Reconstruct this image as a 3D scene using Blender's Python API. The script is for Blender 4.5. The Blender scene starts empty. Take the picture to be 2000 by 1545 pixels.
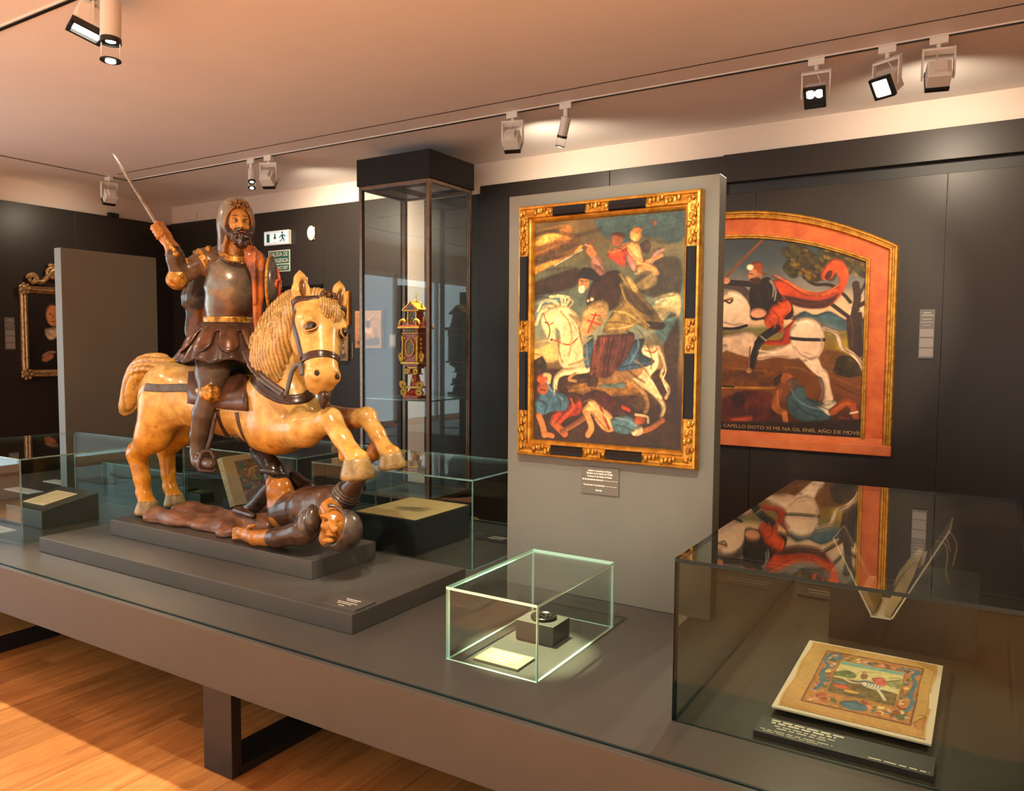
import bpy, math, random
import numpy as np
from mathutils import Vector, Matrix

random.seed(7); np.random.seed(7)
SC = bpy.context.scene
COL = SC.collection

# ------------------------------------------------------------------ camera
def camera():
    cd = bpy.data.cameras.new('camera'); cd.sensor_width = 36.0; cd.lens = 27.41; cd.clip_start = 0.05; cd.clip_end = 60
    co = bpy.data.objects.new('camera', cd); COL.objects.link(co)
    yaw, pit, rol = math.radians(-31.636), math.radians(3.547), math.radians(0.388)
    f = Vector((math.sin(yaw)*math.cos(pit), math.cos(yaw)*math.cos(pit), -math.sin(pit)))
    r = Vector((math.cos(yaw), -math.sin(yaw), 0)); u = r.cross(f)
    r2 = math.cos(rol)*r + math.sin(rol)*u; u2 = -math.sin(rol)*r + math.cos(rol)*u
    m = Matrix((r2, u2, -f)).transposed().to_4x4(); m.translation = (0, 0, 1.6)
    co.matrix_world = m
    SC.camera = co
    return r2, u2, f
CR, CU, CF = camera()
CP = Vector((0, 0, 1.6)); FPX = 1522.92
def at(x, y, Y):
    """world point at depth plane Y seen at photo pixel x, y (2000 x 1545 frame)"""
    d = CF + CR*((x-1000)/FPX) - CU*((y-772.5)/FPX)
    return CP + d*((Y-CP.y)/d.y)

# ------------------------------------------------------------------ world and exposure
w = bpy.data.worlds.new('room_fill'); SC.world = w; w.use_nodes = True
bg = w.node_tree.nodes['Background']; bg.inputs[0].default_value = (1.0, 0.92, 0.83, 1); bg.inputs[1].default_value = 2.0  # even fill glow added in place of the hall behind the camera
SC.view_settings.view_transform = 'Standard'; SC.view_settings.look = 'None'
SC.view_settings.exposure = 0.0; SC.view_settings.gamma = 1.0; SC.view_settings.use_curve_mapping = False
SC.cycles.max_bounces = 8; SC.cycles.diffuse_bounces = 4; SC.cycles.glossy_bounces = 4
SC.cycles.use_adaptive_sampling = True; SC.cycles.adaptive_threshold = 0.035
SC.cycles.transparent_max_bounces = 24; SC.cycles.sample_clamp_indirect = 4.0
SC.cycles.caustics_reflective = False; SC.cycles.caustics_refractive = False
SC.cycles.use_denoising = True

# ------------------------------------------------------------------ spot lights, with unseen spots added above the frame
WARM = (1.0, 0.82, 0.60); NEUT = (1.0, 0.88, 0.70)
def spot(loc, target, power, angle, blend=0.5, size=0.04, color=WARM):
    l = bpy.data.lights.new('spot_beam', 'SPOT'); l.energy = power; l.color = color
    l.spot_size = math.radians(angle); l.spot_blend = blend; l.shadow_soft_size = size
    o = bpy.data.objects.new('spot_beam', l); COL.objects.link(o)
    o.location = loc; d = Vector(target) - Vector(loc)
    o.rotation_euler = d.to_track_quat('-Z', 'Y').to_euler()
    return o
def lamps():
    # unseen spots set above the frame, with no fixtures
    spot((-1.35, 1.0, 3.10), (-2.75, 2.45, 1.30), 200, 44, 0.5, 0.05)
    spot((-4.9, 1.2, 3.05), (-3.05, 2.45, 1.45), 40, 40, 0.6, 0.05)
    spot((-0.6, 0.8, 3.10), (-1.33, 2.82, 1.65), 290, 36, 0.6, 0.04, (1.0, 0.94, 0.74))
    spot((0.9, 2.19, 3.05), (-0.25, 2.45, 0.6), 240, 22, 0.5, 0.03)
    spot((-1.25, 1.45, 3.15), (-1.55, 2.05, 0.57), 260, 52, 0.8, 0.05, NEUT)  # unseen spot added to brighten the table top
    spot((-1.95, 2.72, 3.05), (-1.31, 2.25, 0.57), 2300, 11, 0.6, 0.015, (1.0, 0.88, 0.52))
    spot((0.6, 2.19, 3.10), (-1.25, 5.97, 1.75), 520, 30, 0.5, 0.04)  # unseen spot added to brighten the arched painting
    # unseen spots added over the aisle so floor bounce brightens the ceiling
    for x, p in ((-6.3, 1600), (-3.6, 1700), (-0.9, 2500), (1.8, 3200)): spot((x, -0.9, 3.2), (x, -0.9, 0), p, 72, 0.3, 0.08)
lamps()

# ------------------------------------------------------------------ helpers
class MB:
    """collects shapes; build() links them as one mesh object"""
    def __init__(s): s.v = []; s.f = []; s.m = []; s.cur = 0
    def add(s, vs, fs):
        o = len(s.v); s.v.extend([tuple(map(float, p)) for p in vs])
        s.f.extend([tuple(i+o for i in f) for f in fs]); s.m.extend([s.cur]*len(fs)); return s
    def box(s, x0, x1, y0, y1, z0, z1):
        v = [(x0,y0,z0),(x1,y0,z0),(x1,y1,z0),(x0,y1,z0),(x0,y0,z1),(x1,y0,z1),(x1,y1,z1),(x0,y1,z1)]
        return s.add(v, [(0,3,2,1),(4,5,6,7),(0,1,5,4),(1,2,6,5),(2,3,7,6),(3,0,4,7)])
    def obox(s, c, ax, ay, az):
        c = Vector(c); ax = Vector(ax); ay = Vector(ay); az = Vector(az); v = []
        for k in (-1, 1):
            for i, j in ((-1,-1),(1,-1),(1,1),(-1,1)): v.append(c+ax*i+ay*j+az*k)
        return s.add(v, [(0,3,2,1),(4,5,6,7),(0,1,5,4),(1,2,6,5),(2,3,7,6),(3,0,4,7)])
    def prism(s, poly, origin, ex, ey, ez):
        """polygon (2d) in plane ex, ey extruded by vector ez"""
        o = Vector(origin); ex = Vector(ex); ey = Vector(ey); ez = Vector(ez); n = len(poly)
        a = [o+ex*p[0]+ey*p[1] for p in poly]; b = [p+ez for p in a]
        fs = [tuple(range(n))[::-1], tuple(range(n, 2*n))]
        fs += [(i, (i+1) % n, n+(i+1) % n, n+i) for i in range(n)]
        return s.add(a+b, fs)
    def tube(s, pts, r, n=10, cap=True, flat=None):
        """round tube along points; r scalar or list; flat=(vector, factor) squashes the section along vector"""
        P = [Vector(p) for p in pts]; R = list(r) if hasattr(r, '__len__') else [r]*len(P)
        vs = []; up = None
        for i, p in enumerate(P):
            t = (P[min(i+1, len(P)-1)]-P[max(i-1, 0)]).normalized()
            if up is None: up = Vector((0,0,1)) if abs(t.z) < 0.9 else Vector((1,0,0))
            a = (up - t*up.dot(t)).normalized(); b = t.cross(a); up = a
            for k in range(n):
                q = 2*math.pi*k/n; d = a*math.cos(q)+b*math.sin(q)
                if flat: fv = Vector(flat[0]).normalized(); d = d - fv*d.dot(fv)*(1-flat[1])
                vs.append(p+d*R[i])
        fs = []
        for i in range(len(P)-1):
            for k in range(n):
                k2 = (k+1) % n; fs.append((i*n+k, i*n+k2, (i+1)*n+k2, (i+1)*n+k))
        if cap: fs.append(tuple(range(n))[::-1]); fs.append(tuple(range((len(P)-1)*n, len(P)*n)))
        return s.add(vs, fs)
    def lathe(s, prof, c, axis=(0,0,1), n=20, ref=None):
        """profile of (radius, height) turned about axis through c"""
        t = Vector(axis).normalized(); a = Vector(ref) if ref else (Vector((1,0,0)) if abs(t.x) < .9 else Vector((0,1,0)))
        a = (a-t*a.dot(t)).normalized(); b = t.cross(a); c = Vector(c); vs = []
        for r, h in prof:
            for k in range(n):
                q = 2*math.pi*k/n; vs.append(c+t*h+(a*math.cos(q)+b*math.sin(q))*r)
        fs = []
        for i in range(len(prof)-1):
            for k in range(n):
                k2 = (k+1) % n; fs.append((i*n+k, i*n+k2, (i+1)*n+k2, (i+1)*n+k))
        fs.append(tuple(range(n))[::-1]); fs.append(tuple(range((len(prof)-1)*n, len(prof)*n)))
        return s.add(vs, fs)
    def ball(s, c, r, n=12, m=8, rot=None):
        r = Vector(r) if hasattr(r, '__len__') else Vector((r, r, r)); c = Vector(c); vs = []; fs = []
        R = rot if rot is not None else Matrix.Identity(3)
        for i in range(m+1):
            th = math.pi*i/m
            for k in range(n):
                ph = 2*math.pi*k/n
                vs.append(c+R@Vector((r.x*math.sin(th)*math.cos(ph), r.y*math.sin(th)*math.sin(ph), r.z*math.cos(th))))
        for i in range(m):
            for k in range(n):
                k2 = (k+1) % n; fs.append((i*n+k, (i+1)*n+k, (i+1)*n+k2, i*n+k2))
        return s.add(vs, fs)
    def strip(s, rows, closed=False):
        """surface through rows of points"""
        n = len(rows[0]); vs = [p for r in rows for p in r]; fs = []
        for i in range(len(rows)-1):
            for k in range(n if closed else n-1):
                k2 = (k+1) % n; fs.append((i*n+k, i*n+k2, (i+1)*n+k2, (i+1)*n+k))
        return s.add(vs, fs)
    def build(s, name, mat, parent=None, smooth=False, bevel=0, solid=0, sub=0):
        me = bpy.data.meshes.new(name); me.from_pydata(s.v, [], s.f)
        mats = mat if isinstance(mat, (list, tuple)) else [mat]
        for m in mats: me.materials.append(m)
        if len(mats) > 1: me.polygons.foreach_set('material_index', s.m)
        if smooth: me.polygons.foreach_set('use_smooth', [True]*len(me.polygons))
        me.update(); me.validate()
        return link(name, me, parent, bevel, solid, sub)
def link(name, me, parent=None, bevel=0, solid=0, sub=0):
    o = bpy.data.objects.new(name, me); COL.objects.link(o)
    if parent is not None: own(o, parent)
    if solid: md = o.modifiers.new('thick', 'SOLIDIFY'); md.thickness = solid; md.offset = 0
    if bevel: md = o.modifiers.new('edge', 'BEVEL'); md.width = bevel; md.segments = 2; md.limit_method = 'ANGLE'; md.angle_limit = math.radians(40)
    if sub: md = o.modifiers.new('round', 'SUBSURF'); md.levels = sub; md.render_levels = sub
    return o
def wmat(o):
    m = o.matrix_basis.copy()
    return m if o.parent is None else wmat(o.parent) @ o.matrix_parent_inverse @ m
def own(o, parent):
    o.parent = parent; o.matrix_parent_inverse = wmat(parent).inverted()
def tag(o, label, cat, group=None, kind=None):
    o['label'] = label; o['category'] = cat
    if group: o['group'] = group
    if kind: o['kind'] = kind
    return o
def thing(name, label, cat, loc, group=None):
    o = bpy.data.objects.new(name, None); COL.objects.link(o); o.location = loc; o.empty_display_size = 0.1
    return tag(o, label, cat, group)
def struct(o, label=None):
    o['kind'] = 'structure'
    if label: o['label'] = label
    return o

# ------------------------------------------------------------------ materials
MATS = {}
def mat(name, col, rough=0.5, metal=0.0, vary=0.0, scale=8.0, bump=0.0, bscale=60.0, col2=None, spec=None, emit=None, coat=0.0, attr=None, detail=4.0, stretch=None):
    if name in MATS: return MATS[name]
    m = bpy.data.materials.new(name); m.use_nodes = True; nt = m.node_tree; N = nt.nodes; L = nt.links
    b = N['Principled BSDF']
    b.inputs['Base Color'].default_value = (*col, 1); b.inputs['Roughness'].default_value = rough; b.inputs['Metallic'].default_value = metal
    if spec is not None: b.inputs['Specular IOR Level'].default_value = spec
    if coat: b.inputs['Coat Weight'].default_value = coat; b.inputs['Coat Roughness'].default_value = 0.12
    tc = N.new('ShaderNodeTexCoord'); src = tc.outputs['Object']
    if stretch:
        mp = N.new('ShaderNodeMapping'); mp.inputs['Scale'].default_value = stretch; L.new(src, mp.inputs[0]); src = mp.outputs[0]
    if vary or col2:
        no = N.new('ShaderNodeTexNoise'); no.inputs['Scale'].default_value = scale; no.inputs['Detail'].default_value = detail; no.inputs['Roughness'].default_value = 0.62
        L.new(src, no.inputs['Vector'])
        cr = N.new('ShaderNodeValToRGB'); L.new(no.outputs['Fac'], cr.inputs[0])
        c2 = col2 if col2 else tuple(c*(1-vary) for c in col); c1 = tuple(min(1, c*(1+vary*0.5)) for c in col) if not col2 else col
        cr.color_ramp.elements[0].position = 0.36; cr.color_ramp.elements[0].color = (*c2, 1)
        cr.color_ramp.elements[1].position = 0.62; cr.color_ramp.elements[1].color = (*c1, 1)
        out = cr.outputs[0]
        L.new(out, b.inputs['Base Color'])
    if attr:
        a = N.new('ShaderNodeVertexColor'); a.layer_name = attr
        if vary or col2:
            mx = N.new('ShaderNodeMix'); mx.data_type = 'RGBA'; mx.blend_type = 'MULTIPLY'; mx.inputs[0].default_value = 1.0
            L.new(a.outputs[0], mx.inputs[6]); L.new(out, mx.inputs[7]); L.new(mx.outputs[2], b.inputs['Base Color'])
        else: L.new(a.outputs[0], b.inputs['Base Color'])
    if bump:
        n2 = N.new('ShaderNodeTexNoise'); n2.inputs['Scale'].default_value = bscale; n2.inputs['Detail'].default_value = 4
        L.new(src, n2.inputs['Vector'])
        bp = N.new('ShaderNodeBump'); bp.inputs['Strength'].default_value = bump; bp.inputs['Distance'].default_value = 0.01
        L.new(n2.outputs['Fac'], bp.inputs['Height']); L.new(bp.outputs[0], b.inputs['Normal'])
    if emit:
        b.inputs['Emission Color'].default_value = (*emit[0], 1); b.inputs['Emission Strength'].default_value = emit[1]
    MATS[name] = m
    return m
def glass_mat(name, tint, base=0.013, grow=0.95):
    m = bpy.data.materials.new(name); m.use_nodes = True; nt = m.node_tree; N = nt.nodes; L = nt.links
    N.remove(N['Principled BSDF']); out = N['Material Output']
    t = N.new('ShaderNodeBsdfTransparent'); t.inputs[0].default_value = (*tint, 1)
    g = N.new('ShaderNodeBsdfGlossy'); g.inputs['Roughness'].default_value = 0.0; g.inputs[0].default_value = (1, 1, 1, 1)
    lw = N.new('ShaderNodeLayerWeight'); lw.inputs[0].default_value = 0.5
    p = N.new('ShaderNodeMath'); p.operation = 'POWER'; p.inputs[1].default_value = 5.0
    L.new(lw.outputs['Facing'], p.inputs[0])
    q = N.new('ShaderNodeMath'); q.operation = 'MULTIPLY_ADD'; q.inputs[1].default_value = grow; q.inputs[2].default_value = base
    L.new(p.outputs[0], q.inputs[0])
    mx = N.new('ShaderNodeMixShader'); L.new(q.outputs[0], mx.inputs[0]); L.new(t.outputs[0], mx.inputs[1]); L.new(g.outputs[0], mx.inputs[2])
    L.new(mx.outputs[0], out.inputs[0])
    return m

GREY = mat('grey_lacquer', (0.064, 0.063, 0.056), 0.33, vary=0.06, scale=3, spec=0.3)
GREYP = mat('grey_panel_paint', (0.155, 0.16, 0.137), 0.42, vary=0.05, scale=2, spec=0.3)
WALLD = mat('dark_wall_paint', (0.024, 0.0185, 0.015), 0.40, vary=0.08, scale=1.5, spec=0.35)
BLACK = mat('black_shadow_gap', (0.006, 0.006, 0.007), 0.5)
WHITEW = mat('white_wall_paint', (0.66, 0.55, 0.47), 0.7, vary=0.03, scale=2)
CEIL = mat('ceiling_paint', (0.90, 0.85, 0.82), 0.75, vary=0.03, scale=1.2)
STEEL = mat('dark_steel_leg', (0.040, 0.038, 0.038), 0.38, metal=0.6)
BRONZE = mat('bronze_frame', (0.20, 0.135, 0.095), 0.32, metal=0.75, vary=0.2, scale=20)
WHITEM = mat('white_lamp_enamel', (0.75, 0.72, 0.66), 0.35)
BLACKM = mat('black_lamp_trim', (0.01, 0.01, 0.01), 0.4)
LENS = mat('lit_lens', (1, 1, 1), 0.3, emit=((1.0, 0.95, 0.82), 14.0))
CAPM = mat('dark_case_cap', (0.013, 0.011, 0.010), 0.5, spec=0.2)
GLASS = glass_mat('showcase_glass', (0.93, 0.965, 0.945))
GLASSR = glass_mat('tinted_case_glass', (0.80, 0.835, 0.79), 0.007)
GLASSL = glass_mat('green_case_glass', (0.90, 0.95, 0.935))
GLASST = glass_mat('tower_glass', (0.94, 0.965, 0.955), 0.03)
EDGE = mat('glass_edge_teal', (0.16, 0.30, 0.28), 0.12, vary=0.3, scale=30)
EDGED = mat('glass_edge_dark', (0.012, 0.028, 0.030), 0.3, spec=0.15)
EDGEB = mat('glass_edge_bright', (0.52, 0.86, 0.76), 0.15)  # pale teal stands in for light glowing in the edges
LABELM = mat('label_plate_grey', (0.115, 0.105, 0.092), 0.4)
LABELD = mat('label_plate_dark', (0.035, 0.034, 0.036), 0.4)
INK = mat('label_white_ink', (0.85, 0.82, 0.72), 0.6)
INKG = mat('label_grey_ink', (0.40, 0.38, 0.34), 0.6)
# ================================================================== the room
def wood_mat():
    m = bpy.data.materials.new('oak_floorboard'); m.use_nodes = True; nt = m.node_tree; N = nt.nodes; L = nt.links; b = N['Principled BSDF']
    tc = N.new('ShaderNodeTexCoord'); oi = N.new('ShaderNodeObjectInfo')
    ad = N.new('ShaderNodeVectorMath'); ad.operation = 'MULTIPLY_ADD'; ad.inputs[1].default_value = (1, 1, 1)
    cm = N.new('ShaderNodeCombineXYZ'); mu = N.new('ShaderNodeMath'); mu.operation = 'MULTIPLY'; mu.inputs[1].default_value = 37.0
    L.new(oi.outputs['Random'], mu.inputs[0]); L.new(mu.outputs[0], cm.inputs[0]); L.new(mu.outputs[0], cm.inputs[1])
    L.new(tc.outputs['Object'], ad.inputs[0]); L.new(cm.outputs[0], ad.inputs[2])
    mp = N.new('ShaderNodeMapping'); mp.inputs['Scale'].default_value = (9, 0.9, 9); L.new(ad.outputs[0], mp.inputs[0])
    no = N.new('ShaderNodeTexNoise'); no.inputs['Scale'].default_value = 3.0; no.inputs['Detail'].default_value = 6; no.inputs['Roughness'].default_value = 0.65; no.inputs['Distortion'].default_value = 0.6
    L.new(mp.outputs[0], no.inputs['Vector'])
    cr = N.new('ShaderNodeValToRGB'); L.new(no.outputs['Fac'], cr.inputs[0]); e = cr.color_ramp.elements
    e[0].position = 0.32; e[0].color = (0.33, 0.125, 0.030, 1); e[1].position = 0.7; e[1].color = (0.60, 0.28, 0.085, 1)
    hs = N.new('ShaderNodeHueSaturation'); L.new(cr.outputs[0], hs.inputs['Color'])
    mr = N.new('ShaderNodeMapRange'); mr.inputs['To Min'].default_value = 0.72; mr.inputs['To Max'].default_value = 1.2; L.new(oi.outputs['Random'], mr.inputs[0]); L.new(mr.outputs[0], hs.inputs['Value'])
    L.new(hs.outputs[0], b.inputs['Base Color']); b.inputs['Roughness'].default_value = 0.34
    bp = N.new('ShaderNodeBump'); bp.inputs['Strength'].default_value = 0.08; bp.inputs['Distance'].default_value = 0.004; L.new(no.outputs['Fac'], bp.inputs['Height']); L.new(bp.outputs[0], b.inputs['Normal'])
    return m
WOOD = wood_mat()
X0, X1, Y0, Y1, ZC = -8.6, 3.6, -3.2, 6.02, 3.275

def shell():
    fl = struct(MB().box(X0-.1, X1+.1, Y0-.1, Y1+.1, -0.2, -0.012).build('floor', WOOD))
    # boards run across the room; each one that shows is a piece of the floor
    wd = 0.145; lens = (1.1, 1.5, 1.9); meshes = []
    for L in lens:
        b = MB().box(-wd/2+.0008, wd/2-.0008, 0.0008, L-.0008, -0.012, 0.0); me = bpy.data.meshes.new('floorboard')
        me.from_pydata(b.v, [], b.f); me.materials.append(WOOD); meshes.append(me)
    rnd = random.Random(3); n = 0
    x = -6.9
    while x < 0.8:
        y = 0.2 - rnd.random()*1.4
        while y < 5.9:
            k = rnd.randrange(3); L = lens[k]
            if y+L > 0.3 and n < 300 and y+L < 6.0:
                o = bpy.data.objects.new('floorboard', meshes[k]); COL.objects.link(o); o.location = (x, y, 0); own(o, fl); n += 1
            y += L
        x += wd
    struct(MB().box(X0-.1, X1+.1, Y0-.1, Y1+.1, ZC, ZC+.15).build('ceiling', CEIL))
    # back wall: white plaster behind, dark boards standing in front of it
    wb = struct(MB().box(X0-.1, X1+.1, Y1, Y1+.15, 0, ZC).build('wall_back', WHITEW))
    zt = 3.062
    def board(x0, x1, z0, z1, m=WALLD, t=0.045, nm='wall_board', y=None):
        return MB().box(x0+.002, x1-.002, Y1-t, Y1-.001, z0, z1).build(nm, m, wb, bevel=.002)
    seams = [-8.58, -7.45, -6.27, -6.016, -4.97]
    for a, b in zip(seams[:-1], seams[1:]): board(a, b, 0.0, zt)
    MB().box(-4.96, -4.70, Y1-.02, Y1-.001, 0, 3.0).build('pale_wall_strip', WHITEW, wb)  # pale strip of wall between the dark boards
    MB().box(-4.70, -4.04, Y1-.012, Y1-.001, 0, 3.0).build('recess_back', WALLD, wb)
    seams = [-4.04, -2.75, -1.80]
    for a, b in zip(seams[:-1], seams[1:]): board(a, b, 0.0, zt)
    seams = [-1.80, -1.553, -0.30, 0.95, 2.2, 3.58]
    for a, b in zip(seams[:-1], seams[1:]): board(a, b, 0.0, 2.77)
    for a, b in ((-1.80, 0.3), (0.3, 3.58)):
        board(a, b, 2.855, zt, t=0.075); board(a, b, 2.77, 2.855, BLACK, 0.006, 'hanging_slot')
    for a, b in ((-8.58, -4.97), (-4.04, 3.58)): struct(MB().box(a, b, Y1-.06, Y1-.045, 0, 0.07).build('baseboard_back', BLACK))
    # left wall
    wl = struct(MB().box(X0-.15, X0, Y0-.1, Y1+.1, 0, ZC).build('wall_left', WHITEW))
    for a, b in ((2.3, 3.55), (3.55, 4.8), (4.8, 5.974)):
        MB().box(X0+.001, X0+.045, a+.001, b-.001, 0, 3.045).build('wall_board', WALLD, wl, bevel=.002)
    # tall daylight window in the left wall, nearer than the frame shows
    win = struct(MB().box(X0+.0, X0+.03, -2.3, 2.1, 0.35, 2.75).build('window_1', mat('window_daylight', (0.6, 0.7, 0.75), 0.4, emit=((0.62, 0.82, 0.92), 4.2))))
    for yy in (-2.3, -0.1, 2.1): MB().box(X0, X0+.07, yy-.04, yy+.04, 0.3, 2.8).build('window_frame', WHITEM, win)
    for zz in (0.32, 2.78): MB().box(X0, X0+.07, -2.3, 2.1, zz-.04, zz+.04).build('window_frame', WHITEM, win)
    # walls out of view
    struct(MB().box(X1, X1+.15, Y0-.1, Y1+.1, 0, ZC).build('wall_right', WALLD))
    # small fittings on the back wall
    g = struct(MB().box(-8.3, -8.12, Y1-.012, Y1, 3.1, 3.17).build('trim_1', WHITEW))
shell()

def track(name, pts, label):
    t = thing(name, label, 'light track', pts[0])
    for a, b in zip(pts[:-1], pts[1:]):
        a = Vector(a); b = Vector(b); d = (b-a).normalized(); n = Vector((-d.y, d.x, 0))
        c = (a+b)/2; h = (b-a)/2
        for s in (-1, 1): MB().obox(c+n*.0145*s+Vector((0,0,-.0035)), h, n*.0035, (0,0,.0034)).build('rail_lip', WHITEM, t)
        MB().obox(c+Vector((0,0,-.0050)), h, n*.0105, (0,0,.0048)).build('rail_slot', BLACKM, t)
    return t
track('track_rail', [(-7.57, 4.83, ZC), (3.5, 4.83, ZC)], 'long white lamp track running along the ceiling by the back wall')
track('track_rail', [(-7.57, 4.83, ZC), (-7.57, -1.0, ZC)], 'white lamp track on the ceiling along the left wall')
track('track_rail', [(-6.9, 2.19, ZC), (3.0, 2.19, ZC)], 'wide white lamp track crossing the top left corner')
o = MB().box(-7.42, 3.5, 4.592, 4.600, ZC-.003, ZC-.0005).build('ceiling_joint', BLACK); struct(o); o.name = 'trim_2'
# ================================================================== tables, plinths, panels, glass cases
T = 0.567
def table():
    t = thing('display_table', 'long low grey display table carrying the statue and glass cases', 'table', (-2.0, 2.8, 0))
    xa, xb, ya, yb = -6.52, 1.9, 1.785, 3.82
    MB().box(xa, xb, ya+.036, yb-.036, 0.50, T).build('table_top', GREY, t, bevel=.002)
    for y in (ya, yb-.022):
        MB().box(xa, xb, y, y+.022, 0.353, T+.002).build('apron', GREY, t, bevel=.0015)
    for y in (ya+.022, yb-.036):
        MB().box(xa, xb, y, y+.014, 0.50, T-.012).build('shadow_gap', BLACK, t)
        MB().box(xa+.01, xb-.01, y+.003, y+.011, T-.011, T+.004).build('glass_lip', EDGED, t)
    for x in (xa, xb-.02):
        MB().box(x, x+.02, ya+.022, yb-.022, 0.353, 0.50).build('end_apron', GREY, t, bevel=.0015)
    for x in (-4.40, -2.407, -0.40, 1.4):
        lg = MB(); lg.box(x-.08, x+.08, ya+.045, ya+.09, 0.0, .353); lg.box(x-.08, x+.08, yb-.09, yb-.045, 0.0, .353)
        lg.box(x-.08, x+.08, ya+.09, yb-.09, 0.0, .035); lg.box(x-.08, x+.08, ya+.09, yb-.09, .33, .353)
        lg.build('leg', STEEL, t, bevel=.002)
    return t
table()

def slab(name, label, cat, x0, x1, y0, y1, z0, z1, m=GREY, bevel=.002):
    o = MB().box(x0, x1, y0, y1, z0, z1).build(name, m, None, bevel=bevel)
    return tag(o, label, cat)
slab('plinth', 'wide low grey step plinth on the table under the statue', 'plinth', -4.012, -1.916, 2.03, 2.736, T+.0006, .640)
slab('plinth', 'smaller grey upper plinth the horse stands on', 'plinth', -3.765, -2.345, 2.25, 2.64, .6404, .719)
slab('partition_screen', 'tall grey standing panel carrying the gold framed battle painting', 'panel', -1.785, -0.876, 2.865, 2.945, T+.0006, 2.24, GREYP)
slab('partition_screen', 'tall grey standing panel at the far left end of the table', 'panel', -5.41, -5.33, 2.89, 3.59, T+.0006, 2.245, GREYP)

def case(name, label, x0, x1, y0, y1, z0, z1, th=.008, edge=EDGE, glass=GLASS, sides='fblr', group=None):
    t = thing(name, label, 'glass case', ((x0+x1)/2, (y0+y1)/2, z0), group)
    def pane(nm, a0, a1, b0, b1, c0, c1, thin):
        m = MB(); m.box(a0, a1, b0, b1, c0, c1)
        faces = ['z', 'z', 'y', 'x', 'y', 'x']
        m.m = [0 if f == thin else 1 for f in faces]
        return m.build(nm, [glass, edge], t)
    e = .0006
    if 'f' in sides: pane('pane', x0, x1, y0, y0+th, z0, z1-th-e, 'y')
    if 'b' in sides: pane('pane', x0, x1, y1-th, y1, z0, z1-th-e, 'y')
    if 'l' in sides: pane('pane', x0, x0+th, y0+th+e, y1-th-e, z0, z1-th-e, 'x')
    if 'r' in sides: pane('pane', x1-th, x1, y0+th+e, y1-th-e, z0, z1-th-e, 'x')
    pane('top_pane', x0, x1, y0, y1, z1-th, z1, 'z')
    return t
g0 = .0006
case('glass_case', 'small bright edged glass box over a coin on the table front', -1.505, -1.159, 2.037, 2.611, T+g0, .812, .009, EDGEB)
case('glass_case', 'large glass case at the right with a painted page and open book', -0.722, 0.107, 2.03, 3.56, T+g0, 1.026, .010, EDGED, GLASSR)
case('glass_case', 'glass case at the far left over a grey block with a paper', -5.236, -4.203, 2.04, 2.90, T+g0, 1.014, .008, EDGE, GLASSL)
case('glass_case', 'glass case beside the grey panel behind the fallen figure', -3.037, -2.01, 2.92, 3.56, T+g0, .992, .008, EDGE, GLASSL)
case('glass_case', 'glass case behind the horse over the open illuminated book', -4.12, -3.152, 2.92, 3.56, T+g0, 1.0, .008, EDGE, GLASSL)
case('glass_case', 'low glass case on the table behind the hind legs', -5.16, -4.24, 3.03, 3.56, T+g0, .80, .006, EDGE, GLASSL)
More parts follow.
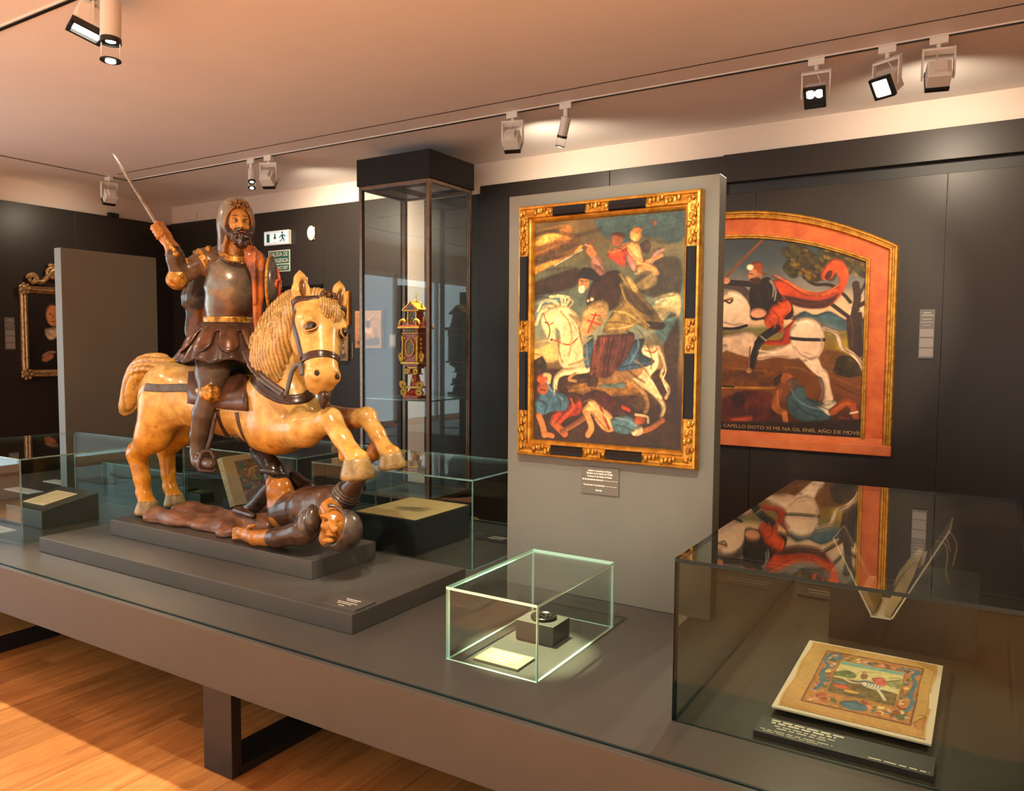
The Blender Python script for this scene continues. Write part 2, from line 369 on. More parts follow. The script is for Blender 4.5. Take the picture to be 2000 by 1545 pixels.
# ================================================================== carving tool: smooth solids on a grid, skinned with surface nets
def A(x, y, Y): return np.array(at(x, y, Y))
def unit(v): v = np.asarray(v, float); return v/np.linalg.norm(v)
class Solid:
    def __init__(s, lo, hi, h):
        s.lo = np.asarray(lo, float); s.h = h
        s.n = np.ceil((np.asarray(hi)-s.lo)/h).astype(int)+1
        s.ax = [s.lo[i]+h*np.arange(s.n[i]) for i in range(3)]
        s.D = np.full(s.n, 0.5, np.float32)
    def _win(s, lo, hi):
        a = np.clip(np.floor((lo-s.lo)/s.h).astype(int), 0, s.n); b = np.clip(np.ceil((hi-s.lo)/s.h).astype(int)+1, 0, s.n)
        sl = tuple(slice(i, j) for i, j in zip(a, b))
        g = np.meshgrid(*[s.ax[i][sl[i]] for i in range(3)], indexing='ij', sparse=True)
        return sl, g
    def _mix(s, sl, d, k, sub):
        a = s.D[sl]; d = d.astype(np.float32)
        if sub: a = -a
        if k > 0:
            t = np.clip(0.5+0.5*(d-a)/k, 0, 1); r = d*(1-t)+a*t-k*t*(1-t)
        else: r = np.minimum(a, d)
        s.D[sl] = -r if sub else r
    def cone(s, a, b, ra, rb, k=0.0, sub=False):
        a = np.asarray(a, float); b = np.asarray(b, float); p = max(ra, rb)+k+2*s.h
        sl, g = s._win(np.minimum(a, b)-p, np.maximum(a, b)+p)
        if 0 in s.D[sl].shape: return
        ba = b-a; L = max(ba@ba, 1e-12)
        x, y, z = g[0]-a[0], g[1]-a[1], g[2]-a[2]
        t = np.clip((x*ba[0]+y*ba[1]+z*ba[2])/L, 0, 1)
        d = np.sqrt((x-t*ba[0])**2+(y-t*ba[1])**2+(z-t*ba[2])**2)-(ra+(rb-ra)*t)
        s._mix(sl, d, k, sub)
    def chain(s, pts, rs, k=0.0, sub=False):
        for i in range(len(pts)-1): s.cone(pts[i], pts[i+1], rs[i], rs[i+1], k if i == 0 else max(k*0.6, min(rs[i], rs[i+1])*0.25), sub)
    def ell(s, c, r, R=None, k=0.0, sub=False):
        """R rows = axes of the three radii"""
        c = np.asarray(c, float); r = np.asarray(r, float) if hasattr(r, '__len__') else np.array([r]*3); R = np.eye(3) if R is None else np.asarray(R, float)
        p = np.sqrt(((R*r[:, None])**2).sum(0))+k+2*s.h
        sl, g = s._win(c-p, c+p)
        if 0 in s.D[sl].shape: return
        x, y, z = g[0]-c[0], g[1]-c[1], g[2]-c[2]
        q = [(x*R[i, 0]+y*R[i, 1]+z*R[i, 2]) for i in range(3)]
        k0 = np.sqrt(sum((q[i]/r[i])**2 for i in range(3))); k1 = np.sqrt(sum((q[i]/r[i]**2)**2 for i in range(3)))+1e-9
        d = k0*(k0-1)/k1
        s._mix(sl, d, k, sub)
    def val(s, P):
        P = np.atleast_2d(P); q = (P-s.lo)/s.h; i = np.clip(np.floor(q).astype(int), 0, s.n-2); f = np.clip(q-i, 0, 1)
        r = 0
        for a in (0, 1):
            for b in (0, 1):
                for c in (0, 1):
                    wgt = (f[:, 0] if a else 1-f[:, 0])*(f[:, 1] if b else 1-f[:, 1])*(f[:, 2] if c else 1-f[:, 2])
                    r = r+wgt*s.D[i[:, 0]+a, i[:, 1]+b, i[:, 2]+c]
        return r
    def normal(s, P):
        P = np.atleast_2d(P); e = s.h; g = np.stack([s.val(P+np.eye(3)[i]*e)-s.val(P-np.eye(3)[i]*e) for i in range(3)], 1)
        return g/(np.linalg.norm(g, axis=1)[:, None]+1e-9)
    def march(s, o, d, t0, t1, n=400, back=False):
        """first surface hit along o + t d"""
        t = np.linspace(t0, t1, n); v = s.val(o+t[:, None]*d)
        idx = np.where((v[:-1] > 0) & (v[1:] <= 0))[0]
        if back: idx = np.where((v[:-1] <= 0) & (v[1:] > 0))[0]
        if len(idx) == 0: return None
        i = idx[-1] if back else idx[0]
        q = v[i]/(v[i]-v[i+1]+1e-12); return o+d*(t[i]+q*(t[i+1]-t[i]))
    def hit(s, px, py):
        """surface point seen at a photo pixel"""
        d = CF + CR*((px-1000)/FPX) - CU*((py-772.5)/FPX); d = np.array(d); o = np.array(CP)
        return s.march(o, d, 2.0, 4.6, 900)
    def loop(s, c, u, v, n=36, a0=0, a1=2*math.pi, rmax=0.35):
        """points where the plane c, u, v cuts the skin, going round"""
        out = []
        for k in range(n):
            q = a0+(a1-a0)*k/(n if abs(a1-a0) > 6.2 else n-1); d = unit(u)*math.cos(q)+unit(v)*math.sin(q)
            t = np.linspace(0, rmax, 160); vv = s.val(c+t[:, None]*d); idx = np.where((vv[:-1] <= 0) & (vv[1:] > 0))[0]
            if len(idx): out.append(c+d*t[idx[0]])
        return np.array(out)
    def mesh(s):
        D = s.D; n = s.n; ins = D < 0; cn = n-1
        S = np.zeros((3, *cn), np.float32); C = np.zeros(cn, np.float32); E = []
        for ax in range(3):
            a = [slice(None)]*3; b = [slice(None)]*3; a[ax] = slice(0, -1); b[ax] = slice(1, None)
            A_, B_ = D[tuple(a)], D[tuple(b)]; M = ins[tuple(a)] != ins[tuple(b)]
            t = np.where(M, A_/np.where(M, A_-B_, 1), 0).astype(np.float32)
            o1, o2 = [i for i in range(3) if i != ax]
            for d1 in (0, 1):
                for d2 in (0, 1):
                    sl = [slice(None)]*3; sl[o1] = slice(d1, n[o1]-1+d1); sl[o2] = slice(d2, n[o2]-1+d2)
                    m = M[tuple(sl)]; C += m
                    S[ax] += t[tuple(sl)]; S[o1] += m*d1; S[o2] += m*d2
            E.append((M, ins[tuple(a)]))
        act = C > 0; ids = np.full(cn, -1, np.int64); ids[act] = np.arange(act.sum())
        idx = np.argwhere(act); V = s.lo+s.h*(idx+np.stack([S[i][act]/C[act] for i in range(3)], 1))
        F = []
        for ax in range(3):
            M, I = E[ax]; o1, o2 = [(1, 2), (2, 0), (0, 1)][ax]
            e = np.argwhere(M); ok = (e[:, o1] > 0) & (e[:, o2] > 0) & (e[:, o1] < cn[o1]) & (e[:, o2] < cn[o2]); e = e[ok]
            fl = I[tuple(e.T)]
            def cell(d1, d2):
                q = e.copy(); q[:, o1] -= d1; q[:, o2] -= d2; return ids[tuple(q.T)]
            q = np.stack([cell(1, 1), cell(0, 1), cell(0, 0), cell(1, 0)], 1)
            q[~fl] = q[~fl][:, ::-1]; F.append(q)
        return V, np.concatenate(F)
def noise3(P, f, seed=0):
    """cheap smooth noise from sines"""
    r = np.random.RandomState(seed); o = 0
    for k in range(6):
        d = r.normal(size=3); d /= np.linalg.norm(d); o = o+np.sin(P@d*f*(0.7+0.25*k)+r.rand()*6.28)/(1+0.3*k)
    return o/3.2
def relax(V, F, it=1, lam=0.5):
    n = len(V)
    for _ in range(it):
        acc = np.zeros_like(V); cnt = np.zeros(n)
        for a, b in ((0, 1), (1, 2), (2, 3), (3, 0)):
            np.add.at(acc, F[:, a], V[F[:, b]]); np.add.at(acc, F[:, b], V[F[:, a]]); np.add.at(cnt, F[:, a], 1); np.add.at(cnt, F[:, b], 1)
        V = V*(1-lam)+lam*acc/np.maximum(cnt, 1)[:, None]
    return V
def skin(name, V, F, m, parent=None, cols=None, flat=False):
    me = bpy.data.meshes.new(name); me.vertices.add(len(V)); me.vertices.foreach_set('co', np.asarray(V, np.float32).ravel())
    F = np.asarray(F); k = F.shape[1]
    me.loops.add(F.size); me.loops.foreach_set('vertex_index', F.astype(np.int32).ravel())
    me.polygons.add(len(F)); me.polygons.foreach_set('loop_start', np.arange(0, F.size, k, dtype=np.int32))
    me.materials.append(m)
    if cols is not None:
        at_ = me.color_attributes.new('paint', 'FLOAT_COLOR', 'POINT'); c = np.ones((len(V), 4), np.float32); c[:, :3] = cols; at_.data.foreach_set('color', c.ravel())
    me.update(calc_edges=True)
    me.polygons.foreach_set('use_smooth', [not flat]*len(F)); me.validate()
    return link(name, me, parent)
def ribbon(P, Nn, w, th, m, name, parent, closed=False, lift=0.0):
    """a strap with rounded back lying on a skin; P points, Nn outward normals"""
    P = np.asarray(P); k = len(P); mb = MB(); rows = []
    for i in range(k):
        a = P[(i+1) % k if closed else min(i+1, k-1)]; b = P[(i-1) % k if closed else max(i-1, 0)]
        t = unit(a-b); n = unit(Nn[i]-t*(Nn[i]@t)); s = np.cross(n, t)
        sec = [(-.5, -1.0), (-.5, .35), (-.38, .8), (-.2, .72), (0, .62), (.2, .72), (.38, .8), (.5, .35), (.5, -1.0)]
        rows.append([P[i]+s*w*q[0]+n*(th*q[1]+lift) for q in sec])
    if closed: rows.append(rows[0])
    mb.strip(rows, closed=True)
    if not closed:
        nn = len(rows[0]); mb.f.append(tuple(range(nn))[::-1]); mb.f.append(tuple(range((k-1)*nn, k*nn))); mb.m += [0, 0]
    return mb.build(name, m, parent, smooth=True)
def smooth_path(pts, n=40):
    """Catmull-Rom through points"""
    P = [np.asarray(p, float) for p in pts]; P = [2*P[0]-P[1]]+P+[2*P[-1]-P[-2]]; out = []
    segs = len(P)-3
    for q in np.linspace(0, segs-1e-6, n):
        i = int(q); t = q-i; a, b, c, d = P[i:i+4]
        out.append(0.5*((2*b)+(-a+c)*t+(2*a-5*b+4*c-d)*t*t+(-a+3*b-3*c+d)*t**3))
    return np.array(out)
# ================================================================== the carved horse and rider
STAT = thing('equestrian_statue', 'painted wooden statue of an armoured rider on a rearing cream horse', 'statue', (-3.05, 2.45, 0.719))
PAINT = mat('polychrome_wood', (1, 1, 1), 0.24, col2=(0.66, 0.55, 0.42), scale=17, bump=0.10, bscale=45, attr='paint', coat=0.12, detail=7, spec=0.3)
LEATHER = mat('carved_brown_strap', (0.050, 0.024, 0.016), 0.28, vary=0.5, scale=40, coat=0.1, spec=.35)
IRON = mat('painted_grey_iron', (0.085, 0.090, 0.092), 0.38, vary=0.3, scale=40)
EYEB = mat('glass_eye_black', (0.012, 0.008, 0.006), 0.06, coat=0.8)
MY = 2.50
def horse():
    S = Solid((-4.15, 2.15, 0.66), (-1.95, 2.85, 1.97), 0.0065)
    def m(x, y, dy=0.0): return A(x, y, MY+dy)
    # barrel
    rump, loin, mid, chest = m(335, 765), m(385, 775), m(450, 790), m(552, 800)
    S.cone(rump, loin, .150, .140); S.cone(loin, mid, .140, .145, .05); S.cone(mid, chest, .145, .158, .05)
    S.ell(m(540, 845), (.17, .13, .10), k=.06)
    for d in (-.075, .075): S.ell(m(330+(d*60), 775, d), (.125, .085, .15), k=.05)
    S.ell(m(590, 795), (.11, .125, .12), k=.05)
    # neck
    S.chain([m(560, 760), m(566, 700), m(584, 645), m(606, 606, -.02)], [.150, .125, .108, .088], .06)
    # hind legs
    def hind(dy, pts, rs): S.chain([A(x, y, Y) for x, y, Y in pts], rs, .05)
    hind(-.1, [(318, 790, 2.42), (300, 850, 2.40), (268, 888, 2.40)], [.115, .085, .048])
    S.chain([A(268, 888, 2.40), A(277, 935, 2.40), A(282, 968, 2.40)], [.048, .040, .034], .02)
    S.ell(A(262, 880, 2.40), (.035, .03, .042), k=.03)
    S.ell(A(279, 962, 2.40), (.036, .036, .026), k=.015)
    S.chain([A(352, 800, 2.585), A(352, 845, 2.60), A(325, 880, 2.60)], [.10, .075, .045], .04)
    S.chain([A(325, 880, 2.60), A(329, 925, 2.60), A(332, 955, 2.60)], [.044, .037, .032], .02)
    S.ell(A(331, 950, 2.60), (.034, .034, .024), k=.015)
    # pasterns flare over the hooves
    S.cone(A(282, 965, 2.40), A(288, 984, 2.395), .030, .046, .02)
    S.cone(A(333, 955, 2.60), A(340, 970, 2.60), .030, .043, .02)
    # forelegs
    kn = A(646, 820, 2.36); S.chain([A(540, 838, 2.44), A(596, 838, 2.39), kn], [.096, .074, .046], .06)
    S.chain([kn, A(668, 856, 2.345), A(686, 884, 2.335)], [.045, .040, .036], .02)
    S.ell(A(643, 814, 2.36), (.042, .038, .036), k=.02)
    S.cone(A(686, 884, 2.335), A(696, 898, 2.33), .034, .052, .02)
    S.ell(A(668, 888, 2.335), (.016, .014, .03), k=.012)
    kf = A(716, 815, 2.56); S.chain([A(600, 830, 2.57), A(655, 822, 2.57), kf], [.085, .060, .040], .05)
    S.chain([kf, A(737, 848, 2.55), A(752, 876, 2.54)], [.040, .035, .031], .02)
    S.cone(A(752, 876, 2.54), A(763, 888, 2.535), .030, .046, .02)
    S.ell(A(718, 811, 2.56), (.036, .034, .032), k=.02)
    # head
    az = math.radians(-23); fw = np.array([math.cos(az), math.sin(az), 0]); ti = math.radians(24); zz = np.array([0, 0, 1.0])
    rt0 = np.cross(fw, zz); ro = math.radians(11); rt = rt0*math.cos(ro)+zz*math.sin(ro); up = np.cross(rt, fw)
    la = -up*math.cos(ti)+fw*math.sin(ti); no = fw*math.cos(ti)+up*math.sin(ti); O = A(622, 603, 2.43)
    def H(l, s_, n): return O+la*l+rt*s_+no*n
    R = np.stack([la, rt, no])
    S.ell(H(.055, 0, .010), (.105, .100, .090), R, k=.04)
    S.cone(H(.10, 0, .035), H(.30, 0, .045), .078, .060, .04)
    S.cone(H(.10, .035, .005), H(.26, .024, .02), .072, .050, .03); S.cone(H(.10, -.035, .005), H(.26, -.024, .02), .072, .050, .03)
    for s_ in (-1, 1): S.ell(H(.115, s_*.046, -.055), (.095, .045, .075), R, k=.03)
    S.ell(H(.335, 0, .038), (.052, .074, .060), R, k=.03)
    S.ell(H(.370, 0, .012), (.030, .052, .042), R, k=.025)
    EARS = []
    for s_ in (-1, 1):
        S.ell(H(.112, s_*.070, .076), (.036, .026, .028), R, k=.02)       # brow
        S.ell(H(.142, s_*.079, .090), (.020, .020, .024), R, k=.008, sub=True)
        S.ell(H(.345, s_*.042, .078), (.028, .022, .018), R, k=.015)      # nostril wings
        S.ell(H(.348, s_*.044, .098), (.014, .010, .020), R, k=.005, sub=True)
        # ears
        e0 = H(.0, s_*.082, .012); e1 = H(-.155, s_*.092, .012); ea = unit(e1-e0)
        S.chain([e0, e0*.6+e1*.4, e0*.25+e1*.75, e1], [.038, .038, .026, .006], .02)
        EARS.append((e0*.62+e1*.38+no*.026, np.stack([ea, unit(np.cross(no, ea)), no])))
        S.ell(e0*.62+e1*.38+no*.034, (.052, .019, .022), np.stack([ea, unit(np.cross(no, ea)), no]), k=.008, sub=True)
    # gentle carved unevenness
    V, F = S.mesh(); V = relax(V, F, 1, .4)
    V = V + S.normal(V)*(noise3(V, 34, 1)*.0016)[:, None]
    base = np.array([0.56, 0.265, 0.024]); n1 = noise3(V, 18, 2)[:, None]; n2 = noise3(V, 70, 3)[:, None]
    och = np.clip((1.30-V[:, 2:3])/.22+.35*n1, 0, 1)  # ochre below, cream above: varnish tone plus the light's warmth put into the paint
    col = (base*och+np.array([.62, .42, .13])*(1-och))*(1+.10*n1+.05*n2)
    col = np.where(n2*.6+n1*.6 > .72, col*np.array([.72, .62, .5]), col)
    # far foreleg is stained brown, nostrils and ear hollows dark
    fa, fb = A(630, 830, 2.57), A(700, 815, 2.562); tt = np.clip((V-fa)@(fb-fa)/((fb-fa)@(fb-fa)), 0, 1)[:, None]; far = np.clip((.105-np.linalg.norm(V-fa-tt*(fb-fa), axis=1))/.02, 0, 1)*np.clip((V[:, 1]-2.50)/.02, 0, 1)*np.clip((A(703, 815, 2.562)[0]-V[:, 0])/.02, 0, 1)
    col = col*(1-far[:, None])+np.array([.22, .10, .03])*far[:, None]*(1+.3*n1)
    for s_ in (-1, 1):
        dn = np.linalg.norm((V-H(.350, s_*.044, .092))@R.T/np.array([.015, .011, .022]), axis=1); q = np.clip(1.25-dn, 0, 1)[:, None]; col = col*(1-q)+np.array([.05, .02, .01])*q
    for c_, R_ in EARS:
        dn = np.linalg.norm((V-c_)@R_.T/np.array([.050, .017, .026]), axis=1); q = np.clip((1.05-dn)*4, 0, 1)[:, None]; col = col*(1-q)+np.array([.16, .065, .018])*q
    hr = part_empty('horse', (-3.05, 2.5, .719))
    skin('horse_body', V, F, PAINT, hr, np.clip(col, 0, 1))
    # ---- hooves
    HOOF = mat('carved_hoof', (0.25, 0.175, 0.062), 0.4, vary=0.45, scale=25, bump=.2, bscale=50, coat=.2)
    def hoof(top, bot, r0, r1, tilt=0):
        top = np.array(top); bot = np.array(bot); axv = top-bot; L = np.linalg.norm(axv)
        MB().lathe([(r1*.9, -.004), (r1, .004), (r1*.98, L*.3), (r0*1.04, L*.85), (r0, L), (r0*.7, L*1.04)], bot, axv, 24).build('hoof', HOOF, hr, smooth=True)
    hoof(A(288, 979, 2.395), A(288, 1004, 2.39), .048, .064); hoof(A(340, 966, 2.60), A(342, 987, 2.60), .045, .058)
    hoof(A(696, 895, 2.33), A(699, 934, 2.33), .052, .070); hoof(A(763, 885, 2.535), A(767, 915, 2.535), .046, .060)
    # ---- eyes, lids
    for s_ in (-1, 1):
        c = H(.142, s_*.066, .080); Rm = Matrix(np.stack([la, rt, no]).T.tolist())
        MB().ball(c, (.021, .025, .029), 16, 10, Rm).build('eye', EYEB, hr, smooth=True)
        CREAM = mat('cream_lid', (0.50, 0.27, 0.08), .4)
        ea_ = unit(no*.75-rt*s_*.66); eo = unit(no*.66+rt*s_*.75); arc = [c+eo*(.017-.008*abs(math.cos(q)))+ea_*(.032*math.cos(q))+la*(.0215*math.sin(q)) for q in np.linspace(0, 2*math.pi, 22)]
        MB().tube(arc, .0032, 8).build('eyelid', CREAM, hr, smooth=True)
    for s_ in (-1, 1): MB().ball(H(.349, s_*.044, .090), (.010, .008, .013), 10, 8, Matrix(np.stack([la, rt, no]).T.tolist())).build('nostril', mat('nostril_dark', (.02, .006, .003), .6), hr, smooth=True)
    # ---- mane: locks combed over the near side of the neck
    Mn = Solid((-3.05, 2.15, 1.12), (-2.35, 2.75, 1.85), 0.0055)
    pn = lambda x, y: S.hit(x, y)
    crest = [m(500, 700, -.02), m(508, 662, -.03), m(527, 625, -.03), m(556, 592, -.03), m(596, 573, -.02), m(622, 578, .0)]
    crest = smooth_path(crest, 16)
    ends = [(512, 722), (520, 740), (531, 748), (540, 742), (550, 722), (557, 700), (562, 670), (566, 640), (572, 616)]
    k = 0
    ends_p = smooth_path([np.array([x, y, 0.]) for x, y in ends], 16)
    rr = np.random.RandomState(4)
    for i, c in enumerate(crest):
        e = S.hit(*ends_p[i][:2])
        if e is None: continue
        nn = S.normal(e)[0]
        p0 = c; p3 = e+nn*.002; midp = (p0+p3)/2; hm = S.march(midp+nn*.25, -nn, 0, .4)
        pm = (hm if hm is not None else midp)+nn*.010
        path = smooth_path([p0, pm, p3], 9)
        for lane in range(2):
            off = unit(np.cross(nn, p3-p0))*(.014*(lane-.5)); w = np.array([math.sin(q*9+i*1.7+lane*2)*.008 for q in np.linspace(0, 1, 9)])[:, None]
            pp = path+off+unit(np.cross(nn, p3-p0))*w
            Mn.chain(list(pp), list(np.array([.030, .032, .031, .030, .028, .026, .023, .018, .010])*(.85+.2*rr.rand())), .018)
    # crest ridge and poll tuft
    Mn.chain(list(crest), [.036]*len(crest), .02)
    Mn.ell(H(-.045, .005, -.005), (.050, .058, .060), R, k=.02)
    Vm, Fm = Mn.mesh()
    ph = noise3(Vm, 16, 9)*8.0+(Vm@unit(np.array([.62, .34, .12])))*380+noise3(Vm, 45, 11)*3.0
    gro = np.sin(ph); Vm = Vm+Mn.normal(Vm)*(gro*.0024+noise3(Vm, 75, 12)*.0026)[:, None]
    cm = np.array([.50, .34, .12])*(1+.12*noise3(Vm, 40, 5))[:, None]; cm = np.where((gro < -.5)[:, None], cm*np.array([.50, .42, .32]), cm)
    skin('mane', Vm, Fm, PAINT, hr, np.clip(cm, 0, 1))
    # forelock
    Fk = Solid(H(.05, 0, .08)-.12, H(.05, 0, .08)+.14, 0.004)
    for q, wv in ((-.022, 0), (-.006, 1), (.010, 2), (.026, 3)):
        P = [H(-.02, q*.6, .085), H(.03, q, .112), H(.075, q*1.1-.01, .116), H(.105+.01*math.sin(wv*2), q*.8-.012, .110)]
        Fk.chain(list(smooth_path(P, 8)), [.012, .016, .017, .017, .016, .014, .011, .006], .005)
    Vf, Ff = Fk.mesh(); gf = np.sin(((Vf-O)@rt)*620+noise3(Vf, 30, 6)*2.5); Vf = Vf+Fk.normal(Vf)*(gf*.0022)[:, None]; skin('forelock', Vf, Ff, PAINT, hr, np.array([.50, .34, .12])*np.where(gf < -.4, .45, 1.0)[:, None])
    # ---- tail
    Tl = Solid((-4.35, 2.2, .95), (-3.55, 2.75, 1.62), 0.006)
    tp = smooth_path([m(330, 712), m(300, 710), m(276, 724), m(263, 752), m(256, 780), m(245, 802)], 14)
    Tl.chain(list(tp), [.040, .048, .054, .058, .060, .060, .059, .058, .056, .054, .052, .048, .042, .030], .02)
    Vt, Ft = Tl.mesh(); Nt = Tl.normal(Vt)
    seg = np.argmin(((Vt[:, None, :]-tp[None])**2).sum(2), 1); sd = unit(CR)
    ang = ((Vt-tp[seg])@np.array(sd)); tv = np.gradient(tp, axis=0)[seg]; ang = ((Vt-tp[seg])*np.cross(tv, np.array([.64, .77, 0]))).sum(1)/(np.linalg.norm(tv, axis=1)+1e-6)
    gro = np.sin(ang*300+noise3(Vt, 14, 7)*2); Vt = Vt+Nt*(gro*.003)[:, None]
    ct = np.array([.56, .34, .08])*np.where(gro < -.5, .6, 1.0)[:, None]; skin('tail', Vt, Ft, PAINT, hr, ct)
    # ---- harness
    def strap(pix, w, name, th=.006, n=30, mt=LEATHER):
        runs = [[]]
        for q in smooth_path([np.array([x, y, 0.]) for x, y in pix], n):
            h_ = S.hit(q[0], q[1])
            if h_ is None: continue
            if runs[-1] and np.linalg.norm(h_-runs[-1][-1]) > .075: runs.append([])
            runs[-1].append(h_)
        P = max(runs, key=len)
        if len(P) < 4: return
        P = np.array(P)
        for _ in range(2): P[1:-1] = .25*P[:-2]+.5*P[1:-1]+.25*P[2:]
        return ribbon(P, S.normal(P), w, th, mt, name, hr)
    def ring(c, u, v, w, name, th=.006, a0=0, a1=2*math.pi, n=44):
        P = S.loop(c, u, v, n, a0, a1); cl = abs(a1-a0) > 6.2
        for _ in range(2):
            P = .25*np.roll(P, 1, 0)+.5*P+.25*np.roll(P, -1, 0) if cl else np.concatenate([P[:1], .25*P[:-2]+.5*P[1:-1]+.25*P[2:], P[-1:]])
        return ribbon(P, S.normal(P), w, th, LEATHER, name, hr, closed=cl)
    ring(H(.262, 0, .0), rt, no, .034, 'noseband', .007)
    ring(H(.010, 0, .0), rt, unit(no*.9-la*.25), .030, 'browband', .007, math.radians(-25), math.radians(205))
    for s_ in (-1, 1):
        P = []
        for l in np.linspace(-.005, .262, 16):
            sh = S.march(H(l, s_*.2, -.005+.10*max(0, l-.05)), -rt*s_, 0, .2)
            if sh is not None: P.append(sh)
        if len(P) > 3:
            P = np.array(P); P[1:-1] = .25*P[:-2]+.5*P[1:-1]+.25*P[2:]; ribbon(P, S.normal(P), .030, .007, LEATHER, 'cheek_strap', hr)
    GOLDD = mat('dark_gilt_rosette', (0.085, 0.036, 0.010), 0.3, metal=.3, vary=.6, scale=60)
    rs = MB()
    for q in range(7): rs.ball(H(-.004+.014*math.sin(q*.9), .004+.026*math.cos(q*.9), .114), .014, 8, 6)
    rs.ball(H(-.004, .004, .124), .015, 10, 7); rs.build('rosette', GOLDD, hr, smooth=True)
    # bit shanks
    for s_ in (1, -1):
        b0 = H(.292, s_*.078, .02); P = smooth_path([b0, b0+rt*s_*.012+la*-.012+no*-.03, b0+rt*s_*.016+la*.012-no*.075, b0+rt*s_*.014+la*.065-no*.115, b0+rt*s_*.010+la*.080-no*.140], 14)
        MB().tube(P, [.010, .011, .011, .011, .011, .011, .010, .010, .010, .010, .009, .009, .010, .011], 10).build('bit_shank', IRON, hr, smooth=True)
        P = smooth_path([b0, b0+la*.02+no*.006+rt*s_*.004, b0+la*.045+no*.004], 8); MB().tube(P, .009, 10).build('bit_cheek', IRON, hr, smooth=True)
        if s_ == 1: rein_end = b0+rt*.010+la*.080-no*.140
    MB().lathe([(.002, -.07), (.012, -.062), (.020, -.04), (.024, -.02), (.018, 0), (.008, .006)], H(.40, -.01, .03), (0, 0, 1), 12).build('bit_boss', LEATHER, hr, smooth=True)
    strap([(484, 716), (497, 742), (518, 763), (545, 777), (572, 781), (596, 777), (612, 764)], .046, 'breast_collar', .009, 44)
    P = smooth_path([A(478, 682, 2.36), A(492, 712, 2.335), A(512, 738, 2.32), rein_end], 20)
    ribbon(P, np.tile(np.array([.5, -.8, .3]), (20, 1)), .034, .006, LEATHER, 'rein', hr)
    strap([(284, 756), (305, 758), (335, 758), (372, 757)], .040, 'breeching_strap', .006, 20, mat('grey_strap', (.075, .068, .062), .5, vary=.4, scale=30))
    strap([(425, 800), (430, 825), (442, 848), (455, 860)], .024, 'girth_strap', .005, 16); strap([(462, 806), (468, 832), (478, 858), (488, 876)], .026, 'girth_strap', .005, 16)
    # ---- saddle cloth: a shell lifted off the flank
    def shell(pix, name, mt, lift):
        rows = []
        for r_ in pix:
            row = []
            for x, y in smooth_path([np.array([a, b, 0.]) for a, b in r_], 14)[:, :2]:
                h_ = S.hit(x, y); row.append(h_)
            rows.append(row)
        rows = [[q for q in r_] for r_ in rows if all(q is not None for q in r_)]
        if len(rows) < 2: return
        rows = [[q+S.normal(q)[0]*lift for q in r_] for r_ in rows]
        b = MB(); b.strip(rows); return b.build(name, mt, hr, smooth=True, solid=.012)
    CLOTH = mat('brown_saddle_cloth', (0.085, 0.036, 0.020), 0.33, vary=.55, scale=14, coat=.1, spec=.35)
    shell([[(370, 700), (400, 695), (440, 694), (484, 700)], [(371, 730), (410, 730), (450, 735), (486, 738)], [(371, 765), (410, 775), (450, 780), (487, 778)], [(372, 788), (410, 795), (450, 800), (488, 803)]], 'saddle_cloth', CLOTH, .012)
    ring(mid*.75+loin*.25, np.array([0, 1., 0]), np.array([0, 0, 1.]), .20, 'saddle', .012, math.radians(20), math.radians(160), 24)
    return S, hr, H, R
def part_empty(name, loc):
    o = bpy.data.objects.new(name, None); COL.objects.link(o); o.location = loc; o.empty_display_size = .05; own(o, STAT); return o
HS, HORSE, HH, HR = horse()
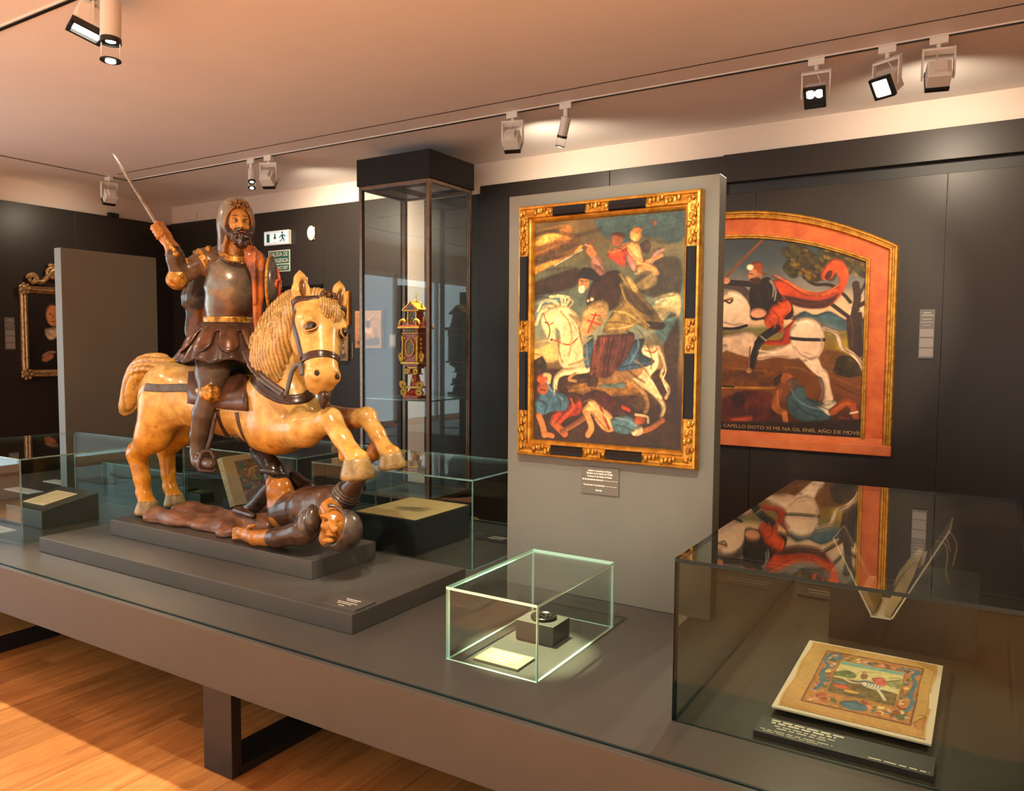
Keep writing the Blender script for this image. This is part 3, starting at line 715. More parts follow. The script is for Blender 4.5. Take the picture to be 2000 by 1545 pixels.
# ------------------------------------------------------------------ the rider
STEELP = mat('painted_armour', (0.13, 0.115, 0.098), 0.25, metal=0.35, col2=(0.045, 0.024, 0.015), scale=9, coat=.1, spec=.4, detail=8, bump=.06, bscale=40)
GILT = mat('worn_gilding', (0.52, 0.27, 0.045), 0.33, metal=0.55, col2=(0.16, 0.065, 0.015), scale=45, bump=.35, bscale=70)
RUST = mat('russet_cloak', (0.42, 0.115, 0.024), 0.34, col2=(0.10, 0.030, 0.012), scale=12, coat=.08, spec=.3)
UMBER = mat('dark_umber_cloth', (0.060, 0.028, 0.018), 0.32, col2=(0.022, 0.014, 0.012), scale=12, coat=.1, spec=.35)
def rider():
    rd = part_empty('rider', tuple(A(440, 668, 2.49)))
    zz = np.array([0, 0, 1.0])
    def frame(az):
        az = math.radians(az); fw = np.array([math.cos(az), math.sin(az), 0]); return fw, np.cross(fw, zz)
    fw, rt = frame(-30)
    Rb = np.stack([rt, fw, zz])
    S = Solid((-3.72, 2.06, 0.98), (-2.60, 2.78, 2.34), 0.0048)
    pel, wai, che, nkb = A(440, 668, 2.49), A(447, 628, 2.48), A(450, 548, 2.475), A(459, 492, 2.47)
    S.ell(pel, (.115, .09, .08), Rb); S.cone(pel, wai, .09, .085, .03)
    S.ell(wai*.5+che*.5, (.098, .070, .12), Rb, k=.03); S.ell(che, (.112, .072, .10), Rb, k=.03)
    S.cone(nkb-zz*.02, A(461, 468, 2.462), .044, .036, .02)
    # head
    fh, rh = frame(-25); HC = A(463, 436, 2.455); Rh = np.stack([rh, fh, zz])
    def Q(r, f, z): return HC+rh*r+fh*f+zz*z
    S.ell(Q(0, 0, .010), (.056, .064, .080), Rh, k=.01); S.ell(Q(0, .012, -.045), (.044, .050, .048), Rh, k=.02)
    for s_ in (-1, 1):
        S.ell(Q(s_*.022, .055, .004), (.014, .010, .009), Rh, k=.008, sub=True)
        S.ell(Q(s_*.022, .057, .020), (.018, .006, .005), Rh, k=.006)
        S.ell(Q(s_*.028, .046, -.022), (.016, .014, .016), Rh, k=.012)
    S.cone(Q(0, .060, .012), Q(0, .078, -.022), .006, .0105, .008); S.ell(Q(0, .066, -.046), (.016, .008, .005), Rh, k=.004)
    # right arm raised
    sh, el, wr, hd = A(404, 508, 2.415), A(352, 537, 2.315), A(337, 486, 2.265), A(320, 459, 2.25)
    S.chain([che*.4+sh*.6, sh, el], [.055, .055, .046], .03); S.chain([el, el*.35+wr*.65, wr], [.046, .041, .031], .015)
    S.cone(wr, hd*.7+wr*.3, .029, .027, .012)
    S.ell(hd+(wr-hd)*.15, (.030, .024, .036), np.stack([np.array(CR), np.array(CF), np.array(CU)]), k=.012)
    tip = A(218, 296, 2.20); gr = A(326, 470, 2.235); ha = unit(tip-gr); pal = unit(np.array(CF)); sd = unit(np.cross(ha, pal))
    for i in range(4):
        c = A(311, 451, 2.238)+ha*(-.030+.0185*(3-i))-0*pal
        P = [c+sd*(-.028)+pal*.012, c+sd*(-.014)-pal*.018, c+sd*(.008)-pal*.024, c+sd*(.022)-pal*.008]
        S.chain(P, [.0098, .0105, .0100, .0085], .004)
    S.chain([wr*.4+hd*.6, A(306, 446, 2.27)+ha*.01, A(309, 438, 2.24)+ha*.012], [.013, .012, .010], .006)
    # left arm down to the shield
    sl, elb, hl = A(500, 512, 2.56), A(516, 566, 2.62), A(513, 576, 2.56)
    S.chain([sl, elb], [.052, .040], .03); S.cone(elb, hl, .036, .026, .01)
    for i in range(4):
        b = A(507, 566+i*7, 2.54); S.chain([b, A(514, 565+i*7, 2.525), A(521, 567+i*7, 2.53)], [.009, .0095, .008], .004)
    # legs
    hp, kn, an = A(420, 682, 2.42), A(411, 768, 2.335), A(386, 884, 2.335)
    S.chain([hp, hp*.45+kn*.55, kn], [.088, .075, .052], .03); S.chain([kn, A(398, 808, 2.33), A(389, 850, 2.335), an], [.050, .052, .042, .034], .015)
    S.chain([an, A(388, 900, 2.325), A(412, 907, 2.30)], [.033, .034, .024], .015)
    S.chain([A(470, 690, 2.60), A(480, 760, 2.68), A(470, 850, 2.68)], [.085, .055, .035], .03)
    V, F = S.mesh(); V = relax(V, F, 1, .3)
    ns = noise3(V, 45, 21)[:, None]; n2 = noise3(V, 14, 22)[:, None]
    skinc = np.array([.47, .225, .055])*(1+.12*n2); dark = np.array([.078, .058, .043])*(1+.4*ns)+np.clip(n2-.05, 0, 1)*np.array([.09, .035, .010])
    isk = (np.linalg.norm(V-HC, axis=1) < .125) | ((np.linalg.norm((V-nkb)[:, :2], axis=1) < .08) & (V[:, 2] > nkb[2]-.03)) | (((V-wr)@unit(hd-wr) > -.008) & (np.linalg.norm(V-hd, axis=1) < .11)) | (np.linalg.norm(V-hl, axis=1) < .034)
    col = np.where(isk[:, None], skinc, dark)
    for s_ in (-1, 1):   # brows, lips, cheeks
        d = np.linalg.norm((V-Q(s_*.024, .060, .026))@Rh.T/np.array([.019, .02, .0035]), axis=1); q = np.clip(1.3-d, 0, 1)[:, None]; col = col*(1-q)+np.array([.06, .025, .01])*q
        d = np.linalg.norm((V-Q(s_*.034, .045, -.018))/.02, axis=1); q = np.clip(1-d, 0, 1)[:, None]*.5; col = col*(1-q)+np.array([.5, .16, .05])*q
    d = np.linalg.norm((V-Q(0, .072, -.047))@Rh.T/np.array([.015, .02, .005]), axis=1); q = np.clip(1.3-d, 0, 1)[:, None]; col = col*(1-q)+np.array([.30, .07, .03])*q
    skin('rider_body', V, F, PAINT, rd, np.clip(col, 0, 1))
    WHT = mat('eye_white', (.34, .22, .10), .15, coat=.6); 
    for s_ in (-1, 1):
        MB().ball(Q(s_*.022, .049, .003), (.0105, .0105, .0085), 12, 8).build('eye', WHT, rd, smooth=True)
        MB().ball(Q(s_*.0205, .0565, .0035), .0052, 10, 6).build('iris', EYEB, rd, smooth=True)
    # beard and hair
    B = Solid(HC-np.array([.12, .12, .17]), HC+np.array([.12, .12, .12]), .0038)
    for s_ in (-1, 1):
        B.chain([Q(s_*.052, .020, -.010), Q(s_*.046, .036, -.045), Q(s_*.024, .056, -.075)], [.012, .018, .022], .01)
        B.chain([Q(s_*.004, .072, -.036), Q(s_*.022, .066, -.042), Q(s_*.032, .058, -.062)], [.007, .009, .008], .004)
    B.chain([Q(0, .060, -.072), Q(0, .062, -.100), Q(.002, .058, -.118)], [.026, .024, .010], .01)
    for q in range(9): B.ell(Q(.03*math.sin(q*2.3), .066+.008*math.cos(q), -.066-.006*q), .011, k=.006)
    B.ell(Q(0, .076, -.047), (.013, .010, .0045), Rh, k=.003, sub=True)
    Vb, Fb = B.mesh(); Vb = Vb+B.normal(Vb)*(np.sin(noise3(Vb, 90, 31)*6)*.0022)[:, None]
    skin('beard', Vb, Fb, mat('dark_beard', (.030, .012, .008), .3, vary=.5, scale=60, coat=.1), rd)
    Hr = Solid(HC-np.array([.13, .13, .16]), HC+np.array([.13, .13, .15]), .0042)
    Hr.ell(Q(0, -.012, .012), (.068, .070, .088), Rh); Hr.ell(Q(0, .060, -.012), (.047, .060, .072), Rh, k=.006, sub=True)
    for s_ in (-1, 1): Hr.chain([Q(s_*.058, .012, .02), Q(s_*.060, .004, -.05), Q(s_*.060, -.008, -.10)], [.016, .016, .013], .01)
    Vh, Fh = Hr.mesh(); skin('hair', Vh, Fh, mat('dark_brown_hair', (.055, .020, .008), .4, vary=.5, scale=40), rd)
    # hood-like helmet with gilt rim
    Hm = Solid(HC-np.array([.16, .16, .22]), HC+np.array([.16, .16, .16]), .0042)
    Hm.ell(Q(0, -.020, .020), (.083, .086, .104), Rh); Hm.chain([Q(.0, -.035, -.02), Q(.0, -.04, -.12)], [.078, .080], .03)
    Hm.ell(Q(0, .075, -.030), (.064, .095, .098), Rh, k=.010, sub=True); Hm.ell(Q(0, .06, -.14), (.075, .085, .09), Rh, k=.012, sub=True)
    Vm, Fm = Hm.mesh(); cm = np.array([.17, .155, .125])*(1+.2*noise3(Vm, 30, 5))[:, None]
    ed = np.minimum(np.linalg.norm((Vm-Q(0, .075, -.030))@Rh.T/np.array([.064, .095, .098]), axis=1), np.linalg.norm((Vm-Q(0, .06, -.14))@Rh.T/np.array([.075, .085, .09]), axis=1))
    outer = np.linalg.norm((Vm-Q(0, -.020, .020))@Rh.T/np.array([.083, .086, .104]), axis=1)
    cm = np.where((ed < 1.14)[:, None], np.array([.26, .10, .016]), cm); cm = np.where(((ed < 1.03) & (outer < .93))[:, None], np.array([.05, .02, .010]), cm)
    skin('helmet', Vm, Fm, mat('grey_painted_helmet', (1, 1, 1), .25, attr='paint', coat=.12), rd, cm)
    orn = MB()
    for i in range(9):
        q = (i-4)*.19; orn.ball(Q(.044*math.sin(q*1.2)+.004*math.sin(i*5), .056-.01*abs(q), .078+.014*math.sin(i*2.4)), (.009, .008, .010), 8, 6)
    orn.ball(Q(0, .060, .090), .011, 10, 7); orn.build('helmet_ornament', mat('dark_gilt_ornament', (.30, .13, .025), .35, metal=.4, col2=(.10, .04, .01), scale=50), rd, smooth=True)
    # breastplate
    C = Solid(wai-np.array([.25, .25, .08]), nkb+np.array([.25, .25, .08]), .0048)
    C.ell(che+zz*-.01+fw*.006, (.124, .090, .128), Rb); C.cone(che-zz*.02+fw*.004, wai+zz*.01, .090, .082, .03); C.ell(wai*.6+che*.4, (.112, .084, .12), Rb, k=.02)
    C.ell(wai, (.108, .086, .045), Rb, k=.02)
    C.ell(nkb+zz*.045+fw*.03, (.062, .07, .062), Rb, k=.012, sub=True)
    for s_ in (-1, 1): C.ell(che+rt*s_*.150+zz*.05, (.050, .085, .085), Rb, k=.015, sub=True)
    sl_, g_ = C._win(C.lo, C.lo+C.h*C.n); C._mix(sl_, (g_[2]-(wai[2]-.012))+0*g_[0]+0*g_[1], 0, True)
    Vc, Fc = C.mesh(); Vc = relax(Vc, Fc, 2, .4)
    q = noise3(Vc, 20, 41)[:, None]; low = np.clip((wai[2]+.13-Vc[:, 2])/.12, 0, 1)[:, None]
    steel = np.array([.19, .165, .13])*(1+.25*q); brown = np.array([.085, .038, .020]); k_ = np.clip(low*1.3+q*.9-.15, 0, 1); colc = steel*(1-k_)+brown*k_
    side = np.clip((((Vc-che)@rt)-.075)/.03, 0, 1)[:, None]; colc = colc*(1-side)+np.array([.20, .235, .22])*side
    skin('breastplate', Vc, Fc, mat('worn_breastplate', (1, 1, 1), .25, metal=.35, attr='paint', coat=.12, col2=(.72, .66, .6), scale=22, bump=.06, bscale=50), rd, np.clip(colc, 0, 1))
    # collar, arm bands, belt, guards
    def ringp(c, a, b, ra, rb, n=30): return np.array([c+a*ra*math.cos(t)+b*rb*math.sin(t) for t in np.linspace(0, 2*math.pi, n, endpoint=False)])
    c = nkb-zz*.006+fw*.016; P = ringp(c, rt, unit(fw-zz*.55), .066, .078); ribbon(P, np.array([unit(p-c+zz*.04) for p in P]), .026, .007, GILT, 'gilt_collar', rd, True)
    c = wai+zz*.004; P = ringp(c, rt, fw, .112, .092); ribbon(P, np.array([unit(p-c) for p in P]), .036, .006, GILT, 'gilt_belt', rd, True)
    ax = unit(el-sh); u = unit(np.cross(ax, zz)); v = np.cross(ax, u)
    for tq, rr, w in ((.12, .061, .034),):
        c = sh+(el-sh)*tq; P = ringp(c, u, v, rr, rr, 22); ribbon(P, np.array([unit(p-c) for p in P]), w, .006, GILT, 'shoulder_band', rd, True)
    lap = MB()
    for i in range(5):
        c = sh-ax*.01+(che-sh)*.10*i*.2+np.array([0, 0, .040-.024*i]); lap.ball(c-np.array(CF)*.030+np.array(CR)*(.012+.003*i), (.016, .018, .018), 8, 6)
    lap.build('shoulder_ornament', GILT, rd, smooth=True)
    E_ = Solid(el-.12, el+.12, .0048); E_.ell(el, .054); E_.cone(el, el+(wr-el)*.35+unit(sh-el)*.012, .052, .046, .01); E_.cone(el+ax*.02, el-ax*.06, .02, .060, sub=True, k=.006)
    Eg = Solid(el-.13, el+.13, .0048); Eg.chain([el+ax*.018-zz*.012, el+ax*.006+zz*.004], [.050, .050], .0); Ve, Fe = Eg.mesh(); Ve = Ve+Eg.normal(Ve)*(noise3(Ve, 60, 3)*.004)[:, None]; skin('elbow_guard', Ve, Fe, GILT, rd)
    lap = MB()
    for i in range(6): lap.ball(el*.55+sh*.45-np.array(CF)*.040+np.array(CU)*(.03-.014*i)+np.array(CR)*(-.012+.006*math.sin(i*2)), (.012, .012, .013), 8, 6)
    lap.build('elbow_ornament', GILT, rd, smooth=True)
    K = Solid(kn-.12, kn+.12, .0048); K.ell(kn+fw*.014, (.050, .050, .052), Rb); K.cone(kn-np.array(CR)*.03, kn-np.array(CR)*.055+zz*.012, .026, .016, .02); Vk, Fk = K.mesh(); Vk = Vk+K.normal(Vk)*(np.sin(((Vk-kn)@rt)*160)*.0022)[:, None]; skin('knee_guard', Vk, Fk, GILT, rd)
    # cuff
    c = wr*.80+el*.20; ax2 = unit(wr-el); u = unit(np.cross(ax2, zz)); v = np.cross(ax2, u); P = ringp(c, u, v, .036, .036, 20); ribbon(P, np.array([unit(p-c) for p in P]), .022, .006, STEELP, 'wrist_cuff', rd, True)
    # skirt of plates
    top = wai-zz*.022; rows = []; n = 72
    for i in range(12):
        t = i/11; z = -.165*t; row = []
        for k in range(n):
            th = 2*math.pi*k/n; r = .112+.115*t**.8*(1+.05*math.sin(th*9)*t)+.012*math.sin(th*18)*t
            row.append(top+rt*r*1.03*math.cos(th)+fw*(r*.86)*math.sin(th)+zz*(z+.010*math.sin(th*9+1)*t))
        rows.append(row)
    mb = MB(); mb.strip(rows, True); mb.build('skirt', UMBER, rd, smooth=True, solid=.010)
    PLATE = mat('bronzed_plate', (.125, .055, .028), .27, metal=.35, col2=(.05, .022, .014), scale=16, coat=.15)
    for k in range(10):
        th0 = 2*math.pi*k/10+.18; rows = []
        for i in range(9):
            t = i/8; row = []
            for j in range(9):
                s_ = (j-4)/4; tt = t*(1-.30*s_*s_*(t > .0)); th = th0+s_*.27*(1-.12*t)
                r = .116+.118*(tt*.80)**.8+.014*(1-s_*s_)*math.sin(min(1, t*1.2)*math.pi*.9)
                row.append(top+rt*(r*1.04)*math.cos(th)+fw*(r*.88)*math.sin(th)+zz*(-.165*tt*.80+.006))
            rows.append(row)
        mb = MB(); mb.strip(rows); mb.build('skirt_plate', PLATE, rd, smooth=True, solid=.007)
    # upper scalloped band
    rows = []
    for i in range(5):
        t = i/4; row = []
        for k in range(n):
            th = 2*math.pi*k/n; dep = .030+.016*abs(math.sin(th*5+.6)); r = .114+.034*t; row.append(top+rt*r*1.05*math.cos(th)+fw*r*.9*math.sin(th)+zz*(.014-dep*t*1.2))
        rows.append(row)
    mb = MB(); mb.strip(rows, True); mb.build('skirt_band', UMBER, rd, smooth=True, solid=.008)
    # cloak: behind the back and over the far shoulder
    K = Solid((-3.75, 2.2, 1.2), (-2.7, 2.85, 2.2), .006)
    K.chain([A(412, 508, 2.53), A(393, 545, 2.52), A(382, 580, 2.50), A(388, 612, 2.52), A(384, 648, 2.52)], [.045, .060, .062, .050, .060], .02)
    K.chain([A(430, 500, 2.58), A(430, 560, 2.58), A(430, 620, 2.57)], [.05, .07, .07], .03); K.cone(A(372, 592, 2.48), A(362, 594, 2.46), .035, .012, .02)
    Vk, Fk = K.mesh(); Vk = Vk+K.normal(Vk)*(np.sin(((Vk)@unit([.8, -.3, .1]))*75+noise3(Vk, 9, 2)*2)*.006)[:, None]
    ck = np.where((noise3(Vk, 12, 8) > .1)[:, None], np.array([.13, .045, .018]), np.array([.045, .040, .040])); ck = np.where((Vk[:, 2:3] < 1.66), np.array([.10, .085, .075]), ck)
    skin('cloak_back', Vk, Fk, PAINT, rd, ck)
    K = Solid((-3.2, 2.3, 1.3), (-2.6, 2.8, 2.15), .005)
    K.chain([A(482, 486, 2.47), A(494, 500, 2.47), A(503, 530, 2.475), A(503, 575, 2.48), A(503, 640, 2.48)], [.026, .038, .036, .026, .012], .012)
    K.chain([A(493, 505, 2.45), A(497, 545, 2.45), A(499, 590, 2.46)], [.018, .018, .012], .006)
    K.chain([A(512, 516, 2.50), A(519, 545, 2.52), A(516, 565, 2.53)], [.026, .022, .014], .012)
    Vk, Fk = K.mesh(); Vk = Vk+K.normal(Vk)*(np.sin((Vk@unit([.63, .78, 0]))*170+noise3(Vk, 10, 2)*1.5)*.0045)[:, None]; skin('cloak_front', Vk, Fk, RUST, rd)
    # shield
    sc_ = A(531, 556, 2.53); vc = np.array(CP)-sc_; vc[2] = 0; vc = unit(vc); rv = np.cross(zz, vc); nn = unit(rv*.96+vc*.20); ex = unit(np.cross(zz, nn))
    mb = MB(); prof = [(.002, .034), (.03, .032), (.06, .027), (.09, .018), (.112, .008), (.118, 0), (.112, -.004), (.06, .014), (.002, .02)]
    vs = []
    for r, h in prof:
        for k in range(40): q = 2*math.pi*k/40; vs.append(sc_+nn*h+ex*r*.92*math.cos(q)+zz*r*1.06*math.sin(q))
    fs = [(i*40+k, i*40+(k+1) % 40, (i+1)*40+(k+1) % 40, (i+1)*40+k) for i in range(len(prof)-1) for k in range(40)]
    mb.add(vs, fs); shd = mb.build('shield', STEELP, rd, smooth=True)
    P = [sc_+ex*.112*math.cos(q)+zz*.129*math.sin(q)-nn*.002 for q in np.linspace(0, 2*math.pi, 41)]
    MB().tube(P, .0075, 8).build('shield_rim', GILT, rd, smooth=True)
    REDP = mat('vermilion_paint', (.55, .085, .02), .3, coat=.3)
    def on_shield(a, b): r = math.hypot(a/.92, b/1.06); return sc_+nn*(.0355-.034*(r/.118)**2.2)+ex*a+zz*b
    cr = MB()
    for line in ([(0, .075), (0, .03), (0, -.03), (0, -.08)], [(-.05, .012), (-.02, .02), (.02, .02), (.05, .012)], [(-.05, .012), (-.055, -.005), (-.04, -.02)], [(.05, .012), (.055, -.005), (.04, -.02)]):
        cr.tube([on_shield(*p) for p in line], .007, 8)
    cr.build('shield_cross', REDP, rd, smooth=True)
    # sword
    ha = unit(tip-gr); BL = mat('sword_blade', (.25, .225, .19), .3, metal=.8, vary=.3, scale=20); side = unit(np.cross(ha, np.array(CF)))
    mb = MB(); st = A(306, 438, 2.24); L = np.linalg.norm(tip-st); rows = []
    for t, wd in ((0, .0085), (.3, .0078), (.7, .0066), (.94, .0052), (1, .0008)): c = st+ha*L*t; rows.append([c+side*wd, c+np.array(CF)*.003, c-side*wd, c-np.array(CF)*.003])
    mb.strip(rows, True); sw = mb.build('sword_blade', BL, rd)
    mb = MB(); mb.tube([A(344, 494, 2.225), A(304, 435, 2.24)], .0095, 10); mb.ball(A(345, 496, 2.225), (.017, .017, .015), 10, 8); mb.ball(A(335, 482, 2.225), (.012, .012, .018), 8, 6)
    mb.build('sword_hilt', GILT, rd, smooth=True)
    # stirrup and leather
    mb = MB(); f2, r2 = np.array(CR), np.array(CU)
    c = A(404, 902, 2.30); fr = [(-.022, .042), (-.034, .0), (-.036, -.034), (.0, -.040), (.036, -.036), (.036, .010), (.020, .044), (.0, .050)]
    P = smooth_path([c+f2*a+r2*b for a, b in fr+fr[:1]], 40); mb.tube(P, .0095, 10); mb.build('stirrup', LEATHER, rd, smooth=True)
    MB().tube([c+r2*.048, A(412, 855, 2.32), A(418, 820, 2.34), A(424, 792, 2.36)], .0105, 8, flat=((-np.array(CF)), .5)).build('stirrup_leather', LEATHER, rd, smooth=True)
    return rd
RIDER = rider()
# ------------------------------------------------------------------ the figure thrown under the horse
def fallen():
    fg = part_empty('fallen_figure', tuple(A(600, 1040, 2.40)))
    S = Solid((-3.05, 2.18, .70), (-2.02, 2.72, 1.22), .0048)
    RI = np.stack([np.array(CR), np.array(CU), -np.array(CF)])
    hc = A(655, 1026, 2.275)
    # torso and shoulders
    S.chain([A(560, 1000, 2.42), A(605, 992, 2.38), A(645, 984, 2.36)], [.085, .090, .080], .03)
    S.chain([A(640, 985, 2.36), A(648, 1000, 2.31), A(655, 1018, 2.285)], [.050, .044, .046], .02)
    # head, lying on its side: crown towards the right, chin low left
    S.ell(hc, (.056, .068, .060), RI, k=.015); S.ell(A(640, 1050, 2.265), (.036, .040, .042), RI, k=.02)
    cr, cu, cf = np.array(CR), np.array(CU), -np.array(CF)
    nd = unit(cr*.55-cu*.75)
    S.cone(hc+cf*.052+cr*-.010+cu*.022, hc+cf*.074+cr*.014+cu*-.004, .010, .014, .010)
    S.ell(hc+cf*.048+cr*-.030+cu*.026, (.017, .007, .012), RI, k=.006, sub=True); S.ell(hc+cf*.050+cr*.030+cu*.020, (.013, .007, .010), RI, k=.006, sub=True)
    S.ell(hc+cf*.036+cr*-.028+cu*.044, (.026, .009, .012), RI, k=.012); S.ell(hc+cf*.046+cr*-.034+cu*.004, (.016, .016, .012), RI, k=.012)
    S.ell(hc+cf*.062+cr*-.002+cu*-.026, (.026, .007, .012), RI, k=.006); S.ell(hc+cf*.060+cr*-.014+cu*-.050, (.024, .012, .016), RI, k=.008)
    # near arm stretched to the left, far arm raised under the hoof
    S.chain([A(612, 1018, 2.32), A(592, 1040, 2.28), A(545, 1050, 2.27), A(500, 1050, 2.28), A(480, 1044, 2.29)], [.058, .054, .040, .034, .028], .02)
    S.ell(A(474, 1040, 2.29), (.026, .022, .030), RI, k=.012)
    for i in range(4): S.chain([A(474, 1034+i*5, 2.275), A(463, 1032+i*6, 2.275), A(455, 1034+i*6, 2.28)], [.009, .0095, .007], .004)
    S.chain([A(480, 1036, 2.28), A(488, 1028, 2.27), A(498, 1026, 2.268)], [.010, .009, .007], .005)
    S.chain([A(670, 975, 2.38), A(686, 955, 2.37), A(700, 935, 2.36)], [.052, .040, .034], .02)
    # raised knee under the belly, shin and foot
    S.chain([A(560, 1000, 2.46), A(548, 965, 2.44), A(534, 918, 2.45)], [.075, .058, .050], .03)
    S.ell(A(546, 958, 2.405), (.058, .070, .060), RI, k=.02); S.ell(A(545, 985, 2.40), (.05, .04, .05), RI, k=.02)
    S.chain([A(528, 908, 2.46), A(508, 890, 2.49), A(498, 878, 2.50)], [.046, .036, .026], .015)
    S.chain([A(536, 945, 2.47), A(500, 985, 2.47), A(480, 1000, 2.46)], [.040, .034, .028], .012)
    S.chain([A(478, 998, 2.46), A(460, 997, 2.44), A(495, 1008, 2.40)], [.026, .018, .016], .01)
    V, F = S.mesh(); V = relax(V, F, 1, .3); V = V+S.normal(V)*(noise3(V, 50, 3)*.0014)[:, None]
    # paint: tanned skin, dark mail, black breeches
    q = noise3(V, 22, 6)[:, None]; mail = np.array([.060, .034, .022])*(1+.4*q); tan = np.array([.38, .165, .028])*(1+.2*q); blk = np.array([.022, .020, .020])*(1+.3*q)
    d = (V-np.array(CP)); z = d@np.array(CF); px = 1000+FPX*(d@np.array(CR))/z; py = 772.5-FPX*(d@np.array(CU))/z
    near = V[:, 1] < 2.40
    head = np.linalg.norm(V-hc, axis=1) < .105
    neck = (np.linalg.norm(V-A(652, 1000, 2.30), axis=1) < .062)
    knee = ((np.linalg.norm((V-A(546, 962, 2.41))/np.array([1, 1, 1.25]), axis=1) < .080) & (V[:, 2] < A(540, 930, 2.42)[2]) & (V[:, 2] > A(546, 1000, 2.42)[2]))
    sleeve = (np.linalg.norm(V-A(505, 1050, 2.28), axis=1) < .10) | (np.linalg.norm(V-A(470, 1040, 2.28), axis=1) < .06)
    leg = (V[:, 2] > A(546, 1000, 2.44)[2]) & (np.linalg.norm(V-A(520, 950, 2.46), axis=1) < .2) & (V[:, 0] < A(575, 970, 2.42)[0])
    col = np.where(leg[:, None], blk, mail); col = np.where((head | neck | knee | sleeve)[:, None], tan, col)
    e = np.linalg.norm((V-(hc+cf*.046+cr*-.030+cu*.026))@RI.T/np.array([.015, .0045, .02]), axis=1); w_ = np.clip(1.3-e, 0, 1)[:, None]; col = col*(1-w_)+np.array([.02, .01, .005])*w_
    skin('fallen_body', V, F, PAINT, fg, np.clip(col, 0, 1))
    # helmet behind the face
    Hm = Solid(hc-.17, hc+.19, .0048)
    Hm.ell(hc+cr*.030-cu*.022-cf*.004, (.080, .088, .078), RI); Hm.ell(hc-cr*.024+cu*.014+cf*.040, (.072, .088, .075), RI, k=.008, sub=True)
    Vm, Fm = Hm.mesh(); Vm = Vm+Hm.normal(Vm)*(noise3(Vm, 40, 3)*.002)[:, None]; skin('fallen_helmet', Vm, Fm, STEELP, fg)
    P = [hc+cr*(-.012+.060*math.cos(t))+cu*(.006+.078*math.sin(t))+cf*(.030-.006*math.cos(t)) for t in np.linspace(-2.0, 1.75, 26)]
    MB().tube(P, .007, 8).build('fallen_helmet_rim', STEELP, fg, smooth=True)
    # shoulder plates
    for (x, y, Y, r) in ((598, 1024, 2.285, .058), (612, 1012, 2.29, .056)):
        K = Solid(A(x, y, Y)-.1, A(x, y, Y)+.1, .005); K.ell(A(x, y, Y), (r*.62, r*1.1, r), RI); Vk, Fk = K.mesh(); skin('shoulder_plate', Vk, Fk, STEELP, fg)
    ax = unit(A(690, 950, 2.37)-A(668, 985, 2.37)); u = unit(np.cross(ax, np.array([0, 1, 0]))); v = np.cross(ax, u)
    for t in (0, .014, .028, .042):
        c = A(672, 972, 2.375)+ax*t; P = [c+u*(.056-.2*t)*math.cos(q)+v*(.056-.2*t)*math.sin(q) for q in np.linspace(0, 2*math.pi, 22)]; MB().tube(P, .008, 8).build('collar_ring', STEELP, fg, smooth=True)
    # cuff of the breeches over the knee
    c = A(536, 926, 2.43); P = [c+np.array(CR)*.056*math.cos(q)+(-np.array(CF)*.9+np.array(CU)*.3)*.056*math.sin(q)+np.array(CU)*(-.012*math.cos(q)) for q in np.linspace(0, 2*math.pi, 28)]
    MB().tube(P, .014, 10).build('breeches_cuff', mat('black_breeches', (.022, .018, .017), .25, coat=.12), fg, smooth=True)
    # robe spread on the ground
    K = Solid((-3.85, 2.22, .70), (-2.35, 2.68, .95), .006)
    z0 = .719
    def g(x, y, r): 
        p = np.array(CP); d = np.array(CF+CR*((x-1000)/FPX)-CU*((y-772.5)/FPX)); t = (z0+r*.5-p[2])/d[2]; return p+d*t
    for (x, y, rx, rz, ry) in ((310, 1008, .09, .045, .07), (345, 1015, .12, .045, .06), (375, 1000, .14, .05, .07), (420, 1010, .15, .050, .08), (440, 1030, .12, .04, .06), (480, 1020, .15, .06, .10), (530, 1020, .14, .07, .12), (570, 1015, .14, .08, .12), (400, 1026, .10, .035, .05), (440, 1040, .05, .035, .04), (610, 1010, .10, .075, .11)):
        K.ell(g(x, y, rz), (rx, ry, rz), k=.03)
    sl, gg = K._win(K.lo, K.lo+K.h*K.n); K._mix(sl, (gg[2]-(z0+.001))+0*gg[0]+0*gg[1], 0, True)
    Vk, Fk = K.mesh(); Nk = K.normal(Vk)
    f_ = np.sin(Vk[:, 1]*70+noise3(Vk, 8, 4)*2.5+Vk[:, 0]*9); Vk = Vk+Nk*(f_*.006*(Vk[:, 2] > z0+.012))[:, None]; Vk[:, 2] = np.maximum(Vk[:, 2], z0)
    skin('robe', Vk, Fk, mat('brown_robe', (.22, .105, .058), .36, col2=(.10, .046, .027), scale=10, coat=.08, spec=.3), fg)
    # the drapery rising behind the knee
    K = Solid((-2.95, 2.35, .70), (-2.2, 2.72, 1.05), .006); K.chain([A(575, 935, 2.58), A(598, 955, 2.60), A(615, 990, 2.60)], [.035, .045, .05], .02); K.chain([A(560, 985, 2.55), A(610, 985, 2.55)], [.07, .06], .02)
    Vk, Fk = K.mesh(); Vk = Vk+K.normal(Vk)*(np.sin(Vk[:, 0]*80+Vk[:, 2]*50)*.004)[:, None]; skin('drapery', Vk, Fk, UMBER, fg)
    # second hand reaching up behind the far hoof
    K = Solid(A(735, 880, 2.60)-.14, A(735, 880, 2.60)+.14, .005); K.chain([A(712, 905, 2.60), A(730, 885, 2.60), A(738, 862, 2.60)], [.020, .034, .030], .01); K.chain([A(712, 905, 2.60), A(700, 935, 2.56), A(690, 960, 2.50)], [.02, .024, .03], .01)
    Vk, Fk = K.mesh(); skin('raised_hand', Vk, Fk, PAINT, fg, np.array([.42, .17, .03])*np.ones((len(Vk), 1)))
fallen()
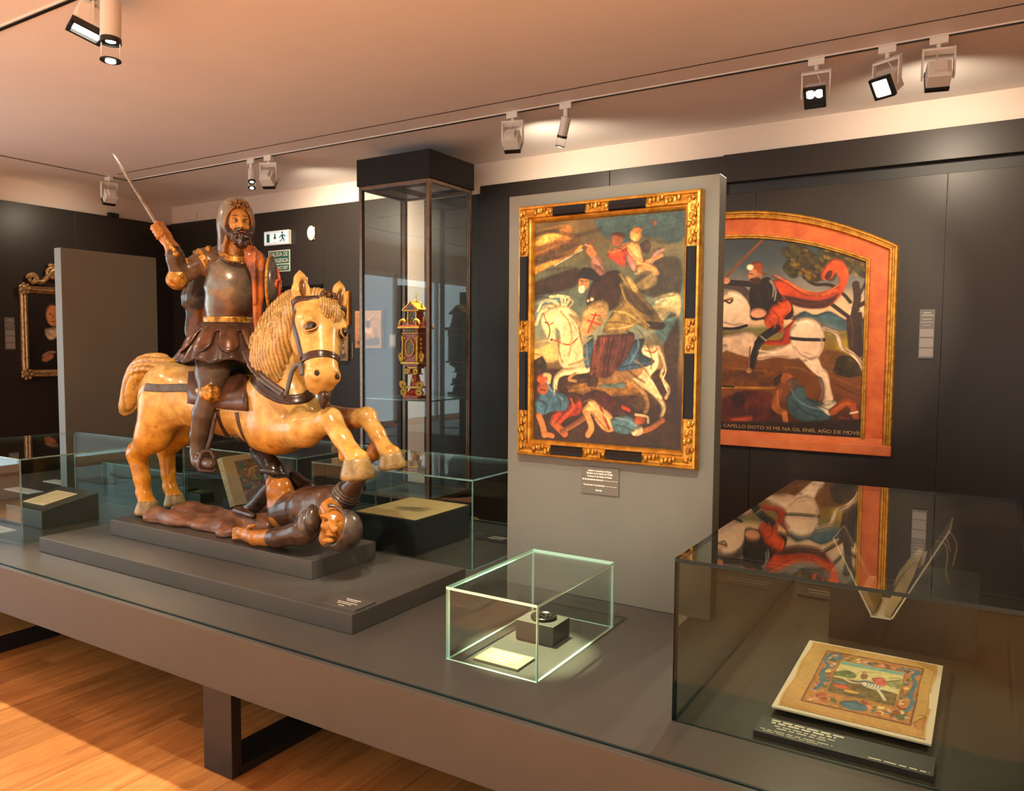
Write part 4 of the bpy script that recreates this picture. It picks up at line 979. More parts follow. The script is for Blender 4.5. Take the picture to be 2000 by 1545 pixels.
# ================================================================== pictures: brushwork laid on fine grids of paint
def lin(c): c = np.asarray(c, float)/255.; return np.where(c <= .04045, c/12.92, ((c+.055)/1.055)**2.4)
def vnoise(h, w, n, seed):
    """blotchy value noise, n cells across"""
    r = np.random.RandomState(seed); m = max(2, int(n*h/w)); g = r.rand(m+2, n+2); y = np.linspace(0, m, h); x = np.linspace(0, n, w)
    yi = np.minimum(y.astype(int), m-1); xi = np.minimum(x.astype(int), n-1); fy = (y-yi)[:, None]; fx = (x-xi)[None]; fy = fy*fy*(3-2*fy); fx = fx*fx*(3-2*fx)
    return g[yi][:, xi]*(1-fy)*(1-fx)+g[yi+1][:, xi]*fy*(1-fx)+g[yi][:, xi+1]*(1-fy)*fx+g[yi+1][:, xi+1]*fy*fx
class Canvas:
    def __init__(s, w, h, mp):
        """mp maps drawing coordinates to u, v in 0..1 (v down)"""
        s.w, s.h, s.mp = w, h, mp; s.c = np.zeros((h, w, 3)); s.tx = [vnoise(h, w, 26, 90+i) for i in range(5)]+[vnoise(h, w, 90, 70+i) for i in range(3)]; s.yy, s.xx = np.mgrid[0:h, 0:w].astype(float); s.seed = 1
    def P(s, pts):
        q = np.array([s.mp(*p) for p in pts]); return q*np.array([s.w, s.h])
    def wash(s, rows):
        """vertical wash: list of (v, colour)"""
        v = np.linspace(0, 1, s.h); C = np.array([lin(c) for _, c in rows]); V = [r[0] for r in rows]
        s.c[:] = np.stack([np.interp(v, V, C[:, i]) for i in range(3)], 1)[:, None, :]
    def blot(s, n, amt, seed=None):
        s.seed += 1; k = 1+amt*(vnoise(s.h, s.w, n, seed or s.seed)-.5)*2; s.c *= k[..., None]
    def _lay(s, sl, m, col, grad, tex, vol):
        s.seed += 1; col = lin(col); k = np.ones_like(m); X = s.xx[sl]; Y = s.yy[sl]
        if grad is not None:
            gx, gy, a = grad; ys, xs = np.where(m > .3)
            if len(xs) > 3:
                xs = X[ys, xs]; ys = Y[:, 0][ys]
                t = (X-xs.mean())/(xs.std()+1e-6)*gx+(Y-ys.mean())/(ys.std()+1e-6)*gy; k = k*(1+a*np.clip(t, -1.8, 1.8))
        if vol:
            r = max(2, int(min(m.shape)*.10)); b = s._blur(m, min(r, 9)); b = np.roll(np.roll(b, min(r, 4), 0), min(r, 4)//2, 1); k = k*(1-vol+vol*1.32*np.clip(b, 0, 1)**1.3)
        if tex: k = k*(1+tex*(s.tx[s.seed % 5][sl]-.5)*2)*(1+.7*tex*(s.tx[5+s.seed % 3][sl]-.5)*2)
        s.c[sl] = s.c[sl]*(1-m[..., None])+m[..., None]*np.clip(col*k[..., None], 0, 1)
    def _blur(s, m, r):
        for _ in range(int(r)):
            m = (m+np.roll(m, 1, 0)+np.roll(m, -1, 0)+np.roll(m, 1, 1)+np.roll(m, -1, 1))/5
        return m
    def _win(s, q, pad):
        x0, y0 = np.floor(q.min(0)).astype(int)-pad; x1, y1 = np.ceil(q.max(0)).astype(int)+pad+1
        x0, y0 = max(x0, 0), max(y0, 0); x1, y1 = min(x1, s.w), min(y1, s.h)
        return None if x1-x0 < 2 or y1-y0 < 2 else (slice(y0, y1), slice(x0, x1))
    def poly(s, pts, col, grad=None, tex=.25, soft=1, curve=True, op=1.0, vol=None):
        q = s.P(pts)
        if curve:
            n = len(q); q3 = [np.append(p, 0) for p in q]; q = smooth_path(q3[-2:]+q3+q3[:2], n*6)[:, :2] if n > 3 else q
            if n > 3: k = len(q); q = q[int(k*1.6/(n+3)):]
        sl = s._win(q, 3+soft)
        if sl is None: return
        X = s.xx[sl]; Y = s.yy[sl]; ins = np.zeros(X.shape, bool)
        for a, b in zip(q, np.roll(q, -1, 0)):
            if a[1] == b[1]: continue
            c = ((a[1] > Y) != (b[1] > Y)) & (X < (b[0]-a[0])*(Y-a[1])/(b[1]-a[1])+a[0]); ins ^= c
        m = s._blur(ins.astype(float), soft)*op; s._lay(sl, m, col, grad, tex, (.55 if soft < 4 else 0) if vol is None else vol)
    def oval(s, c, rx, ry, col, grad=None, tex=.25, rot=0, soft=1, op=1.0, n=20):
        cr, sr = math.cos(rot), math.sin(rot)
        s.poly([(c[0]+rx*math.cos(t)*cr-ry*math.sin(t)*sr, c[1]+rx*math.cos(t)*sr+ry*math.sin(t)*cr) for t in np.linspace(0, 2*math.pi, n, endpoint=False)], col, grad, tex, soft, False, op)
    def line(s, pts, w, col, tex=.15, soft=1, op=1.0):
        q = s.P(pts); sc = s.w*abs(s.mp(pts[0][0]+10, pts[0][1])[0]-s.mp(*pts[0])[0])/10
        if len(q) > 2: q = smooth_path([np.append(p, 0) for p in q], len(q)*6)[:, :2]
        sl = s._win(q, int(w*sc/2)+3+soft)
        if sl is None: return
        X = s.xx[sl]; Y = s.yy[sl]; d = np.full(X.shape, 1e9)
        for a, b in zip(q[:-1], q[1:]):
            ba = b-a; L = ba@ba+1e-9; t = np.clip(((X-a[0])*ba[0]+(Y-a[1])*ba[1])/L, 0, 1); d = np.minimum(d, np.hypot(X-a[0]-t*ba[0], Y-a[1]-t*ba[1]))
        m = np.clip(w*sc/2+.6-d, 0, 1); s._lay(sl, s._blur(m, soft-1)*op, col, None, tex, .35 if w*sc > 6 else 0)
    def tone(s, g): s.c = np.clip(s.c, 0, 1)**g
    def mesh(s, name, m, fn, parent=None, gain=1.0, keep=None):
        """fn(u, v) -> world points; keep(u, v) mask trims the outline"""
        u, v = np.meshgrid((np.arange(s.w))/(s.w-1), (np.arange(s.h))/(s.h-1)); V = fn(u.ravel(), v.ravel())
        i = np.arange(s.w*s.h).reshape(s.h, s.w); F = np.stack([i[1:, :-1], i[1:, 1:], i[:-1, 1:], i[:-1, :-1]], -1).reshape(-1, 4)
        if keep is not None:
            k = keep(u.ravel(), v.ravel()); F = F[k[F].all(1)]
        return skin(name, V, F, m, parent, np.clip(s.c*gain, 0, 1).reshape(-1, 3))
OIL = mat('oil_paint', (1, 1, 1), 0.42, attr='paint', bump=.12, bscale=160)
PAPER = mat('painted_parchment', (1, 1, 1), 0.6, attr='paint', bump=.06, bscale=90)

def plane_uv(Y, x0, x1, z0, z1, ox, oy, sc):
    def f(x, y):
        p = at(ox+x*sc, oy+y*sc, Y); return (p.x-x0)/(x1-x0), (z1-p.z)/(z1-z0)
    return f

GOLD = mat('gold_leaf_frame', (0.62, 0.31, 0.045), 0.30, metal=.65, col2=(0.36, 0.15, 0.018), scale=26, bump=.12, bscale=60)
GOLDC = mat('carved_gold_leaf', (0.60, 0.29, 0.04), 0.33, metal=.6, col2=(0.20, 0.075, 0.010), scale=38, bump=.9, bscale=42)
EBONY = mat('ebonised_wood', (0.006, 0.006, 0.007), 0.3, spec=.2)
def moulding(x0, x1, z0, z1, Y, prof, name, m, parent, sides='tblr'):
    """four mitred lengths round a rectangle on plane Y; prof = (inward offset, height towards -Y)"""
    c = {'l': ((x0, z0), (x0, z1), (1, 0)), 'r': ((x1, z1), (x1, z0), (-1, 0)), 't': ((x0, z1), (x1, z1), (0, -1)), 'b': ((x1, z0), (x0, z0), (0, 1))}
    for s_ in sides:
        a, b, n = c[s_]; d = (np.array(b)-np.array(a)); d = d/np.linalg.norm(d); rows = []
        for (o, h) in prof:
            p = np.array(a)+np.array(n)*o+d*o; q = np.array(b)+np.array(n)*o-d*o; rows.append([(p[0], Y-h, p[1]), (q[0], Y-h, q[1])])
        mb = MB(); mb.strip(rows); mb.strip([rows[-1], rows[0]]); mb.build(name, m, parent)

def battle_painting():
    Y = 2.862; fx0, fx1, fz0, fz1 = -1.716, -0.930, 1.143, 2.186
    t = thing('framed_painting', 'battle painting in a gold and black frame hung on the grey panel', 'painting', ((fx0+fx1)/2, Y, fz0))
    w_ = .070
    prof = [(0, 0), (0, .030), (.006, .040), (.014, .042), (.018, .036), (.024, .034), (.040, .040), (.050, .042), (.054, .034), (.060, .030), (.066, .024), (w_, .014), (w_, 0)]
    moulding(fx0, fx1, fz0, fz1, Y, prof, 'frame_rail', GOLD, t)
    # black lengths between the carved ones
    def bar(side, a, b):
        prof2 = [(.013, .036), (.016, .0445), (.030, .0445), (.046, .0465), (.053, .040)]; rows = []
        for o, h in prof2:
            if side == 'l': rows.append([(fx0+o, Y-h, a), (fx0+o, Y-h, b)])
            if side == 'r': rows.append([(fx1-o, Y-h, b), (fx1-o, Y-h, a)])
            if side == 't': rows.append([(a, Y-h, fz1-o), (b, Y-h, fz1-o)])
            if side == 'b': rows.append([(b, Y-h, fz0+o), (a, Y-h, fz0+o)])
        mb = MB(); mb.strip(rows); mb.build('black_panel', EBONY, t, solid=.003)
    H = fz1-fz0; W = fx1-fx0
    for s_ in 'lr':
        bar(s_, fz0+H*.185, fz0+H*.42); bar(s_, fz0+H*.545, fz0+H*.80)
    for s_ in 'tb':
        bar(s_, fx0+W*.215, fx0+W*.40); bar(s_, fx0+W*.53, fx0+W*.725)
    def carve(xa, xb, za, zb, horiz):
        n = max(3, int((xb-xa if horiz else zb-za)/.028)); mb = MB()
        for i in range(n):
            q = (i+.5)/n; x = xa+(xb-xa)*q if horiz else (xa+xb)/2+.008*math.sin(i*2.1); z = za+(zb-za)*q if not horiz else (za+zb)/2+.008*math.sin(i*2.1)
            mb.ball((x-.008, Y-.041, z), (.009, .0045, .014), 8, 5); mb.ball((x+.008, Y-.041, z+.006), (.008, .005, .011), 8, 5)
        mb.build('carved_ornament', GOLDC, t, smooth=True)
    for xa, xb in ((fx0, fx0+.062), (fx1-.062, fx1)):
        for a, b in ((0.02, .18), (.425, .54), (.805, .98)): carve(xa+.02, xb-.02, fz0+H*a, fz0+H*b, False)
    for za in (fz0+.031, fz1-.031):
        for a, b in ((.10, .205), (.405, .525), (.735, .90)): carve(fx0+W*a, fx0+W*b, za, za, True)
    # canvas
    x0, x1, z0, z1 = fx0+w_-.002, fx1-w_+.002, fz0+w_-.002, fz1-w_+.002
    C = Canvas(300, 420, plane_uv(2.845, x0, x1, z0, z1, 980, 330, 460/1061))
    C.wash([(0, (120, 100, 60)), (.12, (112, 104, 72)), (.3, (96, 110, 96)), (.48, (120, 140, 130)), (.6, (168, 150, 104)), (.7, (110, 80, 40)), (.8, (66, 44, 22)), (1, (44, 26, 14))])
    C.blot(7, .30); C.blot(18, .18)
    C.poly([(440, 180), (800, 175), (800, 330), (640, 300), (560, 340), (440, 290)], (62, 88, 92), (1, 0, -.1), .3, 8)
    C.poly([(125, 300), (300, 250), (300, 330), (125, 400)], (176, 126, 52), None, .5, 6, op=.8); C.poly([(130, 330), (200, 290), (270, 300), (210, 330), (160, 345)], (226, 182, 96), None, .3, 4)
    C.poly([(130, 440), (330, 350), (350, 365), (200, 445), (130, 480)], (220, 170, 80), None, .4, 4, op=.9); C.poly([(130, 480), (330, 440), (340, 520), (200, 570), (130, 590)], (62, 48, 32), None, .4, 7)
    C.poly([(125, 380), (270, 340), (350, 290), (330, 370), (200, 420), (125, 430)], (84, 60, 32), None, .5, 5, op=.8)
    C.poly([(560, 480), (700, 400), (800, 410), (800, 560), (720, 580), (620, 560)], (64, 58, 46), None, .4, 8, op=.9); C.poly([(600, 490), (680, 460), (690, 520), (620, 540)], (150, 136, 96), None, .3, 5, op=.8)
    C.poly([(660, 600), (790, 560), (790, 680), (720, 760), (690, 690)], (196, 184, 140), None, .3, 6); C.poly([(690, 700), (760, 640), (790, 700), (760, 790), (700, 760)], (92, 132, 134), None, .3, 5)
    C.poly([(130, 590), (260, 570), (250, 620), (160, 680), (130, 760)], (104, 136, 140), None, .25, 6); C.poly([(130, 790), (250, 770), (250, 860), (140, 860)], (220, 196, 130), None, .2, 5)
    C.poly([(130, 840), (180, 840), (200, 900), (150, 930), (130, 930)], (58, 46, 22), None, .6, 3); C.poly([(720, 700), (790, 660), (790, 900), (740, 900)], (72, 54, 30), None, .5, 6)
    C.poly([(130, 900), (790, 900), (780, 1250), (130, 1215)], (66, 42, 20), None, .5, 8, False); C.poly([(300, 960), (560, 930), (640, 990), (520, 1020), (340, 1010)], (150, 112, 52), None, .5, 5); C.poly([(430, 965), (550, 960), (540, 985), (440, 980)], (92, 120, 120), None, .3, 3)
    C.poly([(560, 1010), (660, 1000), (700, 1060), (600, 1080)], (96, 74, 30), None, .5, 6, op=.7)
    # horse
    CR_ = (222, 204, 160)
    C.poly([(640, 740), (690, 790), (702, 850), (692, 900), (665, 935), (695, 990), (732, 1055), (727, 1105), (706, 1115), (714, 1068), (670, 1012), (600, 960), (540, 900), (580, 850)], CR_, (-.5, .8, -.16), .3, 2)
    C.poly([(600, 930), (645, 1000), (662, 1060), (648, 1100), (632, 1092), (643, 1050), (620, 1005), (570, 950)], (150, 124, 84), None, .3, 1)
    C.poly([(380, 860), (600, 860), (620, 930), (480, 960), (390, 920)], (136, 108, 68), None, .3, 3)
    C.poly([(170, 650), (200, 630), (260, 612), (310, 628), (345, 668), (362, 730), (365, 790), (385, 840), (386, 890), (300, 902), (258, 875), (248, 805), (262, 745), (240, 712), (240, 762), (216, 782), (194, 745), (176, 700)], CR_, (.6, .3, -.14), .22, 2)
    C.poly([(290, 630), (340, 665), (362, 730), (350, 760), (318, 700)], (150, 128, 88), None, .3, 3, op=.7); C.line([(205, 690), (214, 730), (206, 765)], 5, (110, 80, 54)); C.oval((196, 690), 6, 5, (30, 20, 14)); C.oval((222, 768), 7, 6, (110, 60, 40))
    for a in ([(200, 630), (170, 650), (150, 700)], [(250, 612), (215, 590), (180, 600), (160, 640)], [(270, 610), (260, 575), (215, 575)], [(285, 615), (300, 580), (250, 570)], [(230, 615), (190, 620), (165, 660)]): C.line(a, 10, (226, 206, 160), .3)
    C.poly([(300, 888), (382, 884), (386, 915), (275, 930), (250, 958), (244, 1020), (228, 1022), (228, 950), (250, 914)], CR_, (0, 1, -.15), .25, 1); C.line([(330, 915), (300, 945), (330, 955)], 12, (170, 140, 96))
    C.line([(185, 650), (205, 700), (230, 690)], 4, (190, 70, 30)); C.line([(232, 770), (300, 790), (350, 750)], 5, (196, 70, 30)); C.line([(640, 815), (680, 825), (700, 800)], 5, (190, 70, 34))
    C.line([(700, 800), (728, 880), (714, 930), (748, 990), (735, 1030)], 13, (206, 186, 140), .4); C.line([(706, 820), (735, 900), (722, 950), (742, 1000)], 5, (240, 226, 184))
    # rider
    C.poly([(370, 770), (412, 752), (400, 860), (380, 900), (364, 850)], (64, 96, 118), (-1, 0, .2), .3, 2); C.poly([(590, 715), (640, 760), (628, 825), (686, 862), (645, 890), (512, 908), (560, 830)], (54, 84, 106), (.4, -.8, -.25), .35, 2)
    C.poly([(440, 735), (588, 735), (572, 820), (512, 905), (470, 940), (396, 930), (402, 830), (425, 765)], (92, 52, 40), (1, 0, -.2), .4, 2); C.line([(460, 760), (440, 850), (420, 930)], 8, (134, 76, 58), .4); C.line([(500, 760), (480, 850), (470, 930)], 7, (60, 32, 26), .4)
    C.poly([(390, 905), (430, 905), (424, 985), (386, 985)], (70, 46, 28), None, .4, 1)
    C.poly([(372, 560), (400, 515), (450, 470), (525, 458), (540, 530), (510, 620), (440, 650), (385, 620)], (56, 38, 26), (-1, .2, .1), .4, 2)
    C.poly([(520, 456), (575, 488), (625, 560), (690, 640), (725, 700), (715, 722), (650, 722), (600, 700), (545, 738), (452, 735), (495, 640), (535, 560)], (112, 96, 54), (.3, .4, .0), .35, 2)
    C.poly([(480, 660), (560, 600), (650, 640), (600, 700), (540, 730), (460, 725)], (156, 136, 78), None, .4, 4, op=.8); C.poly([(540, 500), (600, 560), (680, 650), (640, 650), (560, 590)], (66, 54, 32), None, .4, 4, op=.8); C.poly([(640, 660), (725, 690), (720, 722), (660, 715)], (44, 34, 22), None, .3, 2)
    C.poly([(520, 458), (570, 480), (610, 540), (590, 550), (540, 500)], (184, 168, 104), None, .3, 2, op=.8)
    C.poly([(396, 440), (398, 392), (430, 385), (452, 425), (462, 470), (410, 480)], (140, 106, 92), (-1, 0, .15), .35, 2); C.poly([(365, 352), (385, 330), (408, 345), (426, 385), (398, 398)], (172, 120, 70), None, .3, 1); C.line([(360, 355), (410, 322)], 7, (120, 80, 40)); C.line([(360, 362), (235, 434)], 5, (196, 190, 170))
    C.oval((366, 512), 25, 34, (186, 138, 88), (-1, 0, .1), .2); C.oval((356, 538), 16, 20, (212, 198, 172)); C.line([(352, 502), (362, 504)], 4, (60, 36, 20)); C.line([(372, 506), (384, 504)], 4, (60, 36, 20)); C.line([(362, 508), (358, 522)], 4, (150, 100, 60))
    C.poly([(340, 462), (360, 444), (400, 446), (438, 480), (436, 510), (400, 500), (360, 492), (338, 486)], (34, 28, 24), None, .3, 1); C.oval((402, 585), 9, 8, (226, 210, 180)); C.oval((385, 592), 6, 6, (220, 200, 170))
    C.poly([(345, 700), (360, 645), (405, 600), (452, 590), (478, 610), (470, 670), (430, 720), (385, 750), (352, 745)], (168, 146, 98), (1, .2, -.22), .3, 2); C.line([(385, 735), (420, 650)], 7, (176, 62, 30)); C.line([(385, 680), (440, 700)], 7, (176, 62, 30)); C.line([(400, 655), (440, 660)], 6, (176, 62, 30))
    # winged children
    C.poly([(610, 330), (650, 315), (668, 340), (655, 380), (630, 370)], (70, 58, 44), None, .4, 2); C.poly([(655, 400), (680, 360), (735, 352), (700, 392), (680, 420), (660, 440)], (150, 124, 110), None, .4, 2)
    C.oval((598, 295), 26, 30, (206, 152, 92), (-1, -.3, .12)); C.oval((605, 275), 24, 16, (180, 126, 60), None, .4)
    C.poly([(540, 330), (575, 325), (612, 335), (625, 380), (635, 430), (622, 462), (606, 455), (598, 420), (570, 395), (560, 360), (540, 352)], (208, 158, 104), (-.8, .2, .14), .25, 2); C.poly([(600, 420), (640, 410), (690, 440), (705, 470), (690, 475), (650, 450), (610, 450)], (196, 140, 88), None, .25, 2); C.line([(650, 415), (690, 402), (718, 388)], 12, (196, 140, 88))
    C.poly([(565, 360), (590, 400), (600, 450), (585, 455), (562, 410)], (186, 130, 124), None, .3, 2)
    C.oval((515, 316), 27, 30, (150, 92, 56), (-1, 0, .1)); C.poly([(480, 300), (500, 285), (545, 290), (550, 310), (510, 300)], (90, 52, 28), None, .3, 1); C.poly([(500, 350), (560, 350), (552, 420), (545, 440), (500, 410), (470, 390)], (164, 62, 30), (-.5, 0, .2), .4, 2); C.line([(480, 372), (520, 366), (555, 345)], 14, (176, 116, 70)); C.line([(455, 395), (520, 345)], 3, (120, 84, 50)); C.line([(635, 262), (665, 224)], 4, (90, 70, 44)); C.oval((684, 242), 11, 14, (120, 80, 44))
    # the fallen
    C.poly([(360, 985), (430, 985), (500, 1030), (560, 1090), (480, 1100), (400, 1050)], (74, 34, 26), None, .4, 3); C.line([(540, 1070), (570, 1085)], 14, (176, 66, 30))
    C.poly([(200, 925), (232, 985), (296, 1030), (286, 1085), (225, 1090), (165, 1110), (148, 1060), (165, 1010)], (70, 110, 134), (.5, -.3, -.16), .35, 2); C.oval((182, 985), 26, 30, (168, 96, 44), (1, 0, .1)); C.oval((182, 942), 28, 24, (178, 92, 40)); C.line([(190, 925), (212, 930), (208, 960)], 16, (214, 190, 140)); C.line([(172, 992), (192, 996)], 5, (90, 40, 20))
    C.poly([(300, 1018), (352, 1035), (350, 1100), (292, 1118), (245, 1160), (215, 1135), (240, 1090), (290, 1085)], (168, 68, 30), (-.4, -.3, .2), .4, 2); C.line([(165, 1110), (180, 1150), (190, 1195)], 26, (190, 132, 80)); C.line([(185, 1190), (225, 1200)], 20, (196, 132, 74)); C.line([(230, 1140), (280, 1190)], 30, (170, 100, 50)); C.line([(270, 1180), (340, 1140), (380, 1110)], 20, (150, 104, 60))
    C.poly([(356, 1060), (400, 1035), (440, 1065), (492, 1108), (505, 1170), (470, 1182), (430, 1150), (400, 1100), (370, 1110)], (206, 160, 110), (-.6, -.4, .14), .25, 2); C.line([(380, 1100), (400, 1160), (385, 1195)], 26, (196, 148, 96)); C.line([(440, 1070), (480, 1170)], 10, (150, 66, 34))
    C.poly([(486, 1102), (560, 1108), (615, 1150), (590, 1190), (505, 1180)], (84, 122, 136), (0, -1, .16), .3, 2); C.oval((618, 1128), 27, 22, (160, 88, 40), None, .25); C.line([(600, 1105), (650, 1115), (655, 1140)], 10, (212, 196, 160)); C.line([(600, 1185), (660, 1170), (720, 1130)], 22, (184, 116, 62)); C.poly([(575, 1160), (625, 1155), (630, 1190), (590, 1200)], (210, 196, 160), None, .3, 1)
    # folds, hair and lights laid over the forms
    for a, w, c in (
        ([(545, 480), (590, 560), (650, 640), (690, 700)], 7, (74, 60, 34)), ([(530, 520), (560, 600), (620, 670), (660, 705)], 6, (168, 148, 88)), ([(500, 640), (560, 650), (620, 690)], 6, (190, 170, 104)), ([(470, 690), (530, 690), (590, 702)], 6, (84, 70, 40)), ([(480, 720), (540, 715), (590, 700)], 5, (206, 190, 128)), ([(560, 560), (600, 620), (640, 650)], 8, (64, 52, 30)),
        ([(420, 770), (410, 850), (402, 925)], 6, (140, 84, 64)), ([(480, 750), (468, 840), (452, 935)], 7, (58, 30, 24)), ([(530, 745), (515, 820), (490, 900)], 6, (120, 70, 54)), ([(560, 745), (548, 820), (515, 890)], 6, (52, 28, 22)), ([(445, 760), (436, 850), (424, 930)], 5, (160, 100, 76)),
        ([(600, 740), (612, 800), (570, 880)], 6, (110, 142, 160)), ([(630, 770), (618, 830), (660, 860)], 6, (30, 48, 66)), ([(580, 830), (600, 870), (640, 880)], 6, (96, 130, 150)), ([(378, 780), (382, 840), (386, 880)], 5, (120, 150, 164)), ([(540, 890), (590, 880), (650, 885)], 5, (28, 44, 60)),
        ([(262, 640), (300, 690), (312, 760), (300, 840)], 9, (176, 152, 108)), ([(250, 760), (256, 820), (270, 870)], 8, (140, 116, 78)), ([(300, 880), (340, 870), (380, 850)], 8, (160, 136, 92)), ([(330, 690), (350, 750), (372, 830)], 8, (128, 104, 70)), ([(275, 640), (330, 700), (345, 770)], 6, (240, 228, 190)), ([(230, 640), (258, 700), (268, 780), (270, 850)], 7, (244, 234, 200)),
        ([(255, 610), (232, 592), (205, 598)], 5, (246, 236, 200)), ([(240, 612), (205, 612), (178, 632)], 5, (150, 124, 84)), ([(278, 612), (282, 585), (255, 572)], 5, (250, 240, 206)), ([(300, 622), (318, 600), (300, 580)], 5, (190, 168, 120)), ([(180, 640), (166, 670), (158, 700)], 5, (246, 236, 200)),
        ([(650, 790), (672, 850), (668, 900)], 8, (110, 86, 54)), ([(600, 860), (640, 900), (668, 940)], 8, (150, 122, 80)), ([(670, 950), (700, 1005), (722, 1060)], 6, (246, 232, 190)), ([(560, 900), (600, 935), (640, 960)], 9, (84, 64, 40)), ([(270, 925), (300, 915), (350, 908)], 5, (250, 240, 206)), ([(236, 950), (234, 985), (236, 1015)], 4, (250, 240, 206)),
        ([(400, 400), (425, 415), (450, 450)], 6, (176, 140, 124)), ([(410, 430), (440, 445), (455, 465)], 5, (90, 60, 50)), ([(372, 340), (395, 350), (412, 375)], 5, (206, 156, 100)),
        ([(195, 955), (225, 1000), (270, 1035)], 7, (120, 156, 174)), ([(170, 1040), (200, 1060), (190, 1095)], 7, (36, 64, 84)), ([(240, 1010), (262, 1050), (258, 1080)], 6, (44, 72, 92)), ([(310, 1035), (320, 1075), (290, 1105)], 7, (206, 100, 50)), ([(280, 1095), (260, 1120), (236, 1145)], 6, (96, 34, 18)), ([(330, 1040), (338, 1080)], 5, (92, 32, 16)),
        ([(390, 1050), (425, 1080), (470, 1120), (490, 1160)], 8, (232, 192, 140)), ([(400, 1095), (440, 1140), (470, 1172)], 8, (150, 104, 62)), ([(510, 1120), (560, 1130), (600, 1155)], 7, (130, 164, 174)), ([(510, 1150), (560, 1165), (590, 1180)], 6, (48, 76, 90)), ([(640, 1175), (690, 1150), (722, 1132)], 5, (220, 160, 96)),
        ([(582, 335), (600, 370), (612, 420)], 6, (236, 192, 134)), ([(560, 345), (580, 375), (600, 400)], 5, (160, 112, 68)), ([(612, 425), (650, 430), (692, 458)], 5, (232, 184, 124)), ([(505, 360), (530, 385), (540, 425)], 6, (206, 92, 48)), ([(520, 355), (545, 370), (550, 410)], 5, (110, 36, 18)), ([(660, 420), (690, 380), (722, 362)], 5, (206, 176, 160))):
        C.line(a, w, c, .3, 2, .8)
    for a, w, c in (([(130, 300), (230, 280), (330, 300), (440, 270)], 16, (70, 52, 28)), ([(150, 370), (260, 330), (340, 330)], 14, (128, 92, 44)), ([(140, 420), (240, 400), (340, 380)], 12, (66, 48, 26)), ([(560, 230), (650, 200), (760, 220)], 14, (88, 116, 116)), ([(640, 300), (720, 330), (790, 320)], 16, (52, 70, 70)), ([(690, 600), (740, 580), (790, 590)], 10, (226, 214, 170)), ([(600, 470), (660, 450), (700, 470)], 12, (176, 158, 112)), ([(130, 620), (170, 600), (230, 590)], 10, (146, 170, 166)), ([(560, 1010), (640, 1020), (720, 1040)], 8, (116, 88, 40)), ([(300, 1000), (400, 985), (470, 1000)], 7, (176, 134, 62))):
        C.line(a, w, c, .5, 4, .55)
    C.poly([(560, 700), (800, 650), (790, 1250), (600, 1245), (640, 1100), (740, 1000), (700, 850)], (30, 20, 12), None, .4, 14, True, .35, 0)
    C.blot(60, .12); C.blot(130, .10); C.tone(1.25); C.c *= np.array([1.05, .97, .80])
    C.mesh('canvas', OIL, lambda u, v: np.stack([x0+u*(x1-x0), np.full_like(u, Y-.012), z1-v*(z1-z0)], 1), t, 1.0)
    MB().box(x0, x1, Y-.010, Y-.001, z0, z1).build('backing_board', EBONY, t)
battle_painting()

